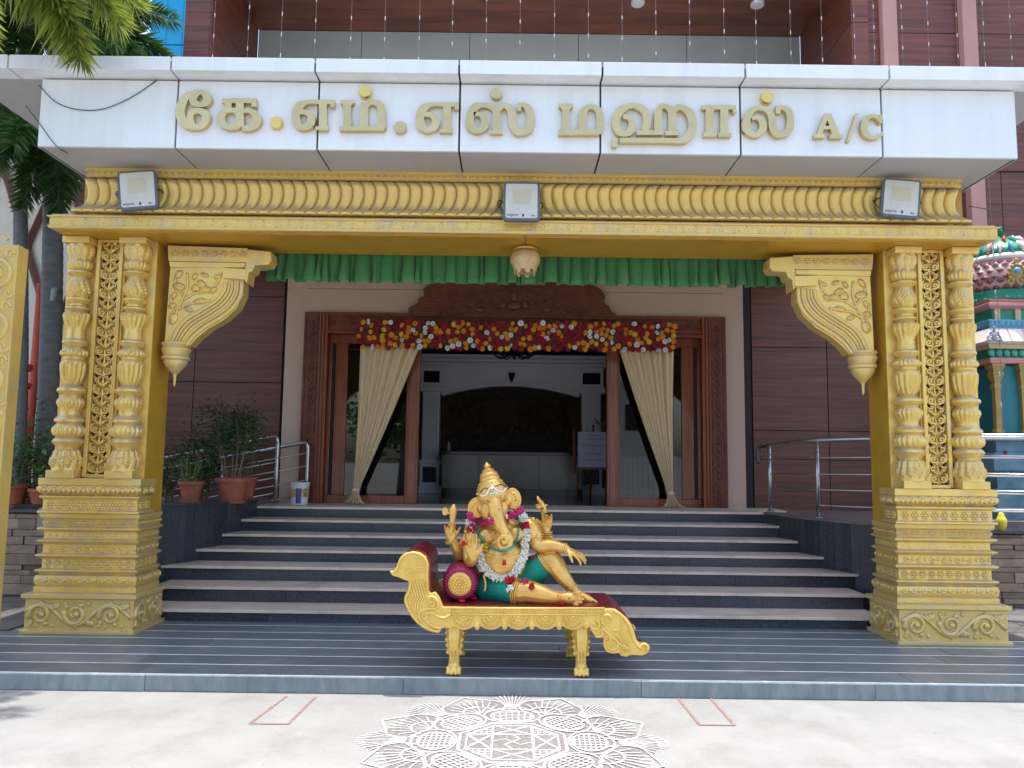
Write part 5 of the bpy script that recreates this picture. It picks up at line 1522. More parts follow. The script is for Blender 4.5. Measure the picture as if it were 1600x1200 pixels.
# dark shrub rooted behind the small pot
def shrub(base, H, label, seed, n, L, spread, lean, cat='shrub', leaf_m='leaf_dark', stems=7, group=None, flowers=None, f0=.35):
    rr = random.Random(seed); b = Vector(base)
    t = thing('leafy_shrub', label, cat, b, group)
    st = MB(); tips = []
    for k in range(stems):
        a = rr.uniform(0, 6.28); p0 = b + Vector((rr.uniform(-.06, .06), rr.uniform(-.06, .06), -.02))
        e = b + Vector((math.cos(a) * spread * rr.uniform(.3, 1) + lean, math.sin(a) * spread * .5, H * rr.uniform(.6, 1)))
        c = cat_rom([p0, (p0 + e) / 2 + Vector((rr.gauss(0, .05), 0, .04)), e], 6)
        st.tube(c, [.010 * (1 - .6 * i / (len(c) - 1)) for i in range(len(c))], 5)
        for q in range(7):
            s0 = c[int(rr.uniform(f0, 1) * (len(c) - 1))]; d = Vector((rr.gauss(0, 1), rr.gauss(0, .6), rr.uniform(-.2, .8))) * .12
            st.tube([s0, s0 + d], [.004, .002], 4); tips += [s0 + d, s0 + d * .5]
    st.build('stems', 'stem', t, smooth=True)
    mb = MB(); leaf_cloud(mb, tips, n, L, rr); mb.build('foliage', leaf_m, t, kind='stuff')
    if flowers:
        mb = MB()
        for q in flowers:
            for k in range(16):
                d = Vector((rr.gauss(0, 1), rr.gauss(0, 1), rr.gauss(0, 1))).normalized() * .035
                mb.ell(Vector(q) + d, (.018, .018, .018), seg=5, ring=4)
        mb.build('blossoms', 'red_dot', t, smooth=True)
    return t
def bed(px, Y): q = P(px, 780, Y); return (q.x, Y, LEFT_TOP - .03)
shrub(bed(318, 9.55), 1.02, 'dark evergreen shrub rising behind the smallest terracotta pot', 21, 1300, .065, .24, -.03, leaf_m='leaf_dark')
shrub(bed(262, 9.3), .62, 'low ferny shrub between the golden column and the smallest pot', 22, 620, .055, .25, .0)

# ------------------------------------------------------------------ paint bucket
bq = P(468, 785, 10.28); BYk = 10.28
bu = thing('paint_bucket', 'white plastic paint bucket with orange and blue print by the door jamb', 'bucket', (bq.x, BYk, LZ))
br_ = .118
MB().lathe([(br_ * .88, LZ), (br_ * .90, LZ + .01), (br_ * .99, LZ + .225), (br_ * 1.06, LZ + .228), (br_ * 1.06, LZ + .245), (br_ * 1.0, LZ + .247), (br_ * 1.0, LZ + .262), (br_ * 1.07, LZ + .264), (br_ * 1.07, LZ + .285), (br_ * .5, LZ + .287)], (bq.x, BYk, 0), 36).build('pail', 'bucket_white', bu, smooth=35)
def wrap(z0, z1, a0, a1, m, name, k=1.004):
    def fn(u, v):
        a = R(a0 + (a1 - a0) * u); z = z0 + (z1 - z0) * v; r = br_ * (.90 + .09 * (z - .01) / .215) * k
        return (bq.x + r * math.cos(a), BYk + r * math.sin(a), LZ + z)
    MB().grid(fn, 14, 2).build(name, m, bu, smooth=True)
wrap(.09, .20, 185, 355, 'bucket_orange', 'print_band')
wrap(.012, .21, 258, 295, 'bucket_blue', 'print_band', 1.008)
wrap(.04, .085, 186, 245, 'bucket_white', 'print_band', 1.01)
wrap(.10, .15, 310, 335, 't_green', 'print_mark', 1.008)
MB().tube(cat_rom([(bq.x - br_ * 1.06, BYk - .02, LZ + .24), (bq.x - .06, BYk - .16, LZ + .16), (bq.x + .06, BYk - .16, LZ + .16), (bq.x + br_ * 1.06, BYk - .02, LZ + .24)], 6), .003, 5).build('handle', 'steel', bu)

# ================================================================== SIDE GARDEN WALLS, PAVING
def stone_wall(name, label, x0, x1, Y, z1, seed):
    rr = random.Random(seed)
    t = thing(name, label, 'wall', ((x0 + x1) / 2, Y, 0))
    MB().box(x0, x1, Y + .03, Y + .25, 0, z1 - .04).build('wall_core', 'dark_gap', t)
    z = KZ if True else 0
    z = 0.01
    while z < z1 - .06:
        h_ = min(rr.choice((.055, .075, .095, .12)), z1 - .05 - z)
        if h_ < .02: break
        xx = x0
        while xx < x1 - .02:
            w_ = min(rr.uniform(.16, .46), x1 - xx)
            d = rr.uniform(0, .028)
            MB().box(xx + .003, xx + w_ - .003, Y - d, Y + .032, z + .002, z + h_ - .003).build('stone', 'stone_clad', t, bevel=.005)
            xx += w_
        z += h_
    MB().box(x0, x1, Y - .05, Y + .27, z1 - .039, z1).build('coping', 'black_granite', t, bevel=.004)
WL = P(30, 795, 8.6).z
stone_wall('garden_wall', 'stacked stone garden wall under the pots beside the palms', -7.6, -4.75, 8.6, WL, 31)
WR = P(1580, 828, 8.7).z
stone_wall('shrine_wall', 'stacked stone wall below the steel rail in front of the temple shrine', 4.85, 8.2, 8.7, WR, 32)
sp = MB().box(-9, -4.42, 6.98, 8.6, 0.01, KZ + .001).build('side_paving', 'dark_gap', kind='structure')
for sx in (-1, 1):
    for i in range(8):
        for j in range(4):
            a = sx * (4.44 + i * .6); b = sx * (4.44 + (i + 1) * .6); y0 = 7.0 + j * .42
            if sx > 0 and j == 0 and i < 1: y0 = 7.1
            MB().box(min(a, b) + .004, max(a, b) - .004, y0, 7.0 + (j + 1) * .42 - .006, KZ - .01, KZ + .006 + rnd.uniform(0, .003)).build('paving_slab', 'paving_dark', sp)

# steel rail in front of the shrine
r_ = thing('shrine_railing', 'horizontal steel bar railing in front of the temple shrine', 'railing', (6.2, 8.85, WR))
RYs = 8.85
zt = P(1570, 681, RYs).z
rail(r_, [(4.95, RYs, zt), (8.2, RYs, zt)], .026, 'handrail')
for yy in (713, 741, 768, 797):
    z = P(1570, yy, RYs).z
    rail(r_, [(4.95, RYs, z), (8.2, RYs, z)], .011, 'bar')
for xx in (4.98, 6.5, 8.1):
    rail(r_, [(xx, RYs, WR - .01), (xx, RYs, zt)], .024, 'post')
rb = P(1571, 818, 8.62)
tag(MB().lathe([(.03, 0), (.05, .05), (.055, .12), (.045, .13), (.03, .17), (.018, .20)], (rb.x - .03, 8.64, WR), 16).build('yellow_bottle', 'yellow_plastic', smooth=True), 'yellow plastic can on the stone wall beside the golden column', 'bottle')

# ================================================================== TEMPLE SHRINE
SY, SXc = 10.0, P(1563, 345, 10.0).x
def sz(py): return P(1575, py, 9.55).z
shr = thing('temple_shrine', 'brightly painted small temple shrine with scaled dome behind the golden column', 'temple', (SXc, SY, LZ))
def octo(prof, name, m, parent=shr, n=8, smooth=False, rot=PI / 8):
    mb = MB(); rs = []
    for r, z in prof:
        rs.append([(SXc + r * math.cos(rot + 2 * PI * k / n), SY + r * math.sin(rot + 2 * PI * k / n), z) for k in range(n)])
    mb.rings(rs, True)
    return mb.build(name, m, parent, smooth=smooth)
def sq(prof, name, m, parent=shr, bevel=.004):
    return MB().rectloft([(o, z) for o, z in prof], SXc, SY, 0.0, 0.0).build(name, m, parent, bevel=bevel)
sq([(.62, .3), (.62, sz(765)), (.58, sz(762)), (.58, sz(740)), (.66, sz(735)), (.66, sz(712)), (.56, sz(705)), (.56, sz(690)), (.64, sz(688)), (.64, sz(680))], 'base', 't_blue')
sq([(.50, sz(682)), (.50, sz(572))], 'wall', 't_teal', bevel=0)
for ax in (-.5, -.17, .17, .5):
    for ay in (-.5,):
        x_ = SXc + ax; y_ = SY + ay - .02
        p = MB().rectloft([(.04, sz(682)), (.055, sz(676)), (.035, sz(670)), (.035, sz(612)), (.05, sz(606)), (.032, sz(600)), (.05, sz(594)), (.07, sz(585)), (.05, sz(582)), (.08, sz(574)), (.08, sz(570.5))], x_, y_, 0, 0).build('pillar', 't_ochre', shr, bevel=.003)
sq([(.60, sz(570)), (.62, sz(562))], 'ledge', 't_pink')
sq([(.56, sz(562) + .001), (.56, sz(548))], 'frieze', 't_green')
mb = MB()
for k in range(13):
    mb.ell((SXc - .57 + 1.14 * k / 12, SY - .57, sz(554)), (.045, .03, .05), seg=10, ring=6)
mb.build('petal_ring', 't_green2', shr, smooth=True)
sq([(.62, sz(548) + .001), (.64, sz(541))], 'ledge', 't_cream')
sq([(.66, sz(541) + .001), (.70, sz(538)), (.60, sz(517))], 'eave', 't_white', bevel=0)
for k in range(7):
    xx = SXc - .58 + 1.16 * k / 6
    MB().tube([(xx, SY - .69, sz(538)), (xx * .98 + SXc * .02, SY - .60, sz(518))], .014, 6).build('eave_rib', 't_pink' if k % 2 else 't_scale_edge', shr)
for xx in (P(1553, 530, 9.3).x, P(1612, 530, 9.3).x):
    orn = MB()
    c = Vector((xx, SY - .70, sz(532)))
    for s in (-1, 1):
        for q, (dx, dz, r0) in enumerate(((.05, -.02, .038), (.03, .035, .026), (.075, -.055, .022))):
            orn.tube([c + Vector((s * (dx + u), -.01, dz + v)) for u, v in spiral((0, 0), r0, 1.2, PI / 2, -1, 14)], [.012 - .006 * i / 14 for i in range(15)], 6)
    orn.ell(c + Vector((0, -.01, -.01)), (.03, .02, .045)); orn.ell(c + Vector((0, -.01, .075)), (.02, .015, .03)); orn.ell(c + Vector((0, -.02, .115)), (.016, .012, .016))
    orn.build('eave_ornament', 't_grey', shr, smooth=True)
sq([(.58, sz(517) + .001), (.58, sz(513)), (.60, sz(512)), (.60, sz(503))], 'ledge', 't_lightblue')
mb = MB()
for k in range(18):
    mb.box(SXc - .6 + k * .067, SXc - .6 + k * .067 + .03, SY - .606, SY - .599, sz(511), sz(505))
mb.build('dentils', 't_blue', shr)
sq([(.48, sz(503) + .001), (.48, sz(484))], 'attic', 't_green')
for xx in (-.46, -.2, .08, .36):
    MB().box(SXc + xx, SXc + xx + .07, SY - .505, SY - .479, sz(503) + .002, sz(484)).build('attic_pillar', 't_cream', shr)
sq([(.50, sz(484) + .001), (.56, sz(480)), (.56, sz(476)), (.52, sz(474)), (.55, sz(470))], 'cornice', 't_pink')
octo([(.56, sz(470) + .002), (.58, sz(464)), (.54, sz(460)), (.56, sz(455)), (.52, sz(450))], 'green_ring', 't_green', n=24, smooth=True)
mb = MB()
for k in range(30):
    a = 2 * PI * k / 30; mb.ell((SXc + .56 * math.cos(a), SY + .56 * math.sin(a), sz(465)), (.03, .03, .018), seg=6, ring=4)
mb.build('bead_ring', 't_green2', shr, smooth=True)
dome = octo([(.50, sz(450) - .002), (.56, sz(438)), (.555, sz(425)), (.51, sz(412)), (.44, sz(402))], 'dome', 't_scale_edge', n=32, smooth=True)
dp = cat_rom([(.50, sz(450), 0), (.56, sz(438), 0), (.555, sz(425), 0), (.51, sz(412), 0), (.44, sz(402), 0)], 4)
sc_me = MB().add([(-.5, 0, 0), (0, 0, -.62), (.5, 0, 0), (0, 0, .62), (0, -.16, 0)], [(0, 1, 4), (1, 2, 4), (2, 3, 4), (3, 0, 4)]).mesh('scale'); sc_me.materials.append(MATS['t_rose'])
nrow = 6
for i in range(nrow):
    q = dp[int((i + .5) / nrow * (len(dp) - 1))]; q2 = dp[min(int((i + .5) / nrow * (len(dp) - 1)) + 1, len(dp) - 1)]
    tilt = math.atan2(q.x - q2.x, q2.y - q.y)
    for k in range(30):
        a = 2 * PI * (k + .5 * (i % 2)) / 30
        if math.sin(a) > .25: continue
        put('scale', sc_me, None, dome, (SXc + (q.x + .006) * math.cos(a), SY + (q.x + .006) * math.sin(a), q.y), rot=(-tilt, 0, a + PI / 2), scale=(.10 * q.x / .55, .12, .068))
def medal(a, m1, m2, s):
    c = Vector((SXc + .58 * math.cos(a), SY + .58 * math.sin(a), sz(430))); rt = Matrix.Rotation(a + PI / 2, 3, 'Z')
    mb = MB()
    mb.ell(c, (.085 * s, .04, .10 * s), rot=rt)
    for k in range(12):
        b = 2 * PI * k / 12; mb.ell(c + rt @ Vector((.09 * s * math.cos(b), -.02, .105 * s * math.sin(b))), (.026 * s, .02, .026 * s), rot=rt, seg=8, ring=5)
    for sgn in (-1, 1):
        mb.tube([c + rt @ Vector((sgn * (.08 + u) * s, -.02, (-.10 + v) * s)) for u, v in spiral((0, 0), .045, 1.1, PI / 2, -1 if sgn > 0 else 1, 12)], .014 * s, 6)
    mb.ell(c + rt @ Vector((0, -.01, .15 * s)), (.025 * s, .02, .05 * s), rot=rt)
    o = mb.build('medallion', m1, dome, smooth=True)
    MB().ell(c + rt @ Vector((0, -.035, .03 * s)), (.042 * s, .03, .042 * s), rot=rt).build('gem', m2, o, smooth=True)
medal(-PI / 2 - .33, 't_ochre', 't_lightblue', 1.0)
medal(-PI / 2 + .75, 't_white', 't_lightblue', 1.25)
octo([(.45, sz(402) - .002), (.47, sz(399)), (.46, sz(395)), (.43, sz(392))], 'white_ring', 't_white', n=32, smooth=True)
octo([(.43, sz(392) - .001), (.37, sz(380)), (.27, sz(370)), (.15, sz(362)), (.05, sz(357))], 'crown_lotus', 't_green', n=32, smooth=True)
def cp(k, n_, m, r0, z0, r1, z1, wd):
    a = 2 * PI * k / n_
    A_ = Vector((SXc + r0 * math.cos(a), SY + r0 * math.sin(a), z0)); B_ = Vector((SXc + r1 * math.cos(a), SY + r1 * math.sin(a), z1))
    M_ = (A_ + B_) / 2 + Vector((math.cos(a) * .012, math.sin(a) * .012, .012))
    MB().tube([A_, M_, B_], [wd * .35, wd, wd * .3], 8, flat=.6).build('crown_petal', m, shr, smooth=True)
for k in range(20):
    cp(k, 20, ('t_white', 't_green2', 't_pink', 't_white', 't_lightblue')[k % 5], .45, sz(391), .30, sz(372), .055)
for k in range(14):
    cp(k + .5, 14, ('t_red', 't_green2', 't_white')[k % 3], .29, sz(371), .12, sz(360), .045)
fz = sz(358)
MB().lathe([(.05, fz), (.06, fz + .02), (.03, fz + .03), (.055, fz + .05), (.055, fz + .055), (.02, fz + .065), (.045, fz + .085), (.045, fz + .09), (.015, fz + .10), (.032, fz + .115), (.012, fz + .13), (.02, fz + .145), (.003, fz + .20)], (SXc, SY, 0), 16).build('finial', 't_green', shr, smooth=35)

# ================================================================== LEFT SIDE: golden gate pillar, palms, fence house
gp = thing('gate_pillar', 'flat golden pillar with swirling relief cut by the picture edge near the palms', 'pillar', (-4.25, 6.05, KZ))
gx1 = P(30, 385, 6.0).x; gz = P(30, 383, 6.0).z
MB().box(gx1 - .62, gx1, 6.0, 6.06, KZ, gz).build('front_board', 'gold_paint', gp, bevel=.004)
MB().box(gx1 - .60, gx1 - .004, 6.061, 6.13, KZ, gz - .004).build('pillar_body', 'gold_paint', gp, bevel=.004)
mb = MB(); f3 = lambda u, v: (u, 5.999, v)
for k in range(7):
    zc = gz - .24 - k * .43
    relief(mb, spiral((gx1 - .16, zc), .13, 1.5, PI / 2, -1, 26), [.02 - .008 * i / 26 for i in range(27)], f3, 7)
    relief(mb, spiral((gx1 - .07, zc + .17), .045, 1.2, 0, 1, 14), [.014 - .006 * i / 14 for i in range(15)], f3, 6)
    relief(mb, spiral((gx1 - .06, zc - .15), .04, 1.2, 0, -1, 14), [.014 - .006 * i / 14 for i in range(15)], f3, 6)
    relief(mb, [(gx1 - .36 + .36 * q / 10 - .02, zc + .21 + .12 * math.sin(q / 10 * PI)) for q in range(9)], .014, f3, 6)
mb.box(gx1 - .012, gx1, 5.99, 6.001, KZ, gz)
mb.build('swirl_relief', 'gold_dusty', gp, smooth=40)

def frond_mesh(seed, L, n, ll, droop, lw=.05):
    rr = random.Random(seed); mb = MB()
    pts = []
    for i in range(15):
        t = i / 14
        pts.append(Vector((L * (t - .16 * t * t), 0, L * (.42 * t - droop * t * t))))
    mb.tube(pts, [.016 * (1 - .8 * i / 14) for i in range(15)], 5)
    for k in range(n):
        t = .10 + .90 * (k + rr.random()) / n
        i = min(int(t * 14), 13); f = t * 14 - i
        p = pts[i].lerp(pts[i + 1], f); d = (pts[i + 1] - pts[i]).normalized()
        up = Vector((0, 0, 1)); s_ = d.cross(up).normalized(); u2 = s_.cross(d)
        a = rr.choice((0, PI)) + rr.gauss(0, .75)
        o = s_ * math.cos(a) + u2 * math.sin(a)
        l_ = ll * (.5 + .75 * math.sin(PI * min(.98, .12 + t * .83))) * rr.uniform(.75, 1.15)
        dirv = (o * .86 + d * .55).normalized()
        tip = p + dirv * l_ + Vector((0, 0, -l_ * .22))
        mid = p + dirv * l_ * .5
        wv = dirv.cross(Vector((rr.gauss(0, .5), rr.gauss(0, .5), 1))).normalized() * l_ * lw
        mb.add([p, mid + wv, tip, mid - wv], [(0, 1, 2), (0, 2, 3)])
    return mb.mesh('frond', False)
FR = {m: [frond_mesh(40 + i, 1.75, nn_, .30, .55 + .18 * i, lw_) for i in range(3)] for m, nn_, lw_ in (('palm_leaf', 520, .045), ('palm_leaf_sun', 620, .032))}
for m in FR:
    for me in FR[m]: me.materials.append(MATS[m])
PALMG = 'foxtail palms by the garden wall'
def palm(base, top, r, label, fronds, m='palm_leaf', shaft=.9):
    b, tp = Vector(base), Vector(top)
    t = thing('palm_tree', label, 'palm tree', b, PALMG)
    d = tp - b; n = int(d.length / .11)
    pts = []; rad = []
    for i in range(n * 2 + 1):
        f = i / (n * 2); pts.append(b + d * f + Vector((.03 * math.sin(f * 4), 0, 0))); rad.append(r * (1.12 - .22 * f) * (1.035 if i % 2 else 1.0))
    MB().tube(pts, rad, 18).build('trunk', 'palm_trunk', t, smooth=True)
    MB().tube([tp - Vector((0, 0, .02)), tp + Vector((0, 0, shaft * .4)), tp + Vector((0, 0, shaft))], [r * .93, r * .85, r * .5], 16).build('crownshaft', 'palm_shaft', t, smooth=True)
    c = tp + Vector((0, 0, shaft - .08))
    rr = random.Random(int(abs(b.x * 100)))
    for k, (az, el, s_, mm) in enumerate(fronds):
        o = put('frond', FR[mm][k % 3], None, t, c, rot=(rr.uniform(-.3, .3), -R(el), R(az)), scale=(s_, s_, s_))
    return t
def gr(px, Y): return (P(px, 700, Y).x, Y, WL - .1)
pB = P(78, 420, 9.5)
palm((P(75, 700, 9.5).x, 9.5, .9), (P(83, 300, 9.5).x - .05, 9.5, 6.2), .118, 'thick grey palm trunk nearest the golden column with dark plumes above the canopy',
     [(a, e, s, 'palm_leaf') for a, e, s in ((-12, 25, .85), (-38, 12, .9), (12, 40, .85), (-70, 20, 1.0), (35, 20, .85), (-5, 2, .8), (-28, -12, .85), (10, -20, .8), (100, 30, 1), (150, 25, 1), (200, 30, 1), (-120, 20, 1), (60, 5, .9), (-50, -15, 1), (22, 5, .8), (-15, 50, .9))], shaft=1.0)
palm((P(30, 700, 9.1).x, 9.1, .9), (P(40, 300, 9.1).x - .03, 9.1, 4.75), .082, 'slender pale palm behind the golden pillar edge with low dark plumes',
     [(a, e, s, 'palm_leaf') for a, e, s in ((-30, 10, .8), (-60, -5, .85), (-100, 15, .8), (-140, 0, .8), (180, 20, .8), (-20, -35, .75), (-75, -30, .8), (-120, -25, .8), (90, 20, .8), (40, 25, .8), (-45, -50, .7), (-10, 30, .8))], shaft=.9)
palm((-4.62, 5.35, 0.0), (-4.57, 5.4, 4.75), .10, 'sunlit palm outside the portal whose bright frond droops over the white canopy',
     [(a, e, s, 'palm_leaf_sun') for a, e, s in ((20, -27, .98), (27, 4, .95), (10, 22, .9), (42, 15, .85), (24, 42, .9), (50, 35, 1.0), (-60, 20, .9), (170, 20, .9), (110, 20, 1.0), (-110, 10, .9))], shaft=1.0)
palm((-7.3, 10.2, .9), (-7.25, 10.2, 6.9), .11, 'tall dark palm farthest into the garden behind the slender palm',
     [(a, e, s, 'palm_leaf') for a, e, s in ((-20, 20, 1.1), (-50, 0, 1.1), (15, 10, 1.1), (-80, -10, 1.1), (-10, -15, 1.1), (-35, -30, 1.05), (40, 0, 1.1), (100, 20, 1.1), (180, 20, 1.1), (-130, 10, 1.1), (5, 45, 1.1))], shaft=1.0)
# red oxide post, garden pots and shrubs on the wall
rp = P(50, 600, 9.9)
tag(MB().tube([(rp.x, 9.9, .9), (rp.x + .03, 9.9, 3.9)], .055, 10).build('red_post', 'red_oxide', smooth=True), 'red oxide painted post between the two grey palm trunks', 'post')
def on_wall(px, Y): q = P(px, 795, Y); return (q.x, Y, WL)
potted(25, 795, 8.72, .17, .27, 'climbing shrub with red blossoms in the pot by the golden pillar', dict(stems=5, h=.62, spread=.16, sr=.010, br=6, bl=.14, n=300, L=.08, f0=.3, wd=.55, leaf_m='leaf_mid'), 5, base=on_wall(19, 8.72))
potted(60, 795, 8.74, .13, .22, 'leafy shrub in the pot half hidden by the golden column', dict(stems=4, h=.50, spread=.10, sr=.008, br=6, bl=.13, n=260, L=.08, f0=.3, wd=.55, leaf_m='leaf_mid'), 6, base=on_wall(62, 8.74))
shrub((P(48, 780, 9.25).x, 9.25, .95), 1.35, 'red flowering shrub growing between the palm trunks', 23, 420, .085, .22, .0, leaf_m='leaf_mid', flowers=[P(44, 603, 9.15), P(27, 612, 9.15), P(46, 575, 9.15), P(38, 640, 9.15)])
# cctv camera on the palm
cc = P(86, 460, 9.3)
cm = thing('security_camera', 'small pale blue security camera clamped to the thick palm trunk', 'camera', cc)
MB().tube([cc + Vector((-.02, .0, -.07)), cc + Vector((.03, -.06, .06))], .035, 10).build('camera_body', 'cctv', cm, smooth=40)
MB().tube([cc + Vector((.0, 0, .03)), cc + Vector((-.02, .12, .06))], .012, 6).build('arm', 'steel_dark', cm)
# blue sheet screen and pale house with brown lattice far left
bs = P(272, 40, 13.5)
bl = thing('blue_screen', 'bright blue corrugated sheet wall beside the wood-clad facade', 'screen', (bs.x, 13.5, 0))
xx = P(235, 40, 13.5).x; zz0 = 0.0
rows_ = [(0.0, P(270, 71, 13.5).z), (P(270, 71, 13.5).z + .02, 12.0)]
for z0_, z1_ in rows_:
    k = 0; x_ = xx
    while x_ < P(292, 40, 13.5).x + .3:
        MB().box(x_, x_ + .28, 13.5, 13.53, z0_, z1_).build('sheet', 'blue_sheet', bl)
        MB().box(x_ + .281, x_ + .299, 13.49, 13.53, z0_, z1_).build('rib', 'blue_sheet', bl)
        x_ += .30
MB().box(xx, P(292, 40, 13.5).x + .3, 13.535, 13.6, 0, 12).build('frame', 'steel_dark', bl)
hs = thing('garden_house', 'pale wall crossed by brown lattice beams behind the palms', 'house', (-9.5, 13, 0))
MB().box(-13.5, -6.9, 13.0, 13.3, 0, 7.6).build('wall', 'cream_wall', hs)
for k in range(6):
    x_ = -12.5 + k * 1.1
    MB().tube([(x_, 12.95, 3.0), (x_ + 1.6, 12.95, 7.5)], .06, 4).build('lattice_beam', 'brown_steel', hs)
    MB().tube([(x_ + 1.6, 12.93, 3.0), (x_, 12.93, 7.5)], .06, 4).build('lattice_beam', 'brown_steel', hs)
MB().box(-13.6, -6.8, 12.8, 13.4, 7.6, 7.75).build('roof_edge', 'brown_steel', hs)

# ================================================================== STRING LIGHTS, WIRES
bulb_me = MB().lathe([(.002, -.030), (.006, -.020), (.0075, 0), (.006, .020), (.002, .030)], (0, 0, 0), 8).mesh('bulb', True); bulb_me.materials.append(MATS['bulb'])
sxs = [332, 386, 438, 491, 547, 600, 654, 706, 759, 812, 866, 919, 972, 1025, 1078, 1132, 1182, 1236, 1285, 1336, 1367, 1411, 1452, 1497, 1539, 1581]
for i, px in enumerate(sxs):
    Y = 9.9
    b = P(px, 95, Y); x_ = b.x; zb = b.z - .7; zt_ = 9.6
    t = thing('string_light', 'thin hanging string of small white bulbs against the wood-clad upper facade', 'string light', (x_, Y, zb), 'string lights on the upper facade')
    MB().tube([(x_ + rnd.uniform(-.01, .01), Y, zb), (x_, Y, (zb + zt_) / 2), (x_ + rnd.uniform(-.02, .02), Y, zt_)], .0026, 5).build('wire', 'string_wire', t)
    z = zb + rnd.uniform(.05, .3)
    while z < zt_:
        put('bulb', bulb_me, None, t, (x_, Y - .006, z)); z += .295
b = P(1555, 420, 8.9)
t = thing('string_light', 'string of small white bulbs hanging in front of the temple shrine', 'string light', (b.x, 8.9, 2.0))
pp = [P(1548, 330, 8.9), P(1555, 430, 8.9), P(1560, 500, 8.9), P(1565, 600, 8.9), P(1567, 695, 8.9)]
MB().tube(cat_rom([P(1540, 200, 8.9)] + pp, 4), .0035, 5).build('wire', 'string_wire', t)
for k, yy in enumerate((395, 425, 457, 492, 585, 633)):
    p = P(1550 + (yy - 360) * .052, yy, 8.89); put('bulb', bulb_me, None, t, p)
put('bulb', fmesh['darkred_flower'], None, t, P(1570, 707, 8.9), scale=(.03, .03, .03))
fw = cat_rom([P(61, 133, FY - .008), P(85, 158, FY - .012), P(115, 170, FY - .012), P(150, 172, FY - .012), P(180, 164, FY - .012), P(215, 146, FY - .012), P(245, 125, FY - .008)], 6)
tag(MB().tube(fw, .004, 5).build('loose_wire', 'wire', smooth=True), 'thin black wire sagging across the end fascia panel above the palm plumes', 'wire')
w2 = cat_rom([P(40, 165, FY - .03), P(58, 188, FY - .015), P(88, 228, FY - .012), P(110, 242, 6.5), P(140, 262, 6.8)], 6)
tag(MB().tube(w2, .004, 5).build('loose_wire', 'wire', smooth=True), 'thin dark wire running under the canopy corner to the flood light', 'wire')
w3 = [P(1515, 322, 7.6), P(1560, 330, 8.8), P(1600, 338, 9.6), P(1640, 343, 10.3)]
tag(MB().tube(cat_rom(w3, 5), .006, 5).build('power_cable', 'wire', smooth=True), 'black cable stretched above the temple shrine finial', 'cable')

# ================================================================== KOLAM AND CHALK MARKS ON THE GROUND
kol = thing('kolam_drawing', 'large white powder kolam of petals and star drawn on the concrete', 'floor drawing', (.03, 4.76, 0))
KX, KYc, KR = .03, 4.765, .905
layer = [0]
def kline(mb, pts, wd=.012, closed=False):
    z = .0045 + layer[0] * .000012; layer[0] += 1
    pts = [Vector((p[0], p[1], 0)) for p in pts]; n = len(pts); vs = []; fs = []
    r6 = rnd
    for i, p in enumerate(pts):
        a = pts[(i - 1) % n] if closed else pts[max(i - 1, 0)]; b = pts[(i + 1) % n] if closed else pts[min(i + 1, n - 1)]
        t = (b - a); t = t.normalized() if t.length > 1e-9 else Vector((1, 0, 0)); nn = Vector((-t.y, t.x, 0)) * wd * .60 * r6.uniform(.65, 1.35)
        vs += [(KX + KR * p.x + nn.x, KYc + KR * p.y + nn.y, z), (KX + KR * p.x - nn.x, KYc + KR * p.y - nn.y, z)]
    for i in range(n if closed else n - 1):
        j = (i + 1) % n; fs.append((2 * i + 1, 2 * j + 1, 2 * j, 2 * i))
    mb.add(vs, fs)
def pol(r, a): return (r * math.cos(a), r * math.sin(a))
wash = MB()
ringp = []
for k in range(96):
    a = 2 * PI * k / 96; rr_o = .90 + .07 * math.cos(8 * a) + rnd.uniform(-.02, .02)
    ringp.append((KX + KR * rr_o * math.cos(a), KYc + KR * rr_o * math.sin(a)))
wash.add([(KX, KYc, .0028)] + [(x_, y_, .0028) for x_, y_ in ringp], [(0, 1 + k, 1 + (k + 1) % 96) for k in range(96)])
wash.build('powder_haze', 'kolam_wash', kol)
mb = MB()
oct_ = [pol(.38, PI / 8 + k * PI / 4) for k in range(8)]; oct2 = [pol(.33, PI / 8 + k * PI / 4) for k in range(8)]
kline(mb, oct_, .016, True); kline(mb, oct2, .012, True)
q = .135
for a, b in (((-q, -.31), (-q, .31)), ((q, -.31), (q, .31)), ((-.31, -q), (.31, -q)), ((-.31, q), (.31, q))): kline(mb, [a, b], .013)
for (x0_, x1_, y0_, y1_) in ((-.31, -q, -q, q), (q, .31, -q, q), (-q, q, -.31, -q), (-q, q, q, .31)):
    kline(mb, [(x0_, y0_), (x1_, y1_)], .013); kline(mb, [(x0_, y1_), (x1_, y0_)], .013)
kline(mb, [(-q, 0), (-.05, .05), (0, 0), (.05, -.05), (q, 0)], .009); kline(mb, [(0, q), (.05, .05), (0, 0), (-.05, -.05), (0, -q)], .009)
for sx in (-1, 1):
    for sy in (-1, 1):
        for k in range(1, 5):
            d = q + .04 * k; e = .40 - (d - q) - .10
            kline(mb, [(sx * d, sy * q), (sx * d, sy * (q + max(.02, .17 - .035 * k)))], .008); kline(mb, [(sx * q, sy * d), (sx * (q + max(.02, .17 - .035 * k)), sy * d)], .008)
mb.build('star_centre', 'kolam', kol)
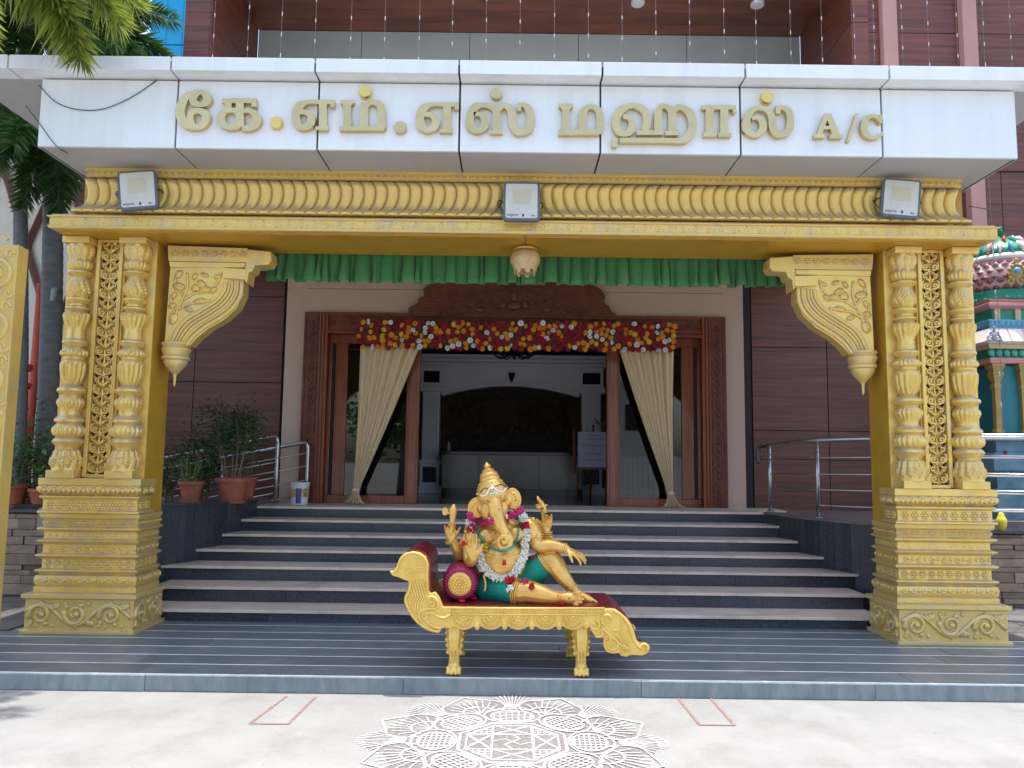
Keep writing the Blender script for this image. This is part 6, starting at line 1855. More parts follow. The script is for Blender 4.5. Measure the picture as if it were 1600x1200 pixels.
for k in range(8):
    a0 = k * PI / 4 + PI / 2
    mb = MB(); ca, sa = math.cos(a0), math.sin(a0)
    tr = lambda u, v: (u * ca - v * sa, u * sa + v * ca)
    outl = [tr(.37 + .30 * (1 - math.cos(t)) / 2 * 1.0, .205 * math.sin(t) * 1.0) for t in [2 * PI * i / 36 for i in range(36)]]
    kline(mb, outl, .013, True)
    kline(mb, [tr(.39 + .235 * (1 - math.cos(t)) / 2, .155 * math.sin(t)) for t in [2 * PI * i / 30 for i in range(30)]], .012, True)
    for g_ in range(-3, 4):
        u0 = .505 + g_ * .034; half_ = .155 * math.sqrt(max(.02, 1 - ((u0 - .505) / .118) ** 2))
        kline(mb, [tr(u0, -half_), tr(u0 + .01, half_)], .007)
        v0 = g_ * .042; hu = .118 * math.sqrt(max(.02, 1 - (v0 / .155) ** 2))
        kline(mb, [tr(.505 - hu, v0), tr(.505 + hu, v0 * 1.1)], .007)
    mb.build('inner_petal', 'kolam', kol)
    mb = MB()
    for g_ in range(11):
        v0 = -.5 + g_ / 10
        kline(mb, [tr(.70, v0 * .05), tr(.82, v0 * .18), tr(1.03 - .5 * v0 * v0, v0 * .34)], .0065)
    mb.build('spiky_leaf', 'kolam', kol)
    a1 = a0 + PI / 8; ca, sa = math.cos(a1), math.sin(a1)
    tr2 = lambda u, v, ca=ca, sa=sa: (u * ca - v * sa, u * sa + v * ca)
    mb = MB()
    side = [(.60, .17), (.70, .235), (.80, .235), (.88, .15), (1.0, .0)]
    up = cat_rom([(x_, y_, 0) for x_, y_ in side], 5)
    kline(mb, [tr2(p.x, p.y) for p in up], .012); kline(mb, [tr2(p.x, -p.y) for p in up], .012)
    kline(mb, [tr2(.62 + .13 * math.sin(t), .12 * math.cos(t)) for t in [PI * i / 12 for i in range(13)]], .014)
    for g_ in range(11):
        t = PI * (g_ + .5) / 11; st = (.62 + .14 * math.sin(t), .125 * math.cos(t))
        en = (.62 + .31 * math.sin(t) * (1.0 if abs(math.cos(t)) > .4 else .95), .21 * math.cos(t))
        kline(mb, [tr2(*st), tr2(*en)], .0075)
    for g_ in range(6):
        t = PI * (g_ + .5) / 6; kline(mb, [tr2(.60, 0), tr2(.62 + .11 * math.sin(t), .10 * math.cos(t))], .008)
    mb.build('outer_petal', 'kolam', kol)
def chalk(pxs, label):
    pts = [G(*q) for q in pxs]
    mb = MB(); vs = []; z = .0042
    for a, b in zip(pts, pts[1:]):
        t = (b - a).normalized(); n_ = Vector((-t.y, t.x, 0)) * .011
        z += .0003
        mb.add([(a - n_).to_tuple()[:2] + (z,), (b - n_).to_tuple()[:2] + (z,), (b + n_).to_tuple()[:2] + (z,), (a + n_).to_tuple()[:2] + (z,)], [(0, 1, 2, 3)])
    tag(mb.build('chalk_outline', 'red_chalk'), label, 'floor marking', 'red outlines on the concrete')
chalk(((448, 1088), (390, 1131), (450, 1132), (493, 1089)), 'faint red outline of a bench foot on the concrete, palm side of the kolam')
chalk(((1058, 1090), (1093, 1133), (1148, 1134), (1110, 1091)), 'faint red outline of a bench foot on the concrete, temple side of the kolam')

# ================================================================== ACROSS THE STREET (mirrored in the glass and gold)
gt = thing('street_gate', 'white slatted sliding gate across the forecourt', 'gate', (3, -9, 0))
for k in range(60):
    MB().box(-3 + k * .2, -3 + k * .2 + .15, -9, -8.96, .1, 1.9).build('slat', 'gate_white', gt)
MB().box(-3, 9, -9.06, -9.0, .12, .22).box(-3, 9, -9.06, -9.0, 1.7, 1.8).build('rail', 'gate_white', gt)
for tx, ty, sc_ in ((-9.5, -12, 1.2), (-5.0, -14, 1.0), (-14, -11, 1.3)):
    rr = random.Random(int(tx * 7)); tt = thing('street_tree', 'dense roadside tree across the forecourt', 'tree', (tx, ty, 0), 'roadside trees')
    tr_ = MB(); tr_.tube([(tx, ty, 0), (tx + .1, ty, 2.0 * sc_), (tx, ty, 4.2 * sc_)], [.22, .17, .08], 8); tips_ = []
    for k in range(26):
        a = rr.uniform(0, 6.28); z0_ = rr.uniform(2.0, 4.2) * sc_; L_ = rr.uniform(.8, 2.2) * sc_
        e = Vector((tx + L_ * math.cos(a), ty + L_ * math.sin(a), z0_ + rr.uniform(.2, 1.6))); tr_.tube([(tx, ty, z0_), e], [.06, .015], 5); tips_ += [e, e.lerp(Vector((tx, ty, z0_)), .4)]
    tr_.build('trunk', 'stem', tt, smooth=True)
    mb = MB()
    for k in range(2600):
        c = rr.choice(tips_) + Vector((rr.gauss(0, .45), rr.gauss(0, .45), rr.gauss(0, .35))); d = Vector((rr.gauss(0, 1), rr.gauss(0, 1), rr.gauss(0, .6))).normalized() * .26; s_ = d.orthogonal().normalized() * .09
        mb.add([c, c + d * .5 + s_, c + d, c + d * .5 - s_], [(0, 1, 2, 3)])
    mb.build('crown', 'leaf_mid', tt, kind='stuff')
bw = thing('street_house', 'pale two-storey house across the street', 'house', (2, -26, 0))
MB().box(-6, 10, -34, -26, 0, 6.5).build('wall', 'far_wall', bw)
for k in range(5):
    MB().box(-5 + k * 3, -3.6 + k * 3, -26.0, -25.95, 3.6, 5.2).build('window', 'black_top', bw)
MB().box(-6.4, 10.4, -34, -25.5, 6.5, 6.8).build('roof_slab', 'far_wall', bw)

# ================================================================== COUCH
def C4(x, y): return (600 + .1916 * x, 840 + .1916 * y)
def C5(x, y): return (820 + .1417 * x, 900 + .1417 * y)
CF, CB = 5.71, 6.40                            # front faces of the two side frames
couch = thing('day_bed', 'golden carved day bed with bird head end and maroon seat on the granite platform', 'day bed', (P(808, 1056, 5.76).x, 6.05, KZ))
top_right = [C5(*q) for q in ((960, 365), (1000, 370), (1060, 410), (1130, 470), (1180, 540), (1210, 620), (1240, 720), (1280, 745), (1320, 740), (1370, 760), (1385, 800), (1350, 860), (1290, 880), (1180, 870), (1120, 895), (1060, 880), (1040, 850), (980, 860), (900, 840), (870, 780), (865, 680), (830, 680), (770, 660), (730, 600), (715, 565))]
scal = []
for i, cxp in enumerate((895, 852.3, 809.6, 766.9, 724.2)):
    for k in range(9):
        a = R(52 + 76 * k / 8)
        scal.append((cxp + 24 * math.cos(a), 960 + 24.5 * math.sin(a)))
    for k in range(5):
        a = PI * k / 4
        scal.append((cxp - 21.3 + 4.6 * math.cos(a), 979 + 6 * math.sin(a)))
left_ = [C4(*q) for q in ((535, 745), (500, 730), (470, 745), (455, 775), (400, 770), (330, 745), (270, 700), (220, 640), (185, 580), (165, 520), (165, 480), (190, 430), (205, 380), (195, 355), (160, 345), (120, 325), (65, 310), (45, 275), (85, 275), (105, 240), (130, 170), (170, 130), (230, 115), (290, 125), (340, 160), (365, 230), (362, 330), (365, 440), (380, 460), (415, 445), (450, 490), (470, 540), (482, 568))]
outline = top_right + scal[:-5] + left_
oxz = [(P(x, y, CF).x, P(x, y, CF).z) for x, y in outline]
# even out the roll of the photograph: the frame is level in the world already
f1 = MB().prism_y(oxz, CF, CF + .05).build('side_frame', 'couch_gold', couch, bevel=.006)
f2 = MB().prism_y(oxz, CB - .05, CB).build('side_frame', 'couch_gold', couch, bevel=.006)
fc = lambda u, v: P(u, v, CF - .001)
mb = MB()
def rl(pts, rad, conv, k=6, closed=False):
    c = cat_rom([(*conv(*p), 0) for p in pts], k, closed)
    relief(mb, [(p.x, p.y) for p in c], rad, fc, 6)
rl([(85, 280), (110, 245), (135, 178), (175, 140), (230, 126), (285, 136), (330, 168), (352, 230), (350, 330), (350, 430)], .010, C4)
rl([(240, 330), (215, 380), (205, 430), (180, 490), (178, 525), (200, 580), (235, 640), (285, 695), (340, 735), (400, 758), (450, 765)], .012, C4)
c = cat_rom([(*C4(205 + 34 * math.cos(a), 275 + 34 * math.sin(a)), 0) for a in [2 * PI * i / 12 for i in range(12)]], 3, True)
relief(mb, [(p.x, p.y) for p in c + [c[0]]], .006, fc, 6)
mb.ell(fc(*C4(205, 275)), (.012, .008, .012))
rl([(345, 645), (350, 620), (385, 612), (430, 640), (490, 655), (540, 630)], .012, C4)
rl([(345, 645), (340, 670), (380, 710), (430, 735), (465, 742)], .012, C4)
rl([(395, 530), (360, 520), (365, 490), (410, 490), (440, 540), (420, 580), (380, 580), (300, 600), (285, 640), (310, 690)], .011, C4)
for sp_ in (((390, 540), 26), ((330, 640), 30)):
    relief(mb, spiral(C4(*sp_[0]), sp_[1] * .1916, 1.3, 0, 1, 16), [.011 - .005 * i / 16 for i in range(17)], fc, 6)
# feather scales over the neck
le_ = [(345, 212), (380, 218), (430, 205), (480, 190), (520, 190), (560, 203), (600, 225), (650, 262)]
for r_i in range(14):
    yy = 345 + r_i * 20
    for j in range(len(le_) - 1):
        if le_[j][0] <= yy <= le_[j + 1][0]:
            f_ = (yy - le_[j][0]) / (le_[j + 1][0] - le_[j][0]); xl_ = le_[j][1] + (le_[j + 1][1] - le_[j][1]) * f_
    xr_ = 338 if yy < 460 else 338 - (yy - 460) * .25
    x_ = xl_ + 14 + (11 if r_i % 2 else 0)
    while x_ < xr_:
        mb.ell(fc(*C4(x_, yy)), (.0105, .006, .0115), seg=7, ring=5); x_ += 22
for r_i in range(5):
    for k in range(6):
        mb.ell(fc(*C4(262 + k * 15 + (7 if r_i % 2 else 0), 170 + r_i * 26)), (.008, .004, .009), seg=6, ring=4)
# right end scrolls and bird wing
for cxx, cyy, r0, tr_, a0, s in ((770, 545, 60, 1.4, -1.2, 1), (820, 620, 55, 1.3, 2.4, -1), (960, 760, 85, 1.5, -2, 1), (905, 690, 45, 1.2, 1.5, -1), (910, 480, 70, 1.3, 2.0, 1), (1110, 825, 50, 1.6, 0, 1), (1310, 790, 55, 1.2, 1.0, -1)):
    relief(mb, spiral(C5(cxx, cyy), r0 * .1417, tr_, a0, s, 20), [.012 - .006 * i / 20 for i in range(21)], fc, 6)
rl([(850, 560), (920, 640), (1000, 700), (1060, 760), (1150, 800)], .012, C5)
rl([(960, 590), (1040, 590), (1070, 520), (1060, 440)], .009, C5)
rl([(990, 620), (1060, 720), (1130, 780)], .007, C5); rl([(1040, 600), (1090, 690), (1140, 760)], .007, C5)
rl([(985, 385), (1060, 430), (1120, 500), (1165, 590), (1200, 700), (1250, 775), (1310, 800)], .010, C5)
# bead band and scallop fans
xa_, xb_ = 703, 945
for k in range(46):
    mb.ell(fc(xa_ + (xb_ - xa_) * k / 45, 955.5), (.010, .007, .012), seg=6, ring=4)
for yy in (950.5, 960.2):
    relief(mb, [(xa_, yy), (800, yy), (xb_, yy)], .007, fc, 6)
for cxp in (895, 852.3, 809.6, 766.9, 724.2):
    relief(mb, [(cxp + 17 * math.cos(PI * k / 14), 962.5 + 19.5 * math.sin(PI * k / 14)) for k in range(15)], .006, fc, 6)
    relief(mb, [(cxp + 7 * math.cos(PI * k / 10), 962.5 + 8 * math.sin(PI * k / 10)) for k in range(11)], .006, fc, 6)
    for k in range(9):
        a = PI * (k + .5) / 9
        relief(mb, [(cxp + 8 * math.cos(a), 963 + 9 * math.sin(a)), (cxp + 15 * math.cos(a), 963 + 17 * math.sin(a))], [.005, .009], fc, 5)
    mb.ell(fc(cxp + 21, 977), (.022, .010, .026), seg=10, ring=6)
    mb.ell(fc(cxp, 964), (.018, .008, .012), seg=8, ring=5)
mb.build('frame_carving', 'couch_gold', f1, smooth=True)
# cushion between the frames
cpro = [C4(*q) for q in ((180, 122), (230, 108), (290, 117), (346, 152), (374, 228), (374, 330), (376, 430), (400, 515), (482, 562))] + [C5(*q) for q in ((300, 358), (600, 358), (880, 358), (955, 358), (1005, 364), (1065, 402), (1135, 462), (1186, 534), (1218, 616), (1248, 712), (1290, 738))]
cp3 = [P(x, y, CF) for x, y in cpro]
seg = cat_rom([(p.x, p.z, 0) for p in cp3[:9]], 5)[:-1] + cat_rom([(p.x, p.z, 0) for p in cp3[8:]], 5)
# level seat
topz = [(p.x, p.y + .004) for p in seg]
botz = []
for i, p in enumerate(seg):
    a = seg[max(i - 1, 0)]; b = seg[min(i + 1, len(seg) - 1)]; t = (b - a).normalized(); botz.append((p.x + t.y * .045, p.y - t.x * .045))
MB().prism_y(topz + botz[::-1], CF + .052, CB - .052).build('seat_cushion', 'maroon', couch, smooth=50)
SEATZ = P(800, 949.5, CF).z + .004
MB().box(P(705, 970, CF).x, P(945, 970, CF).x, CF + .055, CB - .055, SEATZ - .11, SEATZ - .045).build('seat_base', 'maroon', couch)
# lion legs
lg = MB(); H = SEATZ - .05 - KZ
lg.tube(cat_rom([(0, .02, H), (0, .0, H * .8), (0, -.02, H * .62), (0, -.005, H * .45), (0, .004, H * .28), (0, -.004, H * .14)], 4), [.066, .067, .068, .068, .066, .063, .060, .057, .053, .049, .046, .044, .042, .040, .039, .038, .039, .040, .041, .042, .044], 14)
lg.ell((0, -.012, .038), (.05, .062, .036))
for k, dx in enumerate((-.042, -.015, .015, .042)):
    lg.ell((dx, -.062 + abs(dx) * .35, .022), (.0155, .026, .021)); lg.ell((dx, -.048 + abs(dx) * .35, .046), (.015, .02, .018))
for dx in (-.03, 0, .03):
    lg.tube([(dx * 1.1, -.062, H * .78), (dx, -.082, H * .6), (dx * .8, -.06, H * .4), (dx * .8, -.045, H * .2)], [.010, .012, .009, .006], 6)
for s in (-1, 1):
    for k in range(5):
        lg.ell((s * (.062 - .004 * k), -.01 + .012 * (k % 2), H * (.75 - .1 * k)), (.018, .02, .02), seg=8, ring=6)
lg.ell((0, -.075, H * .60), (.018, .016, .022))
lo = lg.build('leg', 'couch_gold', couch)
lo.location = (0, 0, 0)
bake(lo, voxel=.006, smooth=2)
lme = lo.data; lme.materials.clear(); lme.materials.append(MATS['couch_gold'])
lxs = (P(709, 1050, 5.78).x, P(908, 1050, 5.78).x)
first = True
for lx in lxs:
    for ly in (5.80, 6.34):
        if first:
            lo.location = Vector((lx, ly, KZ)) - Vector(couch.location); first = False
        else:
            put('leg', lme, None, couch, (lx + (-.02 if ly > 6 and lx > 0 else 0), ly, KZ))

# ================================================================== BOLSTER
def S(sx, sy, Y): return P(680 + .20833 * sx, 710 + .20833 * sy, Y)
bc = S(185, 925, 5.86); brad = (SEATZ - bc.z) * -1 + .0
bc.z = SEATZ + .136
bol = thing('bolster', 'maroon bolster cushion with golden rosette end on the day bed', 'cushion', (bc.x, 6.05, SEATZ))
MB().lathe([(.06, -.02), (.094, -.012), (.119, .012), (.133, .05), (.137, .12), (.137, .36), (.13, .42), (.10, .45), (.03, .46)], (bc.x, 5.865, bc.z), 48, axis=(0, 1, 0)).build('roll', 'bolster_red', bol, smooth=40)
mb = MB()
for k in range(34):
    a = 2 * PI * k / 34
    mb.tube([(bc.x + .090 * math.cos(a), 5.853, bc.z + .090 * math.sin(a)), (bc.x + .110 * math.cos(a), 5.863, bc.z + .110 * math.sin(a)), (bc.x + .128 * math.cos(a), 5.895, bc.z + .128 * math.sin(a))], [.004, .008, .003], 5)
mb.build('pleats', 'magenta', bol, smooth=True)
MB().lathe([(.086, 0), (.086, .012), (.07, .022), (.02, .024)], (bc.x, 5.856, bc.z), 40, axis=(0, -1, 0)).build('rosette_disc', 'couch_gold', bol, smooth=40)
mb = MB()
for ring, (r0, n_, s_) in enumerate(((.068, 20, .011), (.045, 14, .011), (.022, 8, .009))):
    for k in range(n_):
        a = 2 * PI * (k + .5 * ring) / n_; mb.ell((bc.x + r0 * math.cos(a), 5.835 - .004 * ring, bc.z + r0 * math.sin(a)), (s_, .009, s_), seg=8, ring=5)
mb.ell((bc.x, 5.828, bc.z), (.012, .012, .012))
mb.build('rosette_beads', 'couch_gold', bol, smooth=True)

# ================================================================== STATUE
st = thing('reclining_statue', 'golden elephant-headed figure in teal cloth reclining on the day bed', 'statue', (S(520, 1050, 6.05).x, 6.05, SEATZ))
B_ = MB()
def limb(spec, n=14, caps=True):
    pts = [S(a, b, y) for a, b, y, r in spec]; rad = [q[3] for q in spec]
    c = cat_rom([(p.x, p.y, p.z) for p in pts], 5); rr_ = cat_rom([(r, 0, 0) for r in rad], 5)
    B_.tube(c, [q.x for q in rr_], n)
    if caps:
        B_.ell(c[0], (rad[0],) * 3, seg=12, ring=8); B_.ell(c[-1], (rad[-1],) * 3, seg=12, ring=8)
def E_(sx, sy, Y, r, rot=None): B_.ell(S(sx, sy, Y), r, rot)
E_(500, 945, 6.13, (.19, .15, .11)); E_(515, 800, 6.04, (.178, .165, .165)); E_(490, 640, 6.09, (.165, .115, .15)); E_(495, 560, 6.12, (.17, .10, .10))
E_(395, 610, 5.995, (.068, .045, .058)); E_(600, 600, 5.995, (.068, .045, .058))
E_(290, 560, 6.11, (.075, .075, .08)); E_(705, 545, 6.11, (.075, .075, .08))
E_(445, 480, 6.06, (.095, .085, .09)); E_(432, 370, 6.0, (.098, .10, .118))
E_(383, 315, 5.94, (.048, .045, .045)); E_(482, 292, 5.94, (.048, .045, .045)); E_(430, 270, 5.97, (.085, .07, .05))
E_(388, 425, 5.955, (.05, .05, .065)); E_(500, 405, 5.955, (.05, .05, .065)); E_(440, 350, 5.92, (.055, .045, .06))
limb([(440, 320, 5.93, .058), (452, 400, 5.885, .057), (468, 470, 5.86, .051), (495, 545, 5.845, .043), (535, 600, 5.84, .034), (562, 648, 5.838, .028), (535, 702, 5.834, .025), (487, 690, 5.828, .021), (478, 640, 5.82, .018), (512, 615, 5.812, .015), (536, 642, 5.806, .013), (520, 668, 5.80, .011), (505, 652, 5.796, .009)])
for k in range(9):                             # soft rings on the trunk
    pass
for (ex, ey, rx, rz, tl) in ((312, 402, .066, .080, .18), (583, 336, .060, .086, -.12)):
    rot = Matrix.Rotation(tl, 3, 'Y'); cE = S(ex, ey, 6.0)
    B_.ell(cE, (rx, .020, rz), rot)
    s = -1 if ex < 430 else 1
    rim = []
    for i in range(20):
        a = PI / 2 + s * (-.9 + 3.9 * i / 19) * -1
        rim.append(cE + rot @ Vector((rx * .93 * math.cos(a), -.014, rz * .93 * math.sin(a))))
    B_.tube(rim, [.010] * 20, 8)
    rim2 = [cE + rot @ Vector((rx * .55 * math.cos(PI / 2 - s * (-.3 + 2.0 * i / 9)), -.018, rz * .6 * math.sin(PI / 2 - s * (-.3 + 2.0 * i / 9)))) for i in range(10)]
    B_.tube(rim2, .009, 6)
    E_(ex + (40 if s < 0 else -40), ey + 5, 5.99, (.04, .04, .05))
NT_ = (len(B_.v), len(B_.f))
# arms
limb([(280, 590, 6.14, .062), (225, 680, 6.15, .054), (190, 755, 6.10, .050), (160, 705, 6.06, .044), (128, 640, 6.03, .034)])
limb([(285, 600, 6.06, .062), (262, 700, 6.0, .055), (258, 790, 5.96, .048), (272, 800, 5.91, .040), (286, 775, 5.872, .034)])
limb([(715, 555, 6.09, .066), (745, 620, 6.06, .062), (775, 685, 6.03, .054), (850, 682, 6.0, .050), (920, 690, 5.99, .042), (980, 708, 5.98, .034)])
limb([(735, 560, 6.17, .058), (790, 630, 6.19, .052), (812, 640, 6.18, .047), (826, 610, 6.16, .040), (834, 570, 6.14, .033)])
def hand(wrist, d, nrm, s, curls, thumb, lens=(.066, .076, .070, .055), spread=.16, fr=.0098):
    """palm with four fingers and a thumb on its side; nrm points out of the palm; thumb = +1/-1 side"""
    d = d.normalized(); nrm = (nrm - d * nrm.dot(d)).normalized(); sd_ = d.cross(nrm) * thumb
    Rm = Matrix((sd_, nrm, d)).transposed()
    B_.ell(wrist + d * .045 * s, (.042 * s, .017 * s, .054 * s), Rm)
    B_.ell(wrist + d * .01 * s, (.028 * s, .02 * s, .03 * s), Rm)
    B_.ell(wrist + d * .03 * s + sd_ * .02 * s + nrm * .008 * s, (.022 * s, .015 * s, .032 * s), Rm)
    for k in range(4):
        off = (1.5 - k) * .0225 * s
        p = wrist + d * (.085 - .006 * abs(k - 1.2)) * s + sd_ * off
        dd = (d + sd_ * (1.5 - k) * spread * .5).normalized()
        pts = [p - dd * .03 * s, p]; L_ = lens[k] * s; cur = curls[k]
        for j, f in enumerate((.42, .32, .26)):
            dd = (dd * math.cos(cur * (.7 + .3 * j)) + nrm * math.sin(cur * (.7 + .3 * j))).normalized()
            pts.append(pts[-1] + dd * L_ * f)
        B_.tube(pts, [fr * s * 1.05, fr * s * 1.05, fr * s, fr * s * .9, fr * s * .75], 8); B_.ell(pts[-1], (fr * s * .75,) * 3, seg=8, ring=6)
    p = wrist + d * .02 * s + sd_ * .032 * s
    dd = (d * .72 + sd_ * .6 + nrm * .25).normalized()
    pts = [p - sd_ * .012 * s, p + dd * .03 * s]
    dd = (dd + d * .5 + nrm * curls[4]).normalized(); pts.append(pts[-1] + dd * .026 * s); dd = (dd + nrm * curls[4]).normalized(); pts.append(pts[-1] + dd * .022 * s)
    B_.tube(pts, [fr * s * 1.3, fr * s * 1.25, fr * s * 1.1, fr * s * .8], 8); B_.ell(pts[-1], (fr * s * .8,) * 3, seg=8, ring=6)
tocam = Vector((0, -1, 0))
hand(S(286, 778, 5.868), S(262, 640, 5.84) - S(286, 778, 5.868), tocam, 1.22, (.06, .05, .05, .08, .1), 1)
hand(S(128, 642, 6.03), S(100, 520, 6.02) - S(128, 642, 6.03), Vector((.45, -.9, 0)), 1.05, (.75, .8, .75, .35, .5), 1)
hand(S(834, 568, 6.14), S(842, 440, 6.12) - S(834, 568, 6.14), Vector((-.45, -.9, 0)), 1.08, (.15, .75, .8, .25, .5), -1)
hand(S(985, 708, 5.978), S(1110, 775, 5.95) - S(985, 708, 5.978), Vector((-.1, .35, -1)), 1.12, (.32, .18, .16, .12, .35), -1, lens=(.07, .08, .074, .06), spread=.34)
NA_ = (len(B_.v), len(B_.f))
# legs
limb([(420, 1000, 6.05, .10), (520, 1010, 5.98, .10), (620, 1030, 5.93, .092), (700, 1030, 5.91, .086), (790, 1050, 5.895, .074), (870, 1070, 5.885, .056), (930, 1080, 5.88, .043)])
limb([(620, 950, 6.10, .10), (740, 880, 6.07, .098), (840, 810, 6.05, .088), (880, 800, 6.04, .082), (915, 850, 6.03, .076), (960, 920, 6.02, .064), (1005, 975, 6.01, .050), (1040, 1020, 6.0, .041)])
# feet
limb([(930, 1080, 5.88, .042), (975, 1078, 5.872, .046), (1020, 1080, 5.865, .046), (1050, 1080, 5.862, .040)])
E_(1000, 1075, 5.87, (.05, .035, .048))
for k, (tx, ty, r) in enumerate(((1086, 1034, .0165), (1108, 1060, .0150), (1108, 1087, .0140), (1094, 1112, .0130), (1068, 1130, .012))):
    a = S(1030, 1048 + 20 * k, 5.855); b = S(tx, ty, 5.825); B_.tube([a, (a + b) / 2 + Vector((0, -.008, .004)), b], [r, r * 1.05, r * .9], 8); B_.ell(b, (r * .9,) * 3, seg=8, ring=6)
limb([(1040, 1020, 6.0, .040), (1070, 1050, 5.985, .038), (1120, 1075, 5.97, .034), (1160, 1093, 5.96, .030)])
for k, (tx, ty, yy) in enumerate(((1215, 1112, 5.935), (1205, 1100, 5.96), (1190, 1092, 5.98), (1178, 1088, 6.0))):
    a = S(1140, 1080, 5.955 + .013 * k); b = S(tx, ty, yy); B_.tube([a, (a + b) / 2 + Vector((0, 0, .006)), b], [.013, .012, .010], 8); B_.ell(b, (.0095,) * 3, seg=8, ring=6)
nf_ = [f for i, f in enumerate(B_.f) if i < NT_[1] or i >= NA_[1]]
tbv = BVHTree.FromPolygons([Vector(v) for v in B_.v], nf_)     # trunk of the body and legs, without the arms
body = B_.build('body', 'statue_gold', st)
bake(body, voxel=.0052, smooth=3)
body.data.materials.clear(); body.data.materials.append(MATS['statue_gold'])
bvh = BVHTree.FromPolygons([v.co.copy() for v in body.data.vertices], [tuple(p.vertices) for p in body.data.polygons])
def hit(sx, sy, off=.0, fb=5.95):
    r = ray(680 + .20833 * sx, 710 + .20833 * sy).normalized()
    h, n, i, d = bvh.ray_cast(Vector((0, 0, EYE)), r)
    if h is None: return S(sx, sy, fb) 
    return h - r * off
# cloth
D_ = MB(); sv = B_; B_ = D_
limb([(400, 995, 6.06, .112), (470, 1005, 6.02, .115), (540, 1018, 5.965, .110), (612, 1032, 5.93, .103)], 20, False)
limb([(600, 965, 6.10, .112), (700, 905, 6.08, .110), (780, 850, 6.06, .104), (828, 812, 6.05, .098)], 20, False)
E_(495, 980, 6.12, (.195, .15, .085)); E_(395, 1000, 6.06, (.112, .112, .112))
cl = D_.build('dhoti', 'teal_cloth', st); bake(cl, voxel=.007, smooth=4); cl.data.materials.clear(); cl.data.materials.append(MATS['teal_cloth'])
B_ = sv
def ringat(c, d, r, rt, name, m='statue_gold', parent=st, n=24):
    d = d.normalized(); a = d.orthogonal().normalized(); b = d.cross(a)
    pts = [c + (a * math.cos(2 * PI * k / n) + b * math.sin(2 * PI * k / n)) * r for k in range(n + 1)]
    return MB().tube(pts, rt, 8).build(name, m, parent, smooth=True)
def dirS(a, b): return S(*b) - S(*a)
for off in (0, .014, .03):
    d = dirS((560, 1020, 5.955), (640, 1036, 5.92)).normalized(); ringat(S(606, 1031, 5.932) + d * off, d, .101 - off * .15, .0065, 'hem_band')
    d = dirS((780, 850, 6.06), (850, 796, 6.045)).normalized(); ringat(S(826, 814, 6.05) + d * off, d, .097 - off * .15, .0065, 'hem_band')
for (p, q, r) in (((920, 1078, 5.88), (945, 1081, 5.878), .047), ((1020, 995, 6.005), (1045, 1025, 6.0), .046), ((118, 655, 6.035), (108, 630, 6.03), .040), ((840, 590, 6.145), (842, 560, 6.14), .038), ((965, 703, 5.982), (990, 710, 5.978), .040)):
    d = dirS(p, q).normalized()
    for off in (0, .013): ringat(S(*p) + d * off, d, r, .0055, 'bangle')
d = dirS((745, 620, 6.06), (775, 685, 6.03)); ringat(S(752, 632, 6.055), d, .067, .009, 'armlet'); ringat(S(760, 650, 6.048), d, .064, .006, 'armlet')
MB().ell(S(775, 610, 5.99), (.022, .012, .026)).build('armlet_boss', 'statue_gold', st, smooth=True)
# crown
ca = (S(384, 60, 5.99) - S(432, 305, 5.99)); cb = S(432, 305, 5.99); cl_ = ca.length; cn_ = ca.normalized()
cprof = [(.112, -.05), (.124, -.02), (.126, .0), (.120, .02), (.123, .03), (.114, .045), (.116, .055), (.105, .075), (.098, .09), (.090, .10), (.086, .112), (.078, .120), (.080, .13), (.076, .142), (.066, .15), (.070, .158), (.068, .172), (.056, .182), (.046, .19), (.050, .197), (.040, .206), (.022, .214), (.018, .22), (.027, .228), (.028, .236), (.018, .246), (.010, .254), (.005, .266)]
k_ = cl_ / .262
crown = MB().lathe([(r, z * k_) for r, z in cprof], cb, 40, axis=cn_, mod=lambda a, i, z: 1 + (.02 * math.cos(16 * a) if 5 <= i <= 9 else 0)).build('crown', 'statue_gold', st, smooth=45)
mb = MB(); Mc = Vector((0, 0, 1)).rotation_difference(cn_).to_matrix()
for (z, r, n_, s_) in ((.035, .122, 30, .007), (.10, .092, 22, .006), (.152, .068, 16, .005)):
    for k in range(n_):
        a = 2 * PI * k / n_; mb.ell(cb + Mc @ Vector((r * math.cos(a), r * math.sin(a), z * k_)), (s_,) * 3, seg=6, ring=4)
mb.build('crown_beads', 'statue_gold', crown, smooth=True, kind='stuff')
# face
fb = bvh
cbv = BVHTree.FromPolygons([v.co.copy() for v in crown.data.vertices], [tuple(p.vertices) for p in crown.data.polygons])
def hit2(sx, sy, off):
    r = ray(680 + .20833 * sx, 710 + .20833 * sy).normalized(); o = Vector((0, 0, EYE)); best = None
    for b in (bvh, cbv):
        h, n, i, d = b.ray_cast(o, r)
        if h is not None and (best is None or d < best[1]): best = (h, d)
    return best[0] - r * off if best else S(sx, sy, 5.9)
def strand(pts, rad, name, m, off=.003, k=6, parent=st, conv=hit2, n=6):
    c = cat_rom([(a, b, 0) for a, b in pts], k)
    return MB().tube([conv(p.x, p.y, off) for p in c], rad, n).build(name, m, parent, smooth=True)
for a, b in ((392, 350), (492, 318)):
    ey = MB(); p = hit2(a, b, -.004); ey.ell(p, (.020, .010, .013)); e_ = ey.build('eye', 'statue_gold', st, smooth=True)
    MB().ell(hit2(a + 3, b + 1, .004), (.008, .005, .004)).build('pupil', 'eye_dark', e_, smooth=True)
    strand([(a - 22, b + 4), (a - 10, b - 12), (a + 8, b - 14), (a + 22, b)], .005, 'eyelid', 'statue_gold', .004)
    strand([(a - 20, b + 8), (a, b + 15), (a + 20, b + 6)], .004, 'eyelid', 'statue_gold', .003)
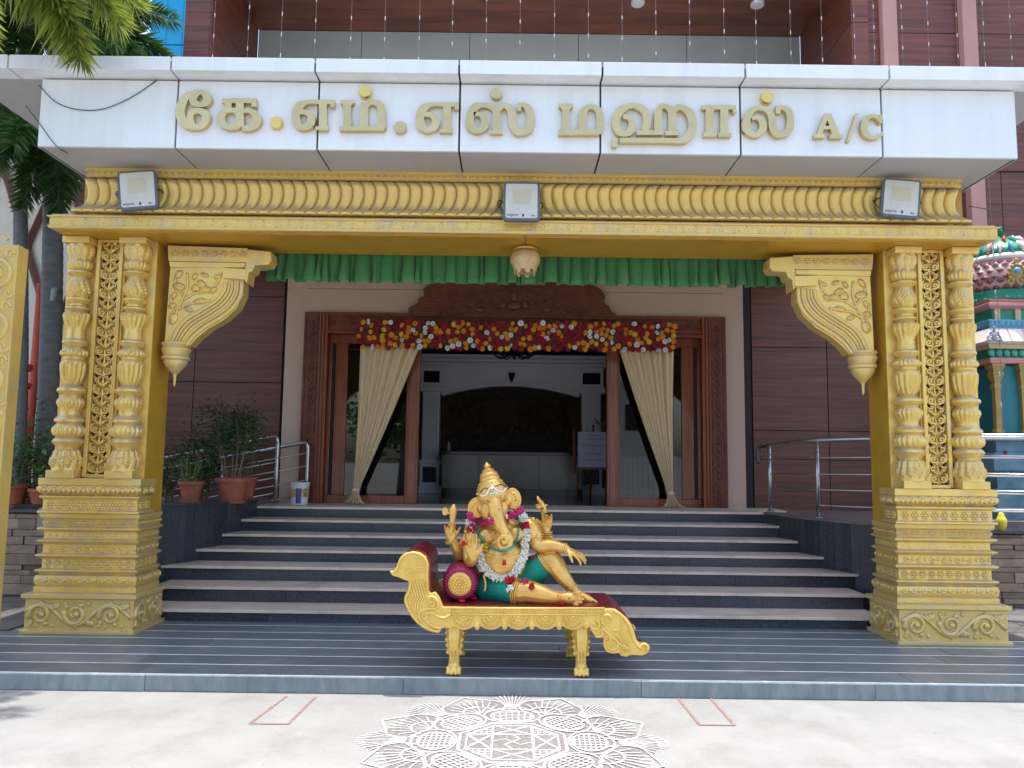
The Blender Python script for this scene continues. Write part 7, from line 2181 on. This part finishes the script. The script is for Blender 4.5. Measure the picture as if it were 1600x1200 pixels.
strand([(335, 300), (350, 312), (385, 300), (405, 262), (428, 245), (450, 258), (475, 275), (510, 275), (530, 255)], .0065, 'forehead_ornament', 'ivory', .004)
strand([(335, 300), (345, 272), (375, 252), (405, 262)], .003, 'brow_line', 'eye_dark', .004)
strand([(450, 240), (490, 225), (522, 238), (530, 255)], .003, 'brow_line', 'eye_dark', .004)
strand([(428, 235), (424, 262)], .011, 'forehead_jewel', 'ivory', .004)
strand([(412, 303), (438, 298), (466, 292)], .011, 'tilak', 'ivory', .001)
strand([(420, 301), (460, 293)], .004, 'tilak_dot', 'bead_teal', .011)
for q in ((318, 407), (602, 345), (480, 412), (548, 590), (312, 708), (505, 208), (1005, 1080)):
    MB().ell(hit2(*q, -.001), (.0065, .0065, .0065), seg=8, ring=6).build('kumkum_dot', 'red_dot', st, smooth=True)
for a, b in (((408, 470), (420, 508)), ((528, 452), (548, 492))):
    A2_, B2_ = hit2(*a, -.005), hit2(*b, .018)
    MB().tube([A2_, (A2_ + B2_) / 2 + Vector((0, -.012, 0)), B2_], [.013, .012, .004], 8).build('tusk', 'ivory', st, smooth=True)
for yy, sg in ((742, 14), (768, 16), (800, 18), (832, 16)):
    strand([(395 + (yy - 742) * .15, yy), (460, yy + sg), (530, yy + sg + 6), (600, yy + sg - 4), (650 - (yy - 742) * .3, yy - 14)], .0045, 'belly_band', 'statue_gold', .001)
for pts in (((330, 560), (380, 545), (430, 560), (440, 620), (400, 650)), ((560, 560), (610, 535), (640, 560)), ((420, 540), (460, 560), (470, 620))):
    strand(pts, .0045, 'chest_chain', 'statue_gold', .001)
ph = hit2(518, 745, .008); MB().tube([ph, hit2(516, 790, .01)], [.008, .012], 8).build('pendant', 'statue_gold', st, smooth=True)
MB().lathe([(.016, -.03), (.012, 0), (.007, .006)], hit2(518, 800, .016), 10).build('pendant_tassel', 'rose_red', st, smooth=True)
# wrist cord hanging at the hip
strand([(362, 905), (372, 940), (378, 985), (370, 1025)], .009, 'hip_tassel', 'statue_gold', .02, conv=lambda a, b, o: S(a, b, 5.915))
# things held in the raised hands (cast with the figure)
ax = MB(); a0, a1 = S(120, 590, 6.015), S(140, 372, 6.01); dv = a1 - a0
ax.tube([a0, a0 + dv * .45, a0 + dv * .62, a0 + dv * .8, a0 + dv * .9, a0 + dv * .95, a1], [.020, .022, .027, .034, .022, .014, .006], 14)
ax.tube([a0 + dv * .70, S(95, 440, 6.005), S(80, 438, 6.0)], [.014, .010, .010], 8)
ax.prism_y([(S(x, y, 6.0).x, S(x, y, 6.0).z) for x, y in ((98, 420), (80, 395), (60, 400), (54, 425), (56, 448), (72, 458), (92, 450))], 5.992, 6.012)
axo = ax.build('axe', 'statue_gold', st, smooth=40)
ho = MB(); h0 = S(826, 440, 6.11)
for (x0, y0, x1, y1, r0, r1) in ((828, 440, 800, 370, .022, .020), (800, 370, 778, 345, .020, .016), (780, 350, 768, 318, .018, .008), (775, 400, 760, 380, .02, .008), (810, 395, 835, 380, .018, .008), (790, 400, 775, 385, .024, .016)):
    ho.tube([S(x0, y0, 6.10), S(x1, y1, 6.10)], [r0, r1], 10); ho.ell(S(x1, y1, 6.10), (r1,) * 3, seg=8, ring=6)
ho.build('lotus_bud', 'statue_gold', st, smooth=True)
for q in ((775, 362), (808, 403)):
    MB().ell(S(*q, 6.075), (.008, .008, .008), seg=8, ring=6).build('kumkum_dot', 'red_dot', st, smooth=True)
MB().ell(S(733, 487, 6.02), (.018, .018, .018)).build('shoulder_knob', 'statue_gold', st, smooth=True)
MB().ell(S(228, 578, 6.02), (.014, .014, .014)).build('shoulder_knob', 'statue_gold', st, smooth=True)
strand([(300, 520), (330, 600), (375, 665), (440, 708), (520, 722), (580, 690), (618, 620), (632, 490)], .004, 'bead_cord', 'bead_teal', .012, 8)
mb = MB()
nk = cat_rom([(x, y, 0) for x, y in ((300, 520), (330, 600), (375, 665), (440, 708), (520, 722), (580, 690), (618, 620), (632, 490))], 9)
for i, p in enumerate(nk):
    mb.ell(hit2(p.x, p.y, .013), (.0085, .0085, .0085), seg=7, ring=5)
mb.build('bead_necklace', 'bead_teal', st, smooth=True, kind='stuff')

# ================================================================== GARLANDS AND LOOSE FLOWERS
def hit3(sx, sy, off):
    r = ray(680 + .20833 * sx, 710 + .20833 * sy).normalized(); o = Vector((0, 0, EYE))
    h, n, i, d = tbv.ray_cast(o, r)
    return h - r * off if h is not None else S(sx, sy, 5.98)
def garland(path, rad, name, label, m, seed, dens=7, ps=.011, reds=(), off=.02):
    rr = random.Random(seed)
    c = cat_rom([(a, b, 0) for a, b in path], 10)
    P3 = [hit3(p.x, p.y, off) for p in c]
    # smooth the depth so that it hangs like a rope
    for it in range(6):
        P3 = [P3[0]] + [(P3[i - 1] + P3[i] * 2 + P3[i + 1]) / 4 for i in range(1, len(P3) - 1)] + [P3[-1]]
    L_ = [0]
    for a, b in zip(P3, P3[1:]): L_.append(L_[-1] + (b - a).length)
    tot = L_[-1]
    t = thing(name, label, 'garland', P3[len(P3) // 2])
    mbs = {}
    s = 0; j = 0
    while s < tot:
        while j < len(L_) - 2 and L_[j + 1] < s: j += 1
        f = (s - L_[j]) / max(1e-6, L_[j + 1] - L_[j]); p = P3[j].lerp(P3[j + 1], min(1, f)); tg = (P3[j + 1] - P3[j]).normalized()
        a_ = tg.orthogonal().normalized(); b_ = tg.cross(a_)
        fr = s / tot; mm = m
        for lo_, hi_, m2 in reds:
            if lo_ <= fr <= hi_: mm = m2
        mb = mbs.setdefault(mm, MB())
        for q in range(dens):
            an = rr.uniform(0, 6.28); ra = rad * rr.uniform(.55, 1.0)
            o = (a_ * math.cos(an) + b_ * math.sin(an))
            rt = o.to_track_quat('Z', 'Y').to_matrix()
            mb.ell(p + o * ra, (ps * rr.uniform(.5, .9), ps * rr.uniform(.5, .9), ps * rr.uniform(.8, 1.4)), rt, seg=5, ring=4)
        s += .009
    nm = {'white_flower': 'white_flowers', 'rose_red': 'rose_bundle', 'pink_flower': 'pink_flowers'}
    for mm, mb in mbs.items():
        mb.build(nm[mm], mm, t, smooth=True, kind='stuff')
    MB().tube(P3[::3], rad * .55, 8).build('cord', m, t, smooth=True)
    return t
garland(((262, 490), (272, 560), (300, 650), (345, 770), (378, 850), (440, 915), (510, 935), (575, 905), (630, 830), (665, 740), (678, 640), (675, 540), (652, 445)), .028, 'flower_garland', 'thick white flower garland with red bands round the statue', 'white_flower', 3, 9, .013, ((.06, .115, 'rose_red'), (.88, .94, 'rose_red')))
garland(((252, 440), (275, 480), (330, 505), (385, 510), (432, 498)), .020, 'pink_garland', 'pink flower string under the smaller statue ear', 'pink_flower', 4, 8, .010, off=.012)
garland(((530, 470), (570, 462), (620, 430), (655, 402)), .020, 'pink_garland', 'pink flower string under the raised statue ear', 'pink_flower', 5, 8, .010, off=.012)
def tassel(sx, sy, name, label, parts):
    rr = random.Random(sx); c = hit2(sx, sy, .03)
    t = thing(name, label, 'flowers', c)
    for m, pn, cx_, cy_, rx, rz, n_ in parts:
        mb = MB(); p0 = hit2(cx_, cy_, .03)
        for k in range(n_):
            v_ = Vector((rr.gauss(0, 1), rr.gauss(0, 1), rr.gauss(0, 1))).normalized()
            rt = v_.to_track_quat('Z', 'Y').to_matrix()
            mb.ell(p0 + Vector((v_.x * rx, v_.y * .02, v_.z * rz)) * rr.uniform(.4, 1), (.008, .008, .013), rt, seg=5, ring=4)
        mb.build(pn, m, t, smooth=True, kind='stuff')
tassel(560, 960, 'garland_tassel', 'red rose and white bud tassel at the foot of the garland', (('rose_red', 'roses', 562, 950, .036, .045, 90), ('white_flower', 'white_buds', 558, 1008, .028, .024, 40)))
tassel(355, 680, 'yellow_blossoms', 'yellow blossoms tucked behind the statue raised palm', (('yellow_flower', 'petals', 378, 690, .022, .04, 60), ('yellow_flower', 'petals', 322, 650, .03, .022, 40)))
tassel(855, 628, 'yellow_blossom', 'single yellow blossom on the statue armlet elbow', (('yellow_flower', 'petals', 855, 628, .018, .016, 34),))
tassel(725, 990, 'rose_blossom', 'red blossom lying on the statue teal lap', (('rose_red', 'petals', 725, 988, .018, .020, 34), ('pink_flower', 'petals', 672, 945, .04, .012, 26)))
tassel(945, 1118, 'rose_blossom', 'red blossom beside the statue front foot', (('rose_red', 'petals', 945, 1116, .014, .018, 26),))
tassel(735, 775, 'rose_blossom', 'red blossom between the statue waist and bent knee', (('rose_red', 'petals', 735, 775, .014, .016, 26),))
tassel(213, 668, 'rose_blossom', 'red blossom behind the statue raised palm wrist', (('rose_red', 'petals', 213, 668, .018, .016, 26),))
rr = random.Random(77)
for sx_, sy_, lab in ((200, 1102, 'red hibiscus on the maroon seat edge in front of the bolster'), (288, 1080, 'red petals on the seat between bolster and teal cloth'), (1140, 1053, 'red petals on the seat behind the statue toes')):
    q = G(680 + .20833 * sx_, 710 + .20833 * sy_, SEATZ + .012); mb = MB()
    for k in range(10):
        a = 2 * PI * k / 10; mb.ell(q + Vector((.016 * math.cos(a), .016 * math.sin(a), .004)), (.010, .010, .012), seg=6, ring=4)
    mb.ell(q, (.012, .012, .012), seg=6, ring=4)
    tag(mb.build('fallen_flower', 'rose_red', smooth=True), lab, 'flower')
